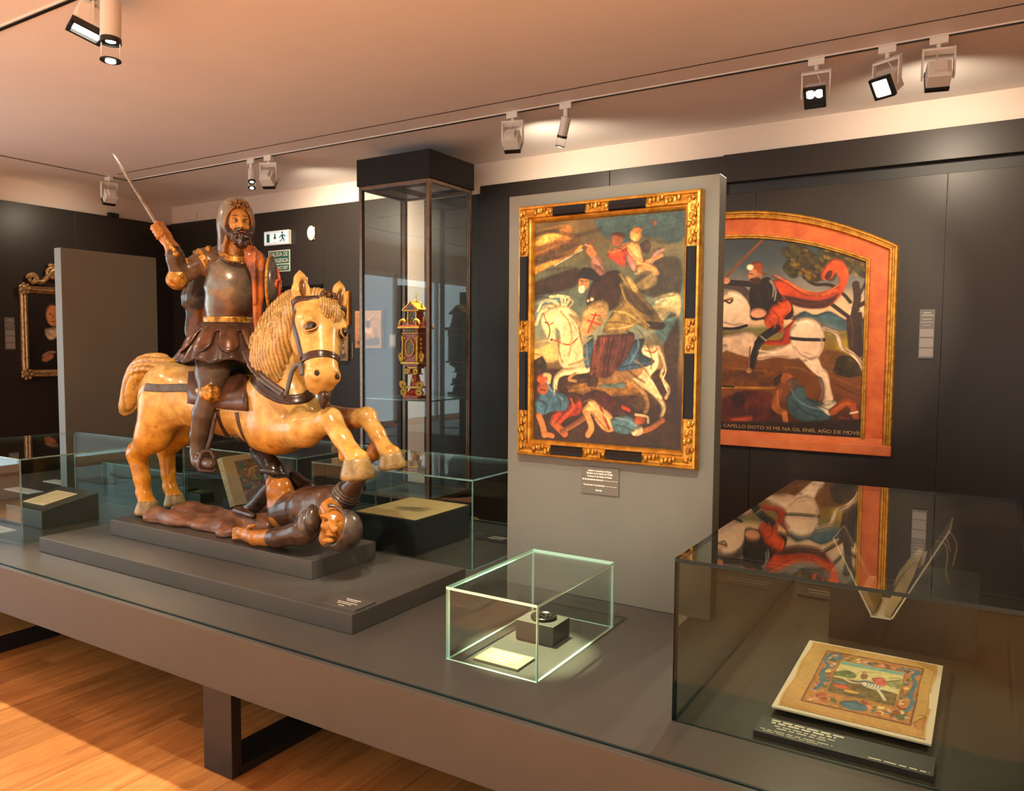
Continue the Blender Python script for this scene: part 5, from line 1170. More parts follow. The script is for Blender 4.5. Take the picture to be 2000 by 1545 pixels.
def arched_painting():
    Y = 5.97; xc, hw, zb, zs, za = -1.75, 1.175, .862, 2.31, 2.635
    t = thing('framed_painting', 'arched painting of a rider in a broad orange frame on the wall', 'painting', (xc, Y, zb))
    def arch(off, n=40, zbo=0.0):
        """outline inset by off, from bottom right up over the arch to bottom left"""
        w = hw-off; k = (za-zs)/(hw*hw); pts = [(xc+w, zb+zbo)]
        for q in np.linspace(1, -1, n): x = q*w; pts.append((xc+x, za-off-k*x*x*1.0-.0))
        pts.append((xc-w, zb+zbo)); return pts
    def run(off, prof, name, m, zbo):
        rows = []
        for o, h in prof: rows.append([(p[0], Y-h, p[1]) for p in arch(off+o, 40, zbo)])
        mb = MB(); mb.strip(rows[::-1]); mb.build(name, m, t)
    VERM = mat('vermilion_frame_panel', (.62, .125, .016), .38, col2=(.46, .075, .008), scale=9, coat=.15, bump=.04, bscale=30)
    ROSE = mat('faded_rose_sill', (.66, .19, .06), .42, col2=(.56, .13, .03), scale=7)
    run(0, [(0, 0), (0, .036), (.008, .046), (.020, .046), (.026, .034), (.034, .034), (.040, .042), (.052, .042), (.060, .028), (.064, .012)], 'outer_moulding', GOLD, .07)
    o_ = arch(.06, 40, .07); i_ = arch(.178, 40, .11)
    mb = MB(); mb.strip([[(p[0], Y-.016, p[1]) for p in i_], [(p[0], Y-.016, p[1]) for p in o_]]); mb.build('vermilion_panel', VERM, t)
    run(.172, [(0, .014), (.004, .036), (.016, .036), (.020, .026), (.030, .026), (.034, .014), (.036, .004)], 'inner_moulding', GOLD, .11)
    sl = MB(); sl.box(xc-hw, xc+hw, Y-.052, Y-.001, zb-.0, zb+.075); sl.build('sill', ROSE, t, bevel=.006)
    MB().box(xc-hw+.06, xc+hw-.06, Y-.022, Y-.001, zb+.075, zb+.115).build('sill_panel', ROSE, t)
    x0, x1, z0, z1 = xc-hw+.2, xc+hw-.2, zb+.113, za-.2
    C = Canvas(520, 400, plane_uv(5.955, x0, x1, z0, z1, 1380, 380, 480/1373))
    C.wash([(0, (60, 70, 76)), (.14, (74, 86, 92)), (.27, (136, 132, 124)), (.36, (228, 200, 166)), (.44, (226, 190, 150)), (.47, (120, 120, 76)), (.55, (142, 112, 26)), (.63, (122, 74, 22)), (.8, (122, 70, 18)), (.9, (84, 44, 14)), (1, (44, 24, 12))])
    C.blot(9, .18); C.blot(26, .14)
    C.poly([(470, 690), (540, 650), (600, 670), (680, 650), (760, 690), (830, 720), (900, 670), (900, 770), (760, 760), (600, 730), (480, 700)], (70, 100, 112), None, .35, 2); C.poly([(500, 690), (600, 690), (700, 720), (780, 750), (600, 735)], (116, 140, 146), None, .3, 3, op=.7)
    C.poly([(-900, 740), (60, 720), (60, 800), (-900, 830)], (110, 104, 50), None, .4, 6); C.poly([(640, 790), (900, 760), (900, 900), (760, 880)], (160, 136, 24), None, .3, 6); C.poly([(640, 830), (760, 880), (880, 1010), (700, 1000), (560, 930)], (118, 76, 24), None, .4, 5)
    C.poly([(700, 950), (730, 905), (790, 900), (850, 940), (870, 1000), (800, 1020), (720, 1000)], (66, 52, 22), None, .7, 3)
    C.poly([(70, 930), (350, 960), (390, 1060), (70, 1060)], (110, 64, 20), None, .4, 6); C.line([(70, 1075), (380, 1080)], 12, (176, 124, 44), .3); C.poly([(70, 1100), (200, 1090), (360, 1110), (380, 1240), (70, 1260)], (90, 36, 16), (0, 1, -.1), .5, 5); C.oval((175, 1145), 40, 45, (56, 20, 12), None, .3, 0, 4); C.poly([(140, 1235), (245, 1230), (240, 1262), (130, 1258)], (150, 66, 30), None, .3, 2); C.line([(75, 1068), (150, 1072)], 9, (30, 24, 22))
    # tree
    C.poly([(785, 640), (862, 650), (868, 780), (872, 900), (800, 885), (780, 760)], (64, 42, 30), (1, 0, -.1), .3, 2); C.line([(820, 680), (838, 580), (830, 500)], 42, (66, 46, 32)); C.line([(850, 620), (900, 590)], 26, (60, 42, 30)); C.line([(800, 690), (700, 615), (660, 580)], 24, (60, 42, 30)); C.line([(800, 600), (760, 555), (690, 505), (600, 500), (540, 460)], 20, (56, 42, 28)); C.line([(850, 560), (895, 470)], 16, (60, 42, 30))
    r = np.random.RandomState(3)
    for i in range(60):
        x = 430+r.rand()*480; y = 290+r.rand()*170
        if (x-690)**2/260**2+(y-370)**2/110**2 > 1: continue
        C.oval((x, y), 26+r.rand()*26, 18+r.rand()*18, (58+int(r.rand()*22), 54+int(r.rand()*14), 24), None, .5, r.rand(), 2)
    for i in range(46):
        x = 440+r.rand()*460; y = 300+r.rand()*160
        if (x-690)**2/250**2+(y-375)**2/100**2 < 1: C.oval((x, y), 12+r.rand()*12, 7+r.rand()*7, (150, 120, 38), None, .5, r.rand(), 2, .7)
    # white horse
    W_ = (224, 194, 168)
    C.poly([(80, 540), (140, 530), (215, 570), (245, 640), (240, 700), (205, 735), (130, 745), (40, 720), (20, 620)], W_, (-.2, .7, -.10), .12, 3); C.line([(95, 505), (180, 520), (235, 570), (255, 610)], 40, (74, 60, 54), .3, 3); C.line([(70, 600), (105, 590), (140, 580)], 14, (150, 110, 40)); C.line([(100, 590), (125, 605), (142, 590)], 10, (20, 18, 18)); C.line([(70, 745), (150, 748), (220, 730)], 16, (26, 20, 18)); C.line([(70, 790), (160, 795), (240, 785)], 12, (30, 22, 20))
    C.poly([(60, 770), (240, 760), (300, 850), (280, 910), (140, 880), (60, 830)], (206, 176, 150), None, .2, 3)
    C.poly([(270, 845), (400, 850), (480, 820), (520, 900), (470, 915), (380, 905), (280, 922)], (216, 186, 160), (0, 1, -.16), .15, 3)
    C.poly([(470, 720), (520, 688), (590, 690), (640, 740), (655, 810), (640, 880), (600, 920), (540, 930), (490, 880), (462, 800)], W_, (.6, .5, -.09), .10, 3)
    C.poly([(500, 880), (610, 900), (640, 960), (672, 990), (690, 1080), (704, 1140), (680, 1172), (645, 1165), (655, 1100), (640, 1030), (580, 980)], W_, (-.5, .2, .10), .15, 2); C.poly([(600, 980), (640, 1020), (655, 1090), (640, 1140), (622, 1140), (632, 1070)], (120, 96, 80), None, .2, 2)
    C.line([(462, 800), (540, 808), (652, 810)], 20, (44, 38, 32)); C.line([(652, 745), (720, 770), (750, 850), (800, 880), (850, 930), (878, 990)], 22, (222, 196, 168), .3); C.line([(660, 750), (735, 780), (765, 860), (830, 900), (870, 960)], 8, (150, 120, 100), .3); C.line([(600, 690), (680, 740), (740, 760)], 10, (110, 110, 104))
    C.poly([(40, 560), (-20, 590), (-70, 660), (-110, 730), (-120, 790), (-90, 806), (-50, 790), (-20, 740), (40, 720), (70, 640)], W_, (-.3, .5, -.08), .12, 3); C.line([(-100, 770), (-60, 745), (-40, 700)], 8, (30, 22, 20)); C.oval((-40, 660), 9, 7, (24, 18, 16)); C.line([(20, 560), (40, 530), (60, 550)], 14, W_); C.line([(-60, 690), (-10, 660), (40, 600)], 7, (40, 28, 22))
    C.line([(80, 830), (-20, 860), (-120, 850)], 40, W_); C.line([(-120, 850), (-140, 920), (-120, 990)], 26, W_); C.line([(100, 850), (20, 910), (-50, 930)], 34, (196, 166, 142)); C.line([(-50, 930), (-70, 1000), (-60, 1050)], 22, (196, 166, 142))
    # lance and rider
    C.line([(100, 470), (200, 360), (305, 258)], 15, (132, 78, 40)); C.poly([(380, 470), (470, 600), (480, 680), (430, 700), (360, 690), (250, 700), (240, 620), (240, 520), (300, 470)], (32, 24, 22), (-1, 0, .1), .3, 2)
    C.line([(260, 500), (180, 495), (120, 490)], 34, (38, 28, 26)); C.oval((105, 478), 24, 20, (204, 146, 110)); C.poly([(345, 440), (430, 466), (520, 522), (600, 545), (680, 530), (736, 490), (720, 435), (690, 470), (640, 470), (650, 412), (700, 362), (758, 372), (790, 440), (768, 525), (720, 592), (650, 634), (540, 632), (455, 600), (400, 540)], (196, 76, 24), (-.1, -.9, .16), .3, 2)
    C.poly([(420, 540), (520, 578), (620, 590), (700, 570), (740, 545), (700, 605), (640, 634), (540, 632), (455, 600)], (78, 40, 28), None, .3, 4); C.poly([(650, 455), (665, 430), (700, 425), (690, 465), (670, 478)], (80, 30, 18), None, .2, 2); C.line([(440, 480), (540, 545), (640, 560), (720, 530)], 7, (232, 120, 50), .3, 2)
    C.poly([(385, 590), (448, 588), (470, 640), (430, 690), (420, 772), (340, 745), (318, 690), (350, 640)], (198, 80, 26), (.4, -.5, .2), .35, 2); C.poly([(430, 690), (500, 680), (460, 760), (455, 835), (310, 835), (320, 815), (420, 800)], (170, 52, 22), None, .3, 2)
    C.line([(390, 745), (320, 790), (285, 830)], 46, (30, 24, 24)); C.line([(285, 830), (262, 900), (245, 960)], 40, (34, 26, 24)); C.line([(300, 790), (330, 815)], 8, (150, 140, 130)); C.line([(350, 480), (382, 530), (378, 590)], 7, (150, 140, 130), .3, 2); C.line([(240, 850), (235, 930), (232, 985)], 8, (150, 96, 50)); C.oval((232, 980), 16, 16, (190, 150, 110))
    C.oval((285, 660), 46, 28, (206, 150, 116), None, .15); C.oval((268, 450), 40, 46, (186, 126, 86), (-1, 0, .1), .15); C.poly([(240, 460), (290, 460), (300, 490), (270, 502), (245, 490)], (70, 40, 26), None, .3, 2); C.poly([(225, 410), (250, 380), (290, 372), (312, 400), (308, 430), (340, 448), (290, 440), (270, 415), (235, 425)], (156, 74, 30), None, .2, 2); C.oval((240, 404), 20, 18, (226, 206, 176), None, .1); C.line([(240, 442), (256, 444)], 5, (40, 24, 16)); C.line([(240, 470), (236, 480)], 4, (140, 84, 56))
    # man beneath
    C.poly([(445, 1080), (500, 1062), (540, 1075), (562, 1130), (640, 1160), (692, 1190), (680, 1260), (590, 1290), (500, 1250), (450, 1200)], (62, 88, 96), (-.3, -.8, .2), .3, 2); C.poly([(600, 1170), (720, 1150), (690, 1230), (640, 1200)], (196, 184, 164), None, .2, 2); C.oval((440, 1020), 40, 34, (150, 84, 42)); C.oval((478, 1050), 34, 26, (112, 84, 62), None, .3); C.poly([(380, 1000), (420, 990), (400, 1060), (372, 1060)], (60, 32, 18), None, .3, 2); C.line([(400, 1090), (380, 1180), (430, 1215)], 44, (150, 88, 40)); C.line([(430, 1215), (440, 1270)], 30, (176, 110, 56))
    C.line([(700, 1210), (770, 1160), (810, 1170)], 46, (166, 84, 34)); C.line([(810, 1170), (830, 1240)], 36, (160, 80, 34)); C.line([(740, 1240), (800, 1260)], 20, (120, 56, 24)); C.line([(800, 1220), (840, 1212)], 10, (226, 206, 176)); C.poly([(440, 1270), (900, 1255), (900, 1340), (70, 1310), (70, 1280)], (48, 26, 14), None, .3, 5)
    for a, w, c in (
        ([(360, 455), (450, 500), (540, 555), (640, 565)], 6, (120, 44, 16)), ([(380, 450), (480, 505), (560, 540), (660, 545), (740, 500)], 6, (236, 120, 50)), ([(700, 375), (750, 385), (778, 440), (755, 510)], 7, (232, 112, 46)), ([(680, 400), (660, 440)], 6, (236, 124, 56)), ([(470, 590), (560, 612), (660, 600)], 7, (110, 60, 42)),
        ([(400, 600), (440, 640), (410, 700)], 7, (226, 104, 40)), ([(370, 650), (400, 690), (390, 740)], 6, (110, 38, 14)), ([(350, 690), (380, 720), (375, 745)], 5, (230, 110, 44)), ([(440, 610), (455, 640), (425, 680)], 6, (120, 42, 16)),
        ([(500, 720), (560, 710), (610, 745), (630, 800)], 9, (246, 226, 204)), ([(490, 850), (520, 890), (570, 915)], 9, (166, 136, 112)), ([(640, 800), (640, 860), (610, 905)], 8, (176, 146, 122)), ([(560, 920), (620, 965), (660, 1010), (676, 1090)], 6, (248, 230, 208)), ([(120, 550), (180, 570), (220, 620)], 9, (244, 224, 202)), ([(60, 700), (140, 725), (200, 720)], 9, (170, 138, 114)), ([(290, 870), (380, 880), (460, 870)], 8, (242, 220, 196)), ([(290, 912), (380, 902), (460, 905)], 7, (140, 110, 90)),
        ([(300, 480), (340, 520), (350, 580)], 7, (64, 52, 48)), ([(260, 520), (290, 560), (300, 620)], 6, (60, 44, 38)), ([(360, 480), (372, 520), (366, 570)], 4, (196, 190, 184)), ([(300, 830), (278, 880), (262, 930)], 6, (80, 68, 64)),
        ([(470, 1085), (500, 1140), (560, 1180), (640, 1200)], 8, (110, 140, 148)), ([(480, 1150), (540, 1210), (620, 1240)], 8, (30, 48, 56)), ([(560, 1140), (620, 1175), (680, 1200)], 6, (34, 54, 62)), ([(395, 1095), (392, 1140), (400, 1180)], 7, (196, 126, 66)), ([(720, 1195), (770, 1165), (800, 1170)], 7, (206, 118, 56)),
        ([(800, 680), (812, 760), (808, 850)], 9, (104, 74, 54)), ([(845, 690), (850, 780), (850, 870)], 8, (36, 24, 18)), ([(100, 960), (200, 975), (330, 985)], 9, (150, 96, 34)), ([(420, 960), (520, 970), (600, 1010)], 9, (140, 92, 32)), ([(690, 1010), (780, 1050), (860, 1080)], 9, (150, 96, 30)), ([(720, 1060), (800, 1100), (870, 1130)], 9, (84, 50, 18))):
        C.line(a, w, c, .3, 2, .8)
    C.blot(70, .08); C.tone(1.16); C.c *= np.array([1.04, .98, .85])
    k = (za-zs)/(hw*hw)
    C.mesh('panel_picture', OIL, lambda u, v: np.stack([x0+u*(x1-x0), np.full_like(u, Y-.008), z1-v*(z1-z0)], 1), t, 1.0,
           keep=lambda u, v: (z1-v*(z1-z0)) < za-.19-k*((x0+u*(x1-x0))-xc)**2)
    MB().box(x0-.03, x1+.03, Y-.004, Y-.001, z0-.02, zs-.05).build('backing_board', EBONY, t)
    p = at(1400, 380+1290*.3496, Y-.012); letter('ESTA CAPELLO DOTO XI ME NA GIL ENEL AÑO DE MDVIII', (p.x-.055, Y-.0125, z0+.022), (1, 0, 0), (0, 0, 1), .036, mat('inscription_paint', (.42, .25, .09), .6), t, 1.08)
FONT = None
def letter(txt, loc, ex, ey, size, m, parent, width=None, align='LEFT', bold=0):
    """flat lettering; ex, ey = reading direction and up"""
    cu = bpy.data.curves.new('lettering', 'FONT'); cu.body = txt; cu.size = size; cu.align_x = align; cu.offset = bold; cu.resolution_u = 2
    cu.materials.append(m); o = bpy.data.objects.new('lettering', cu); COL.objects.link(o)
    ex = Vector(ex).normalized(); ey = Vector(ey).normalized(); ez = ex.cross(ey)
    M = Matrix((ex, ey, ez)).transposed().to_4x4(); M.translation = Vector(loc)
    o.matrix_world = M
    if width:
        bpy.context.view_layer.update(); w = o.dimensions.x
        if w > 0: o.matrix_world = M @ Matrix.Scale(width/w, 4, (1, 0, 0))
    mb = o.matrix_world.copy(); dg = bpy.context.evaluated_depsgraph_get(); me = bpy.data.meshes.new_from_object(o.evaluated_get(dg)); bpy.data.objects.remove(o)
    o = bpy.data.objects.new('lettering', me); COL.objects.link(o)
    o.parent = parent; o.matrix_parent_inverse = wmat(parent).inverted(); o.matrix_basis = mb
    o['kind'] = 'stuff'
    return o
arched_painting()
# ================================================================== lamps hanging from the tracks
def fixture_square(x, y, aim, label, lit=True, size=.058, drop=.055, twin=False, beam=None):
    """yoke-mounted square projector"""
    t = thing('track_lamp', label, 'lamp', (x, y, ZC-.0075), 'lamps on the ceiling tracks')
    a = Vector(aim).normalized(); side = Vector((0, 0, 1)).cross(a).normalized(); up = a.cross(side)
    MB().box(x-.045, x+.045, y-.018, y+.018, ZC-.046, ZC-.0075).build('track_adapter', WHITEM, t, bevel=.002)
    m = MB().lathe([(.012, 0), (.012, .03)], (x, y, ZC-.072), (0, 0, 1), 12); m.build('swivel', WHITEM, t)
    yz = ZC-.080; c = Vector((x, y, yz-drop-.075)); w = size+.018
    yk = MB(); yk.obox((x, y, yz), side*w, a*.018, (0, 0, .006))
    for s_ in (-1, 1): yk.obox(Vector((x, y, yz))+side*w*s_+Vector((0, 0, -(yz-c.z)/2)), side*.004, a*.018, (0, 0, (yz-c.z)/2+.008))
    yk.build('yoke', WHITEM, t)
    MB().obox(c-a*.015, side*size, up*size*.9, a*.045).build('lamp_head', WHITEM, t, bevel=.006)
    MB().obox(c-a*.072, side*size*.6, up*size*.55, a*.014).build('heat_sink', WHITEM, t, bevel=.003)
    fr = MB()
    for s_ in (-1, 1): fr.obox(c+a*.042+side*size*.88*s_, side*size*.14, up*size, a*.013); fr.obox(c+a*.042+up*size*.90*s_, side*size, up*size*.12, a*.013)
    fr.build('bezel', BLACKM, t)
    if twin:
        MB().obox(c+a*.0325, side*size*.74, up*size*.78, a*.002).build('reflector', BLACKM, t)
        for s_ in (-1, 1): MB().lathe([(.021, 0), (.024, .005), (.010, .009)], c+a*.035+side*.024*s_+up*.018, a, 18).build('lens', LENS, t)
    else: MB().obox(c+a*.036, side*size*.74, up*size*.78, a*.003).build('lens', LENS if lit else WHITEM, t)
    MB().tube(smooth_path([np.array((x, y, yz-.004)), np.array(c-a*.03+side*.02+Vector((0, 0, .06))), np.array(c-a*.05+side*.01+Vector((0, 0, .03)))], 8), .0025, 6).build('cable', WHITEM, t)
    if beam: spot(c+a*.062, c+a*.062+Vector(beam[3] if len(beam) > 3 else a), beam[0], beam[1], beam[2], .04)
    return t
def fixture_tube(x, y, aim, label, r=.034, L=.13, ringed=True, scale=1.0, beam=None):
    t = thing('track_lamp', label, 'lamp', (x, y, ZC-.0075), 'lamps on the ceiling tracks')
    a = Vector(aim).normalized(); r *= scale; L *= scale
    MB().box(x-.045, x+.045, y-.018, y+.018, ZC-.046, ZC-.0075).build('track_adapter', WHITEM, t, bevel=.002)
    MB().box(x-.016, x+.016, y-.014, y+.014, ZC-.13, ZC-.046).build('stem', WHITEM, t, bevel=.003)
    c = Vector((x, y, ZC-.125))+Vector((a.x, a.y, 0))*.02+Vector((0, .0, 0))
    c = c+a*(L*.25)
    MB().lathe([(r*.8, -L*.5), (r, -L*.46), (r, L*.28), (r*.97, L*.285), (r*.97, L*.30), (r, L*.305), (r, L*.5), (r*.8, L*.5)], c, a, 24).build('lamp_barrel', WHITEM, t, smooth=False)
    MB().lathe([(r*1.04, L*.47), (r*1.04, L*.60), (r*.86, L*.60), (r*.86, L*.55)], c, a, 24).build('bezel', BLACKM, t)
    MB().lathe([(r*.5, L*.535), (r*.5, L*.552), (r*.1, L*.556)], c, a, 18).build('lens', LENS, t)
    if ringed:
        MB().lathe([(r*.45, L*1.02), (r*1.02, L*1.02), (r*1.02, L*1.05), (r*.45, L*1.05)], c, a, 24).build('lens_holder', BLACKM, t)
        MB().lathe([(r*.50, L*1.035), (r*.50, L*1.075), (r*.12, L*1.085)], c, a, 18).build('lens', LENS, t)
        s_ = a.orthogonal().normalized()
        for q in (-1, 1): MB().tube([c+s_*r*.9*q+a*L*.5, c+s_*r*.9*q+a*L*1.03], .0022, 6).build('rod', WHITEM, t)
    if beam: spot(c+a*L*1.12, c+a*L*1.12+Vector(beam[3] if len(beam) > 3 else a), beam[0], beam[1], beam[2], .02)
    return t
fixture_tube(-5.74, 4.83, (.28, -.25, -.9), 'white spot tube left of the square lamp, above the rider', scale=.95, beam=(40, 60, .8))
fixture_square(-5.52, 4.83, (-.3, .75, -.55), 'white square lamp right of a spot tube, above the rider', False, beam=(170, 110, .9, (-.1, 1, -.45)))
fixture_square(-2.985, 4.83, (-.2, .7, -.6), 'white square lamp nearest the tall showcase, turned to the wall', False, beam=(80, 120, .9, (.1, 1, -.2)))
fixture_tube(-2.555, 4.83, (-.35, .2, -.9), 'white spot tube above the gold framed painting', beam=(40, 70, .9, (-.5, 1, -.5)))
fixture_square(-0.93, 4.83, (.05, -.8, -.55), 'square lamp with two lit bulbs facing the room', True, twin=True, beam=(150, 75, .8))
fixture_square(-0.56, 4.83, (-.35, -.7, -.58), 'square lamp with a glaring white face, middle of the three at right', True, beam=(150, 75, .8))
fixture_square(-0.31, 4.83, (-.2, .9, -.42), 'square white lamp turned to the wall, rightmost on the track', False, beam=(75, 120, .9, (-.1, 1, -.35)))
fixture_square(-7.57, 4.60, (-.8, .1, -.5), 'white square lamp on the left wall track beside the sword', False, beam=(22, 110, .9, (-1, -.1, -.5)))
fixture_square(-3.735, 2.19, (-.10, -.28, -.95), 'large square floodlight glaring white at the top left', True, size=.075, drop=-.01, beam=(620, 82, .35, (.1, -.78, -1)))
fixture_tube(-3.555, 2.19, (0.02, -.04, -1), 'white spot tube with a hanging ring lens beside the floodlight', r=.045, L=.18, beam=(14, 50, .6, (-.35, .15, -1)))
# ================================================================== tall showcase with the altar model
def tower():
    x0, x1, y0, y1, zb, zt = -4.615, -3.865, 5.0, 5.60, .325, 2.94
    t = thing('tall_showcase', 'tall bronze framed glass showcase with a dark cap near the ceiling', 'showcase', ((x0+x1)/2, (y0+y1)/2, 0))
    MB().box(x0-.012, x1+.012, y0-.012, y1+.012, zt, 3.163).build('cap', CAPM, t, bevel=.003)
    MB().box(x0+.0, x1-.0, y0, y1, 0.0, zb-.002).build('base', CAPM, t, bevel=.003)
    MB().box(x0+.02, x1-.02, y0+.02, y1-.02, zb-.002, zb+.01).build('deck', GREY, t)
    for x in (x0, x1-.034):
        for y in (y0, y1-.034):
            MB().box(x, x+.034, y, y+.034, zb+.0005, zt-.0005).build('corner_post', BRONZE, t, bevel=.004)
            sx = x+.038 if x == x0 else x-.010; MB().box(sx, sx+.006, y+.010, y+.024, zb+.01, zt-.0005).build('gasket', BLACKM, t)
    for z in (zb+.0005, zt-.030):
        for y in (y0, y1-.024): MB().box(x0+.034, x1-.034, y, y+.024, z, z+.0295).build('rail', BRONZE, t, bevel=.002)
        for x in (x0, x1-.024): MB().box(x, x+.024, y0+.034, y1-.034, z, z+.0295).build('rail', BRONZE, t, bevel=.002)
    def pane(a0, a1, b0, b1, thin):
        m = MB(); m.box(a0, a1, b0, b1, zb+.03, zt-.03); m.m = [0 if f == thin else 1 for f in ('z', 'z', 'y', 'x', 'y', 'x')]; m.build('pane', [GLASST, EDGE], t)
    pane(x0+.044, x1-.044, y0+.012, y0+.018, 'y'); pane(x0+.044, x1-.044, y1-.018, y1-.012, 'y'); pane(x0+.012, x0+.018, y0+.034, y1-.034, 'x'); pane(x1-.018, x1-.012, y0+.034, y1-.034, 'x')
    spot(((x0+x1)/2+.02, y0+.10, zt-.06), ((x0+x1)/2-.02, 5.25, 1.35), 300, 40, .7, .05, (1.0, .86, .55))  # unseen spot added under the cap to brighten the altar model
    sz = 1.16
    m = MB(); m.box(x0+.03, x1-.03, y0+.03, y1-.03, sz-.010, sz); m.m = [0, 0, 1, 1, 1, 1]; m.build('glass_shelf', [GLASST, EDGE], t)
    for (a, b) in ((-4.5, -4.33), (-4.18, -4.0)): MB().box(a, b, y0+.1, y1-.12, zt-.034, zt-.0305).build('ceiling_downlight', BLACKM, t)
    return sz
SZ = tower()
def altar():
    """small red and gold carved altar tower on scrolls"""
    c = at(812, 700, 5.26); cx, cy = c.x, 5.26
    t = thing('altar_model', 'small red and gold carved altar tower on the glass shelf', 'model', (cx, cy, SZ))
    RED = mat('red_lacquer_wood', (.50, .050, .022), .35, vary=.3, scale=30, coat=.3); GO = mat('bright_gilt', (.80, .46, .075), .32, metal=.45, vary=.35, scale=50, bump=.2, bscale=80)
    GREEN = mat('dark_green_panel', (.02, .055, .055), .35); PIC = mat('medallion_painting', (.40, .28, .09), .4, col2=(.10, .06, .03), scale=60)
    z = SZ; k = .95
    def b(nm, w, d, h, m, zz=None):
        nonlocal z
        MB().box(cx-w, cx+w, cy-d, cy+d, z, z+h).build(nm, m, t, bevel=.003); z += h
    def scroll(px, pz, s_, r=.028, m=GO):
        P = []
        for q in np.linspace(0, 4.2*math.pi, 40): rr = r*(1-q/(4.2*math.pi)*.75); P.append((px+s_*rr*math.cos(q+2.2), cy-.06, pz+rr*math.sin(q+2.2)))
        MB().tube(P, .008, 8).build('scroll', m, t, smooth=True)
    b('foot', .085, .075, .022, RED)
    for s_ in (-1, 1): scroll(cx+s_*.085, z+.030, s_, .034)
    MB().lathe([(.062, 0), (.072, .02), (.052, .05), (.038, .062)], (cx, cy, z), (0, 0, 1), 8).build('base_swell', RED, t); z += .062
    b('gilt_band', .068, .060, .016, GO)
    for s_ in (-1, 1): scroll(cx+s_*.090, z+.016, -s_, .036)
    MB().lathe([(.050, 0), (.046, .03), (.034, .075), (.030, .10)], (cx, cy, z), (0, 0, 1), 8).build('stem', RED, t)
    MB().lathe([(.002, 0), (.018, .004), (.002, .008)], (cx-.0, cy-.046, z+.05), (0, -1, 0), 12).build('boss', GO, t); z += .10
    b('gilt_band', .046, .042, .012, GO)
    for s_ in (-1, 1): scroll(cx+s_*.050, z+.018, s_, .026)
    b('neck', .036, .034, .040, RED); b('gilt_band', .056, .050, .016, GO); b('bracket', .072, .066, .022, RED); b('lower_cornice', .100, .085, .020, GO)
    body0 = z
    b('body', .082, .074, .235, RED)
    for s_ in (-1, 1):
        MB().lathe([(.013, 0), (.016, .01), (.011, .03), (.014, .09), (.010, .15), (.014, .20), (.017, .225)], (cx+s_*.078, cy-.078, body0), (0, 0, 1), 12).build('column', GO, t, smooth=True)
        scroll(cx+s_*.112, body0+.050, s_, .030); scroll(cx+s_*.108, body0+.020, -s_, .018)
        for q in range(4): MB().ball((cx+s_*.098, cy-.05, body0+.08+q*.036), (.013, .014, .016), 8, 6).build('side_carving', GO, t, smooth=True)
    oc = (cx, cy-.076, body0+.118); P = [(oc[0]+.046*math.cos(q), oc[1]-.004, oc[2]+.070*math.sin(q)) for q in np.linspace(0, 2*math.pi, 33)]
    MB().tube(P, .0085, 8).build('oval_frame', GO, t, smooth=True)
    m = MB(); m.add([(oc[0]+.043*math.cos(q), oc[1]-.003, oc[2]+.067*math.sin(q)) for q in np.linspace(0, 2*math.pi, 32, endpoint=False)], [tuple(range(32))[::-1]]); m.build('medallion', PIC, t)
    for q in ((-.055, .03), (.055, .03), (-.055, .2), (.055, .2)): MB().ball((cx+q[0], cy-.078, body0+q[1]), (.014, .008, .014), 8, 6).build('corner_carving', GO, t, smooth=True)
    z = body0+.235
    b('gilt_band', .090, .082, .012, GO); b('frieze', .084, .076, .034, RED); MB().box(cx-.05, cx+.05, cy-.079, cy-.075, z-.030, z-.006).build('frieze_panel', GREEN, t)
    for q in (-.03, 0, .03): MB().ball((cx+q, cy-.080, z-.018), (.009, .003, .006), 8, 5).build('frieze_drop', GO, t)
    b('cornice', .118, .104, .016, GO); b('cornice_cap', .108, .096, .012, RED)
    for s_ in (-1, 1):
        P = smooth_path([np.array((cx+s_*.112, cy-.085, z)), np.array((cx+s_*.098, cy-.085, z+.034)), np.array((cx+s_*.070, cy-.085, z+.046)), np.array((cx+s_*.050, cy-.085, z+.034)), np.array((cx+s_*.056, cy-.085, z+.022))], 16); MB().tube(P, [.012]*10+[.011, .011, .010, .010, .009, .008], 8).build('broken_pediment', GO, t, smooth=True)
        MB().lathe([(.010, 0), (.014, .008), (.008, .02), (.012, .032), (.004, .05), (.002, .066)], (cx+s_*.088, cy, z+.03), (0, 0, 1), 12).build('finial', GO, t, smooth=True); MB().box(cx+s_*.088-.016, cx+s_*.088+.016, cy-.016, cy+.016, z, z+.03).build('finial_block', RED, t)
    up0 = z
    b('upper_stage', .050, .046, .118, RED); MB().box(cx-.032, cx+.032, cy-.050, cy-.046, up0+.012, up0+.108).build('niche_door', GREEN, t)
    for q in ((-.016, .09), (.016, .09), (0, .062), (-.016, .032), (.016, .032)): MB().ball((cx+q[0], cy-.051, up0+q[1]), (.007, .003, .009), 8, 5).build('door_star', GO, t)
    for s_ in (-1, 1): MB().box(cx+s_*.043-.006, cx+s_*.043+.006, cy-.054, cy-.046, up0, up0+.118).build('pilaster', GO, t)
    b('upper_cornice', .084, .072, .014, GO)
    MB().prism([(-.082, 0), (.082, 0), (0, .062)], (cx, cy-.07, z), (1, 0, 0), (0, 0, 1), (0, .12, 0)).build('pediment', RED, t)
    MB().prism([(-.034, .006), (.034, .006), (0, .036)], (cx, cy-.074, z), (1, 0, 0), (0, 0, 1), (0, .005, 0)).build('pediment_panel', GREEN, t)
    for s_ in (-1, 1): MB().obox((cx+s_*.041, cy-.012, z+.034), Vector((.049, 0, -s_*.037)), (0, .064, 0), (s_*.0028, 0, .0037)).build('roof_edge', GO, t)
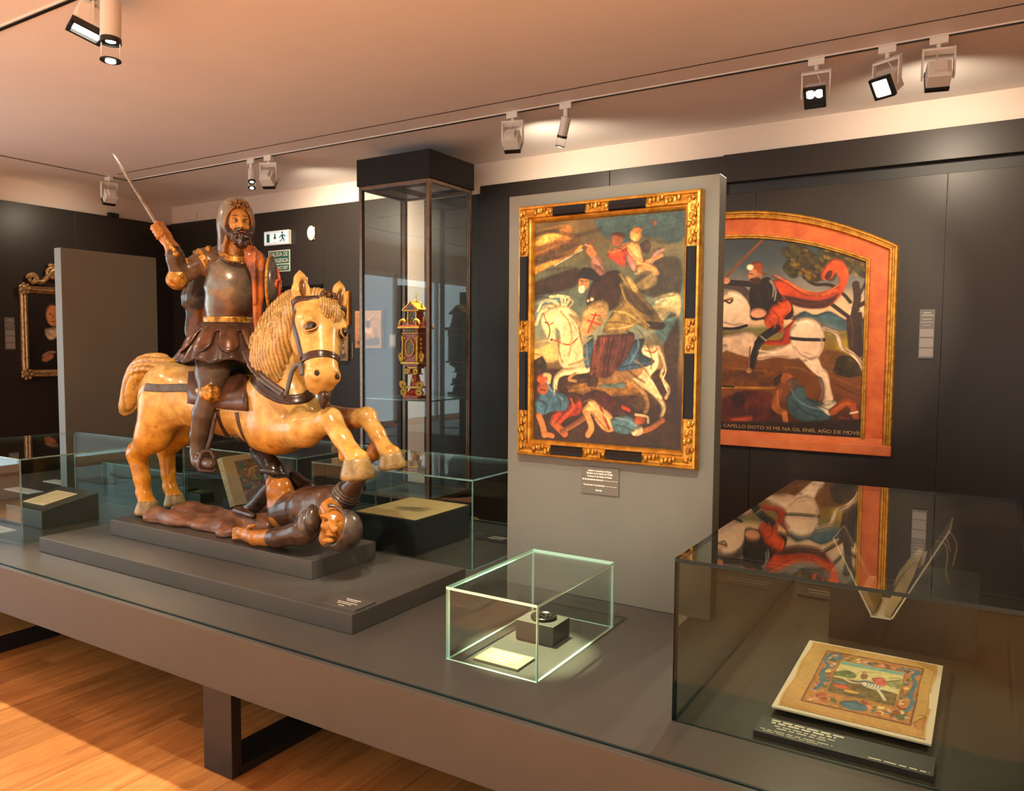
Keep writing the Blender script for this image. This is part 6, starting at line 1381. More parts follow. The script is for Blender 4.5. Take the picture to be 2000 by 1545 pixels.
    for dx, h in ((-.058, .030), (.058, .030), (0, .062)):
        MB().lathe([(.012, 0), (.014, .008), (.007, .018), (.011, .028), (.003, .04)], (cx+dx, cy, z+h-.004), (0, 0, 1), 12).build('finial', GO, t, smooth=True)
    MB().box(cx-.0035, cx+.0035, cy-.0035, cy+.0035, z+.098, z+.145).build('cross', GO, t); MB().box(cx-.016, cx+.016, cy-.0034, cy+.0034, z+.120, z+.127).build('cross_arm', GO, t)
altar()

# ================================================================== labels
def lines(parent, o, ex, ey, n, rows, m=INK):
    """rows of fine print too small to read: (u0, u1, v, height)"""
    o = Vector(o); ex = Vector(ex); ey = Vector(ey); n = Vector(n)
    mb = MB(); r = random.Random(5)
    for u0, u1, v, h in rows:
        u = u0
        while u < u1:
            w = min(u1-u, r.uniform(.025, .07)); mb.obox(o+ex*(u+w/2)+ey*v+n*.0006, ex*w/2, ey*h/2, n*.0003); u += w+.014
    mb.build('fine_print', m, parent)['kind'] = 'stuff'
def plate(name, label, o, ex, ey, th, m, rows=(), texts=(), group=None, ink=INK):
    """flat label: corner o, edge vectors ex (reading) and ey (up)"""
    o = Vector(o); ex = Vector(ex); ey = Vector(ey); n = ex.normalized().cross(ey.normalized())
    t = thing(name, label, 'label', o+ex/2+ey/2, group)
    MB().obox(o+ex/2+ey/2+n*th/2, ex/2, ey/2, n*th/2).build('plate', m, t, bevel=.0006)
    if rows: lines(t, o+n*th, ex, ey, n, rows, ink)
    for txt, u, v, size, width, al in texts: letter(txt, o+ex*u+ey*v+n*(th+.0006), ex, ey, size, ink, t, width, al, .0004)
    return t
plate('wall_label', 'grey label plate under the gold framed painting', (-1.425, 2.8648, 1.004), (.168, 0, 0), (0, 0, .112), .006, mat('label_taupe', (.125, .115, .092), .45), [(.04, .60, .53, .045), (.62, .98, .53, .012), (.68, .95, .325, .012), (.40, .56, .15, .05)],
      [('Santiago na batalla de Clavijo', .5, .83, .0105, .104, 'CENTER'), ('Santiago en la batalla de Clavijo', .5, .735, .0105, .118, 'CENTER'), ('St. James in the Battle of Clavijo', .5, .63, .009, .110, 'CENTER'), ('Óleo sobre lenzo / Óleo sobre lienzo /', .06, .31, .0085, .100, 'LEFT')])
plate('object_label', 'grey label plate on the plinth corner beside the statue', (-2.087, 2.057, .6402), (.158, 0, 0), (0, .113, 0), .007, mat('label_taupe2', (.075, .070, .062), .42), [(.28, .72, .72, .05), (.35, .70, .60, .03), (.2, .8, .42, .03), (.25, .7, .30, .03), (.42, .58, .12, .03)])
plate('object_label', 'cream lit label plate inside the small glass box', (-1.424, 2.078, T+.0004), (.172, 0, 0), (0, .110, 0), .008, mat('label_cream', (.20, .175, .12), .45), [(.15, .85, .80, .06), (.2, .8, .62, .05), (.12, .88, .42, .05), (.2, .7, .22, .05)])
plate('object_label', 'long dark label board in front of the painted page', (-.508, 2.065, T+.0004), (.425, 0, 0), (0, .100, .0), .016, LABELD, [(.07, .50, .84, .09), (.075, .46, .70, .09), (.10, .46, .54, .05), (.12, .42, .42, .05), (.03, .46, .22, .04), (.05, .40, .12, .03), (.66, .98, .12, .05)])
plate('object_label', 'dark label plate behind the grey block near the panel', (-2.44, 3.62, T+.0004), (.16, 0, 0), (0, -.11, 0), .008, LABELD) if False else plate('object_label', 'dark label plate lying right of the dark reading block', (-2.34, 3.42, T+.0004), (.22, 0, 0), (0, .13, 0), .008, LABELD, [(.3, .8, .6, .12), (.3, .7, .35, .12)], ink=INKG)
plate('object_label', 'white printed card lying at the left frame edge', (-4.90, 2.06, T+.0004), (.34, 0, 0), (0, .13, 0), .006, mat('white_card', (.62, .66, .66), .5), [(.1, .9, .7, .06), (.1, .8, .45, .06)], ink=INKG)
plate('object_label', 'dark label plate at the back of the right glass case', (-.66, 3.36, T+.0004), (.25, 0, 0), (0, .13, 0), .010, LABELD, [(.1, .9, .7, .1), (.15, .85, .4, .1)], ink=INKG)
def wall_label(label, x, y, z0, w, h, axis):
    ex = Vector((w, 0, 0)) if axis == 'y' else Vector((0, w, 0)); o = Vector((x, y, z0))
    if axis != 'y': ex = Vector((0, w, 0))
    ey = Vector((0, 0, h)); n = Vector((0, -1, 0)) if axis == 'y' else Vector((1, 0, 0))
    t = thing('wall_label', label, 'label', o+ex/2)
    G1 = mat('label_grey', (.12, .105, .095), .45); G2 = mat('label_pale', (.24, .215, .195), .5)
    MB().obox(o+ex/2+ey/2+n*.006, ex/2, ey/2, n*.006).build('plate', G1, t, bevel=.0008)
    for a, b in ((.04, .20), (.23, .41), (.44, .60)): MB().obox(o+ex/2+ey*(a+b)/2+n*.013, ex*.44, ey*(b-a)/2, n*.001).build('text_panel', G2, t)
    lines(t, o+n*.012, ex, ey, n, [(.25, .75, .93, .02), (.15, .9, .88, .02), (.2, .8, .80, .015), (.1, .9, .74, .012), (.25, .75, .68, .012)], INKG)
wall_label('tall grey text label on the wall right of the arched painting', -.435, 5.9745, 1.543, .092, .33, 'y')
wall_label('tall grey text label on the left wall beside the portrait', -8.5545, 4.055, 1.54, .095, .33, 'x')

# ================================================================== things in the cases
def coin():
    o = MB().box(-1.407, -1.256, 2.32, 2.442, T+.0003, .636).build('display_block', GREY, None, bevel=.0015); tag(o, 'small grey block under the coin in the glass box', 'block')
    t = thing('medal', 'dark struck medal lying on the small block', 'medal', (-1.33, 2.385, .6363)); DK = mat('black_bronze', (.05, .045, .04), .22, metal=.85, vary=.5, scale=60)
    MB().lathe([(.040, 0), (.046, .002), (.047, .008), (.044, .011), (.038, .010), (.036, .007)], (-1.33, 2.385, .6364), (0, 0, 1), 40).build('rim', DK, t, smooth=True)
    d = MB()
    for k in range(16): q = k*math.pi/8; d.ball((-1.33+.026*math.cos(q), 2.385+.026*math.sin(q), .6445), (.0045, .0045, .0035), 6, 4)
    for k in range(10): d.ball((-1.33+.014*math.sin(k*2.4), 2.385+.016*math.cos(k*1.7), .645), (.006, .005, .004), 6, 4)
    d.build('relief', DK, t, smooth=True)
coin()
for i_, (x_, y_, w_, h_, lab_) in enumerate(((-5.95, 2.35, .42, .16, 'wide white text card on the far left table end, nearest'), (-5.95, 2.78, .34, .10, 'white text card on the far left table end, middle'), (-6.05, 3.10, .30, .09, 'white text card on the far left table end, farthest'))):
    plate('object_label', lab_, (x_, y_, T+.0004), (w_, 0, 0), (0, h_, 0), .004, mat('white_card', (.62, .66, .66), .5), [(.08, .92, .75, .08), (.08, .8, .5, .08), (.08, .6, .25, .08)], ink=INKG)
def sash():
    P = smooth_path([np.array(q) for q in ((-6.1, 2.12, T+.005), (-5.9, 2.22, T+.005), (-5.72, 2.26, T+.006), (-5.55, 2.20, T+.005))], 20)
    o = MB().tube(P, .022, 8, flat=((0, 0, 1), .15)).build('ribbon_band', mat('orange_ribbon', (.62, .24, .05), .5), None, smooth=True); tag(o, 'orange ribbon lying on the far left table end', 'ribbon')
sash()
def wedge():
    t = thing('display_block', 'grey sloping block holding a paper in the left case', 'block', (-4.68, 2.45, T))
    v = [(-4.872, 2.285, T+.0004), (-4.482, 2.285, T+.0004), (-4.482, 2.611, T+.0004), (-4.872, 2.611, T+.0004), (-4.872, 2.285, .666), (-4.482, 2.285, .666), (-4.482, 2.611, .724), (-4.872, 2.611, .724)]
    m = MB(); m.add(v, [(0, 3, 2, 1), (4, 5, 6, 7), (0, 1, 5, 4), (1, 2, 6, 5), (2, 3, 7, 6), (3, 0, 4, 7)]); m.build('block', GREY, t, bevel=.002)
    ex = Vector((1, 0, 0)); ey = Vector((0, .326, .058)).normalized(); n = ex.cross(ey); o = Vector((-4.80, 2.345, .6772+.0012))
    p = thing('paper_sheet', 'cream paper sheet lying on the sloping block', 'paper', o)
    MB().obox(o+ex*.11+ey*.10+n*.002, ex*.11, ey*.10, n*.0015).build('sheet', mat('cream_paper', (.80, .68, .42), .6, vary=.15, scale=20), p)
    lines(p, o+n*.0037, ex*.22, ey*.2, n, [(.1, .9, .9-.08*i, .02) for i in range(10)], mat('faint_ink', (.62, .50, .30), .7))
wedge()
def reading_block():
    o = MB().box(-2.79, -2.385, 2.975, 3.44, T+.0004, .744).build('display_block', mat('charcoal_block', (.030, .032, .032), .35), None, bevel=.002); tag(o, 'large dark block behind the fallen figure', 'block')
    t = thing('parchment_sheet', 'pale parchment sheet with a faded drawing on the dark block', 'paper', (-2.588, 3.207, .7445))
    C = Canvas(80, 90, lambda x, y: (x, y)); C.wash([(0, (196, 172, 118)), (1, (204, 182, 130))]); C.blot(9, .06)
    C.poly([(.30, .40), (.70, .38), (.72, .62), (.32, .64)], (150, 128, 88), None, .3, 5); C.poly([(.4, .45), (.6, .45), (.6, .57), (.4, .57)], (122, 102, 70), None, .5, 3)
    C.mesh('sheet', PAPER, lambda u, v: np.stack([-2.785+u*.395, 3.435-v*.455, np.full_like(u, .7462)], 1), t)
reading_block()
def jewels():
    G = mat('tarnished_gold', (.35, .25, .10), .3, metal=.7)
    for i, (x, y, lab) in enumerate(((-4.44, 3.275, 'small teal block with a brooch, nearest the open book'), (-4.66, 3.31, 'small teal block with a ring, middle of the low case'), (-4.88, 3.345, 'small teal block with beads, farthest in the low case'))):
        o = MB().box(x-.075, x+.075, y-.055, y+.055, T+.0004, T+.062).build('display_block', GREY, None, bevel=.001); tag(o, lab, 'block')
        j = thing('jewel', ('old gold brooch on the block nearest the open book', 'old gold ring on the middle block of the low case', 'old gold beads on the farthest block of the low case')[i], 'jewel', (x, y, T+.0625))
        if i == 0:
            MB().lathe([(.010, 0), (.026, .001), (.028, .004), (.010, .007)], (x, y, T+.0625), (0, 0, 1), 16).build('disc', G, j, smooth=True); MB().tube([(x-.04, y-.01, T+.066), (x+.045, y+.015, T+.066)], .003, 6).build('pin', G, j)
        elif i == 1:
            MB().tube([(x+.028*math.cos(q), y+.022*math.sin(q), T+.066) for q in np.linspace(0, 2*math.pi, 25)], .0035, 8).build('hoop', G, j, smooth=True)
        else:
            for k in range(4): MB().ball((x-.03+.02*k, y+.006*(k % 2), T+.0715), .009, 10, 7).build('bead', G, j, smooth=True)
jewels()
def page_art(C, k=1):
    """illuminated border and battle scene in 0..1 coordinates"""
    r = np.random.RandomState(k)
    C.wash([(0, (206, 160, 86)), (.5, (210, 166, 92)), (1, (204, 152, 84))]); C.blot(6, .12); C.blot(30, .06)
    C.poly([(.145, .115), (.905, .10), (.90, .90), (.14, .905)], (104, 56, 28), None, .3, 1, False, vol=0); C.poly([(.155, .13), (.895, .115), (.888, .885), (.15, .89)], (196, 128, 58), None, .3, 1, False, vol=0)
    for i in range(150):
        q = r.rand()*4; e = .035+r.rand()*.075
        if q < 1: x, y = .16+r.rand()*.72, .13+e
        elif q < 2: x, y = .16+r.rand()*.72, .885-e*1.2
        elif q < 3: x, y = .155+e, .13+r.rand()*.74
        else: x, y = .885-e, .13+r.rand()*.74
        c = [(70, 112, 140), (196, 84, 46), (228, 178, 140), (90, 104, 56), (232, 196, 116), (150, 60, 44), (214, 140, 120)][r.randint(7)]
        C.oval((x, y), .012+r.rand()*.022, .010+r.rand()*.020, c, None, .3, r.rand()*3, 1, 1, 10)
    C.line([(.19, .17), (.17, .28), (.215, .36), (.19, .46), (.225, .60), (.20, .72)], .030, (64, 116, 146)); C.line([(.87, .17), (.84, .26), (.87, .36), (.85, .52), (.875, .62), (.85, .74)], .030, (64, 116, 146))
    C.line([(.18, .16), (.25, .15), (.28, .20)], .03, (70, 120, 150)); C.line([(.80, .16), (.87, .16)], .03, (70, 120, 150)); C.oval((.50, .82), .10, .055, (58, 104, 134), None, .2)
    C.poly([(.275, .225), (.79, .215), (.785, .72), (.265, .725)], (176, 104, 40), None, .2, 1, False, vol=0); C.poly([(.29, .235), (.775, .228), (.77, .71), (.28, .715)], (226, 214, 150), None, .15, 1, False, vol=0)
    C.poly([(.29, .235), (.775, .228), (.775, .275), (.29, .29)], (120, 178, 172), None, .1, 4, False, vol=0); C.poly([(.285, .40), (.36, .36), (.44, .40), (.42, .47), (.285, .47)], (96, 112, 60), None, .5, 2); C.poly([(.28, .50), (.5, .48), (.77, .55), (.77, .71), (.28, .715)], (112, 92, 46), None, .5, 2, False, vol=0); C.poly([(.66, .36), (.77, .33), (.77, .47), (.68, .46)], (140, 146, 96), None, .5, 3)
    C.oval((.57, .50), .085, .05, (226, 222, 200), None, .1, .3); C.line([(.49, .50), (.43, .52), (.38, .50)], .026, (222, 196, 170)); C.line([(.62, .54), (.66, .60), (.69, .66)], .024, (226, 222, 200)); C.line([(.64, .52), (.70, .53), (.74, .50)], .014, (226, 222, 200))
    for i in range(5): C.line([(.53+.022*i, .465), (.545+.022*i, .50), (.535+.022*i, .54)], .006, (70, 110, 140))
    C.line([(.46, .50), (.52, .47), (.58, .475)], .022, (60, 96, 130)); C.poly([(.55, .37), (.63, .36), (.67, .43), (.66, .48), (.59, .47)], (206, 92, 72), (.3, -.3, .2), .3); C.oval((.50, .40), .028, .045, (130, 90, 44), None, .3); C.oval((.495, .345), .018, .022, (190, 140, 96)); C.line([(.47, .345), (.60, .30)], .006, (120, 120, 110))
    C.poly([(.30, .58), (.36, .57), (.44, .60), (.40, .635), (.32, .625)], (206, 84, 52), None, .3); C.oval((.45, .645), .06, .022, (214, 164, 62), None, .2); C.poly([(.29, .545), (.36, .53), (.40, .56), (.30, .57)], (84, 128, 146), None, .3); C.oval((.34, .48), .05, .02, (206, 196, 140), None, .2)
    C.blot(60, .10)
def big_page():
    t = thing('illuminated_page', 'illuminated page with a battle scene on a white mount', 'page', (-.297, 2.486, T))
    x0, x1, y0, y1 = -.497, -.097, 2.219, 2.755; zf, zk = T+.018, T+.036
    WH = mat('white_mount', (.80, .72, .58), .5)
    def S_(u, v, h): return np.stack([x0+u*(x1-x0), y1-v*(y1-y0), zk+(zf-zk)*v+h], 1)
    m = MB(); c = [Vector(S_(np.array([a]), np.array([b]), 0)[0]) for a, b in ((0, 1), (1, 1), (1, 0), (0, 0))]
    d = [p+Vector((0, 0, .006)) for p in c]; m.add(c+d, [(0, 3, 2, 1), (4, 5, 6, 7), (0, 1, 5, 4), (1, 2, 6, 5), (2, 3, 7, 6), (3, 0, 4, 7)]); m.build('mount_board', WH, t, bevel=.001)
    MB().box(x0+.03, x1-.03, y0+.04, y1-.03, T+.0004, T+.0175).build('support', LABELD, t)
    C = Canvas(240, 300, lambda x, y: (x, y)); page_art(C, 3)
    C.poly([(.90, .80), (.985, .74), (.985, .90), (.93, .92)], (176, 116, 56), None, .2, 2); C.tone(.92)
    def wav(u, v): return np.where((u < .02) | (u > .98) | (v < .02) | (v > .98), 0, .0035)+.0035*np.sin(v*9)*np.clip((u-.9)*8, 0, 1)
    C.mesh('leaf', PAPER, lambda u, v: S_(.035+u*.925+.008*np.sin(v*13)*(np.abs(u-.5)*2)**6, .025+v*.945, .0075+wav(u, v)), t)
big_page()
def open_manuscript():
    """large book standing open behind the horse, page facing the far end"""
    a = Vector(at(459, 988, 3.03)); b = Vector(at(432, 893, 3.03)); up = (b-a); L = up.length; ey = up.normalized(); ex = Vector((0, 1, 0)); n = ex.cross(ey).normalized()
    if n.x < 0: n = -n
    W = .40
    t = thing('manuscript_book', 'open illuminated manuscript propped up behind the horse', 'book', a)
    MB().obox(a+ex*W/2+ey*L/2-n*.024, ex*W/2, ey*L/2, n*.024).build('page_block', mat('old_page_edges', (.62, .47, .27), .7, vary=.2, scale=40), t, bevel=.004)
    C = Canvas(150, 130, lambda x, y: (x, y)); C.wash([(0, (196, 160, 104)), (1, (188, 150, 96))]); C.blot(8, .08)
    C.poly([(.20, .12), (.97, .10), (.97, .96), (.22, .96)], (104, 62, 40), None, .4, 1, False, vol=0); r = np.random.RandomState(8)
    for i in range(260):
        c = [(60, 86, 70), (150, 66, 44), (190, 130, 70), (52, 66, 80), (96, 60, 38), (176, 96, 70), (120, 120, 60)][r.randint(7)]; C.oval((.23+r.rand()*.72, .15+r.rand()*.78), .012+r.rand()*.03, .012+r.rand()*.025, c, None, .3, r.rand()*3, 1, .9, 8)
    C.poly([(.24, .16), (.36, .15), (.37, .28), (.25, .30)], (52, 82, 84), None, .3, 1, False, vol=0); C.poly([(.5, .36), (.62, .33), (.64, .48), (.54, .58)], (58, 92, 62), None, .3); C.poly([(.55, .66), (.70, .62), (.72, .80), (.58, .84)], (66, 98, 72), None, .3)
    for q in (.46, .54): C.poly([(.70, q), (.95, q-.01), (.95, q+.045), (.71, q+.05)], (206, 164, 104), None, .3, 1, False, vol=0)
    C.poly([(.72, .68), (.84, .66), (.84, .75), (.73, .76)], (34, 44, 70), None, .2, 1, False, vol=0); C.line([(.42, .33), (.60, .28), (.78, .30), (.92, .26)], .03, (186, 130, 60)); C.tone(.8)
    C.mesh('painted_page', PAPER, lambda u, v: np.array([list(a+ex*(q*W)+ey*((1-w_)*L)+n*.001) for q, w_ in zip(u, v)]), t)
    sup = MB(); f = a-n*.055; sup.obox(Vector((f.x-.06, a.y+W/2, T+.05)), (.05, 0, 0), (0, W/2-.04, 0), (0, 0, .0495)); sup.build('stand', LABELD, t)
open_manuscript()
def cradle_book():
    t0 = thing('display_block', 'tall dark block standing behind the painted page', 'block', (-.24, 3.06, T))
    DKB = mat('dark_green_block', (.018, .020, .018), .38)
    
    t = thing('open_book', 'old parchment book standing open in a clear cradle', 'book', (-.28, 2.93, .66))
    AC = glass_mat('acrylic', (.93, .95, .94), .06); ACE = mat('acrylic_edge', (.75, .70, .60), .2)
    Yf, dp = 2.90, .24
    def P(px, py, dy=0): q = at(px, py, Yf); return Vector((q.x, Yf+dy, q.z))
    s0, s1, l1, r1 = P(1700, 1202), P(1740, 1208), P(1626, 1052), P(1853, 1036)
    for (a, b, nm, mt) in ((s0, l1, 'cradle_wing', [AC, ACE]), (s1, r1, 'cradle_wing', [AC, ACE]), (s0, s1, 'cradle_base', [ACE, ACE])):
        d = (b-a); nn = Vector((-d.z, 0, d.x)).normalized()
        m = MB(); m.obox((a+b)/2+Vector((0, dp/2, 0))-nn*.003*(1 if nm != 'cradle_base' else 1), d/2, (0, dp/2, 0), nn*.003); m.m = [0, 0, 1, 1, 1, 1]; m.build(nm, mt, t)
    zt_ = .809
    def side(a, b, off): q = (zt_-a.z)/(b.z-a.z); return (a.x+(b.x-a.x)*q+off, zt_)
    poly = [(-.466, T+.0004), (-.010, T+.0004), (-.010, zt_), side(s1, r1, .012), (s1.x+.006, s1.z-.012), (s0.x-.006, s0.z-.012), side(s0, l1, -.012), (-.466, zt_)]
    MB().prism(poly, (0, 2.936, 0), (1, 0, 0), (0, 0, 1), (0, .264, 0)).build('block', DKB, t0)
    # support under the spine, resting against the block
    sp = MB(); c = (s0+s1)/2; sp.prism([(-.028, 0), (.030, 0), (.014, -.045), (-.012, -.045)], (c.x, Yf+.006, c.z-.010), (1, 0, 0), (0, 0, 1), (0, .026, 0)); sp.build('spine_support', BLACKM, t)
    VEL = mat('vellum_leaf', (.52, .40, .22), .6, vary=.25, scale=18, bump=.1, bscale=30); VE2 = mat('vellum_leaf_brown', (.36, .25, .12), .6, vary=.35, scale=18)
    def block(pts, nm, mt): MB().prism([(p.x, p.z) for p in pts], (0, Yf+.004, 0), (1, 0, 0), (0, 0, 1), (0, dp-.012, 0)).build(nm, mt, t, bevel=.002)
    dr = (r1-s1).normalized(); nr = Vector((-dr.z, 0, dr.x)); dl = (l1-s0).normalized(); nl = Vector((dl.z, 0, -dl.x))
    block([s1+nr*.004, s1+dr*.10+nr*.003, s1+dr*.17+nr*.012, s1+dr*.212+nr*.020, s1+dr*.208+nr*.034, s1+dr*.14+nr*.040, s1+dr*.06+nr*.034, s1+nr*.024][::-1], 'page_block', VEL)
    block([s0+nl*.003, s0+dl*.085+nl*.003, s0+dl*.075+nl*.026, s0+dl*.01+nl*.022], 'page_block', VE2)
    for q in range(3):
        a = s1+dr*.10+nr*(.040+.004*q); b = s1+dr*(.205+.006*q)+nr*(.030-.012*q); rows = [[tuple(a.lerp(b, u)+nr*math.sin(u*math.pi)*.008+Vector((0, yy, 0))) for yy in (.006, dp*.5, dp-.01)] for u in np.linspace(0, 1, 7)]
        m = MB(); m.strip(rows); m.build('leaf', VE2 if q == 1 else VEL, t, smooth=True, solid=.0012)
    for pts in ([(1850, 1036), (1862, 1050), (1868, 1072), (1860, 1110)], [(1828, 1058), (1846, 1066), (1850, 1092), (1846, 1122), (1853, 1148)], [(1836, 1050), (1848, 1055), (1856, 1080)]):
        MB().tube(smooth_path([np.array(P(x, y, .01+.01*i)) for i, (x, y) in enumerate(pts)], 14), .0028, 6, flat=((0, 1, 0), .5)).build('tie_ribbon', VE2, t, smooth=True)
cradle_book()

# ================================================================== on the walls
def portrait():
    X = -8.553; y0, y1, z0, z1 = 4.205, 5.05, 1.255, 2.20
    t = thing('framed_portrait', 'dark portrait in a carved gilt frame on the left wall', 'painting', (X, (y0+y1)/2, z0))
    GB = mat('pale_gilt', (.50, .30, .13), .36, metal=.5, col2=(.22, .11, .04), scale=30)
    prof = [(0, 0), (0, .03), (.012, .045), (.028, .040), (.040, .048), (.056, .034), (.066, .030), (.075, .012), (.075, 0)]
    cs = {'l': ((y0, z0), (y0, z1), (1, 0)), 'r': ((y1, z1), (y1, z0), (-1, 0)), 't': ((y0, z1), (y1, z1), (0, -1)), 'b': ((y1, z0), (y0, z0), (0, 1))}
    for k, (a, b, n) in cs.items():
        d = np.array(b)-np.array(a); d = d/np.linalg.norm(d); rows = []
        for o, h in prof: p = np.array(a)+np.array(n)*o+d*o; q = np.array(b)+np.array(n)*o-d*o; rows.append([(X+h, p[0], p[1]), (X+h, q[0], q[1])])
        m = MB(); m.strip(rows); m.build('frame_rail', GB, t)
    for (yy, zz) in ((y0+.03, z0+.03), (y0+.03, z1-.03), (y1-.03, z0+.03), (y1-.03, z1-.03), ((y0+y1)/2, z0+.03)):
        m = MB(); m.ball((X+.045, yy, zz), (.022, .055, .055), 12, 8)
        for q in range(7): an = q*math.pi/3.5; m.ball((X+.052, yy+.045*math.cos(an), zz+.045*math.sin(an)), (.016, .020, .020), 8, 6)
        m.build('corner_shell', GB, t, smooth=True)
    yc = (y0+y1)/2
    for s_ in (-1, 1):
        P = [(X+.03, yc+s_*(.06+.26*q), z1+.02+.17*(1-q)**1.5+.02*math.sin(q*9)) for q in np.linspace(0, 1, 16)]; m = MB(); m.tube(P, [.034-.012*q for q in np.linspace(0, 1, 16)], 10)
        Q = []
        for q in np.linspace(0, 3.6*math.pi, 30): rr = .055*(1-q/(3.6*math.pi)*.7); Q.append((X+.035, yc+s_*(.30+rr*math.cos(q)), z1+.075+rr*math.sin(q)))
        m.tube(Q, .020, 8)
        Q = []
        for q in np.linspace(0, 3.6*math.pi, 30): rr = .075*(1-q/(3.6*math.pi)*.7); Q.append((X+.035, yc+s_*(.10+rr*math.cos(q+1)), z1+.16+rr*math.sin(q+1)))
        m.tube(Q, .024, 8); m.build('crest_scroll', GB, t, smooth=True)
    m = MB(); m.ball((X+.03, yc, z1+.22), (.03, .06, .085), 12, 8); m.build('crest_shell', GB, t, smooth=True)
    C = Canvas(110, 130, lambda x, y: (x, y)); C.wash([(0, (26, 18, 12)), (1, (18, 12, 9))]); C.blot(5, .3)
    F_ = C.mp; C.mp = lambda x, y: (x-.15, y)
    C.poly([(.30, .50), (.44, .42), (.62, .42), (.80, .52), (.92, .75), (.95, 1), (.16, 1), (.20, .78)], (22, 17, 15), None, .3, 2); C.oval((.52, .27), .11, .15, (180, 116, 70), (-.6, 0, .12), .15); C.poly([(.40, .20), (.44, .08), (.60, .06), (.68, .20), (.67, .40), (.62, .20), (.48, .14)], (34, 22, 14), None, .3); C.oval((.47, .26), .018, .010, (40, 24, 14)); C.oval((.57, .26), .018, .010, (40, 24, 14)); C.line([(.52, .27), (.505, .32)], .012, (130, 78, 44)); C.line([(.48, .36), (.55, .36)], .012, (120, 50, 36))
    C.poly([(.42, .42), (.62, .42), (.60, .52), (.48, .60), (.40, .54)], (186, 158, 122), None, .4); C.oval((.42, .82), .09, .05, (156, 100, 60), None, .2, -.3); C.line([(.36, .80), (.44, .76), (.52, .76)], .03, (150, 124, 96)); C.line([(.34, .86), (.40, .88)], .022, (160, 104, 62))
    C.mesh('canvas', OIL, lambda u, v: np.stack([np.full_like(u, X+.010), y0+.07+u*(y1-y0-.14), z1-.07-v*(z1-z0-.14)], 1), t)
    MB().box(X, X+.008, y0+.04, y1-.04, z0+.04, z1-.04).build('backing_board', EBONY, t)
portrait()
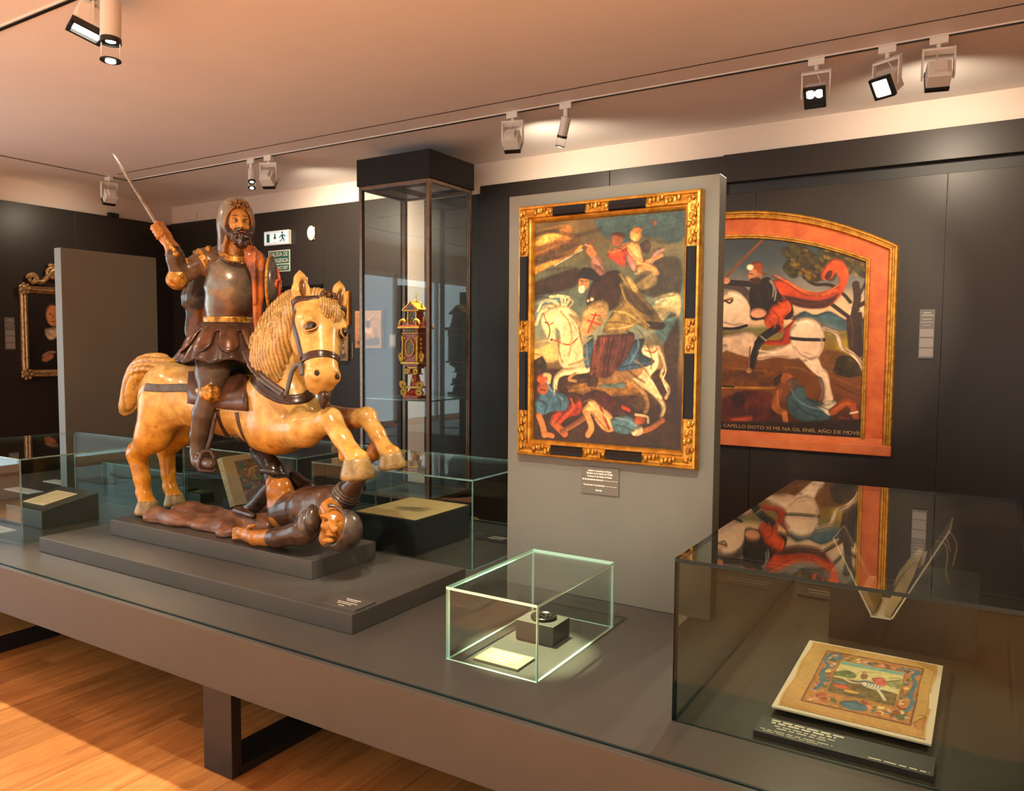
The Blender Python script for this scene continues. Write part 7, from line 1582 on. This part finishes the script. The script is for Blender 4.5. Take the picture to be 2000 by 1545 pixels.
def wall_bits():
    Yw = 5.9745
    # exit light
    t = thing('exit_sign', 'white lit exit sign with an arrow and a running figure', 'sign', (-6.67, Yw, 2.69)); GR = mat('exit_green', (.008, .13, .085), .4)
    MB().box(-6.868, -6.482, Yw-.045, Yw-.0005, 2.690, 2.846).build('housing', WHITEM, t, bevel=.006)
    MB().box(-6.856, -6.494, Yw-.048, Yw-.045, 2.702, 2.834).build('face', mat('exit_face', (.75, .78, .80), .4, emit=((.75, .85, .95), .45)), t)
    f = Yw-.0492
    def flat(pts, nm): m = MB(); m.prism(pts, (0, f, 0), (1, 0, 0), (0, 0, 1), (0, .0008, 0)); m.build(nm, GR, t)
    flat([(-6.820, 2.722), (-6.772, 2.722), (-6.772, 2.812), (-6.820, 2.812)], 'door_mark'); flat([(-6.698, 2.81), (-6.678, 2.81), (-6.678, 2.775), (-6.662, 2.775), (-6.688, 2.745), (-6.714, 2.775), (-6.698, 2.775)], 'arrow_mark')
    for pts in ([(-6.590, 2.795), (-6.566, 2.800), (-6.556, 2.766), (-6.580, 2.758)], [(-6.566, 2.800), (-6.538, 2.790), (-6.520, 2.776), (-6.526, 2.768), (-6.545, 2.778), (-6.566, 2.786)], [(-6.590, 2.795), (-6.612, 2.782), (-6.622, 2.760), (-6.613, 2.756), (-6.602, 2.774), (-6.586, 2.780)], [(-6.580, 2.760), (-6.556, 2.766), (-6.538, 2.744), (-6.545, 2.716), (-6.556, 2.718), (-6.552, 2.740), (-6.566, 2.750)], [(-6.580, 2.760), (-6.566, 2.752), (-6.584, 2.730), (-6.616, 2.722), (-6.618, 2.731), (-6.592, 2.740)]): flat(pts, 'runner_mark')
    flat([(-6.574+.013*math.cos(q), 2.815+.013*math.sin(q)) for q in np.linspace(0, 2*math.pi, 14, endpoint=False)], 'runner_mark')
    for z in (2.712, 2.824): flat([(-6.85, z-.0012), (-6.50, z-.0012), (-6.50, z+.0012), (-6.85, z+.0012)], 'rule_mark')
    # emergency exit board
    t = thing('exit_board', 'green emergency exit board with white capitals below the exit light', 'sign', (-6.675, Yw, 2.41)); GB2 = mat('board_green', (.006, .10, .065), .45); WL = mat('board_white', (.62, .60, .52), .5)
    MB().box(-6.843, -6.506, Yw-.006, Yw-.0005, 2.406, 2.638).build('board', WL, t)
    MB().box(-6.828, -6.520, Yw-.0072, Yw-.006, 2.492, 2.626).build('upper_field', GB2, t); MB().box(-6.828, -6.520, Yw-.0072, Yw-.006, 2.416, 2.480).build('lower_field', GB2, t)
    for s_, z, sz, wd in (('SALIDA DE', 2.572, .066, .275), ('EMERGENCIA', 2.505, .066, .285), ('EMERGENCY EXIT', 2.430, .052, .280)): letter(s_, (-6.674, Yw-.0078, z), (1, 0, 0), (0, 0, 1), sz, WL, t, wd, 'CENTER', .0012)
    # detector
    t = thing('motion_detector', 'small white rounded detector on the wall right of the exit sign', 'detector', (-6.165, Yw, 2.71)); m = MB(); m.ball((-6.165, Yw-.022, 2.785), (.052, .034, .078), 16, 12); m.build('housing', WHITEM, t, smooth=True); MB().box(-6.200, -6.130, Yw-.010, Yw-.0005, 2.72, 2.85).build('base', WHITEM, t, bevel=.004)
    # small pictures
    def small(label, x0, x1, z0, z1, cols, th=.035, relief=False, frame=None):
        t = thing('icon_panel', label, 'picture', ((x0+x1)/2, Yw, z0)); MB().box(x0, x1, Yw-th, Yw-.0005, z0, z1).build('panel', mat('panel_'+label[:12].replace(' ', '_'), cols[0], .4, vary=.25, scale=12, metal=.3 if relief else 0), t, bevel=.004)
        C = Canvas(46, 60, lambda x, y: (x, y)); base = tuple(int(255*(c**(1/2.2))) for c in cols[0]); C.wash([(0, base), (1, base)]); C.blot(8, .25); dk = tuple(int(c*.55) for c in base); lt = tuple(min(255, int(c*1.25)) for c in base)
        C.poly([(.15, .75), (.9, .72), (.9, .95), (.12, .95)], dk, None, .4, 2); C.oval((.5, .5), .2, .12, lt, None, .3, .2); C.oval((.5, .34), .10, .14, cols[1], None, .3); C.oval((.5, .18), .05, .06, lt, None, .2); C.line([(.35, .55), (.28, .72)], .06, lt); C.line([(.65, .55), (.72, .72)], .06, lt); C.line([(.55, .30), (.75, .12)], .03, dk)
        C.mesh('picture', OIL, lambda u, v: np.stack([x0+.02+u*(x1-x0-.04), np.full_like(u, Yw-th-.0015), z1-.02-v*(z1-z0-.04)], 1), t)
        if relief:
            m = MB(); r = random.Random(2)
            for i in range(26): m.ball((x0+.06+r.random()*(x1-x0-.12), Yw-th, z0+.05+r.random()*(z1-z0-.1)), (.022, .012, .025), 8, 5)
            m.build('relief', MATS['panel_'+label[:12].replace(' ', '_')], t, smooth=True)
    small('orange painted panel right of the horse ear', -5.90, -5.632, 1.81, 2.16, ((.55, .20, .015), (60, 90, 50)))
    small('embossed metal plaque below the orange panel', -5.89, -5.648, 1.445, 1.725, ((.28, .17, .08), (120, 90, 50)), .03, True)
    small('orange icon seen through the tall showcase', -5.53, -5.18, 1.58, 1.955, ((.46, .20, .06), (80, 46, 24)), .05)
    t = thing('picture_label', 'small pale label right of the icon behind the showcase', 'label', (-5.06, Yw, 1.6)); MB().box(-5.115, -5.03, Yw-.006, Yw-.0005, 1.59, 1.72).build('plate', mat('pale_plate', (.24, .19, .16), .5), t); lines(t, (-5.115, Yw-.006, 1.59), (.085, 0, 0), (0, 0, .13), (0, -1, 0), [(.2, .8, .85-.12*i, .04) for i in range(6)])
    t = thing('picture_label', 'narrow strip label at the edge of the showcase', 'label', (-5.605, Yw, 1.46)); MB().box(-5.615, -5.595, Yw-.006, Yw-.0005, 1.455, 1.64).build('plate', mat('strip_plate', (.10, .085, .07), .5), t); MB().box(-5.612, -5.598, Yw-.008, Yw-.006, 1.46, 1.475).build('dot', BLACKM, t)
    # red panel in a black frame, white card above
    t = thing('red_panel', 'red picture in a black frame hidden behind the horse head', 'picture', (-6.4, Yw, 1.75)); MB().box(-6.72, -6.02, Yw-.03, Yw-.0005, 1.72, 2.245).build('frame', EBONY, t, bevel=.004); MB().box(-6.68, -6.06, Yw-.033, Yw-.030, 1.76, 2.175).build('field', mat('crimson_field', (.42, .012, .010), .5), t)
    o = MB().box(-6.42, -6.245, Yw-.006, Yw-.0005, 2.255, 2.33).build('wall_card', mat('cream_card', (.72, .63, .45), .5)); tag(o, 'small cream card on the wall between the horse ears', 'card')
    # little camera on the ledge of the left wall
    t = thing('ledge_camera', 'small black camera on the ledge of the left wall', 'camera', (X0+.02, 5.25, 3.046)); MB().box(X0+.002, X0+.044, 5.19, 5.31, 3.0455, 3.09).build('body', BLACKM, t, bevel=.004); MB().lathe([(.014, 0), (.014, .02), (.008, .021)], (X0+.044, 5.25, 3.068), (1, 0, 0), 12).build('camera_lens', BLACKM, t)
wall_bits()
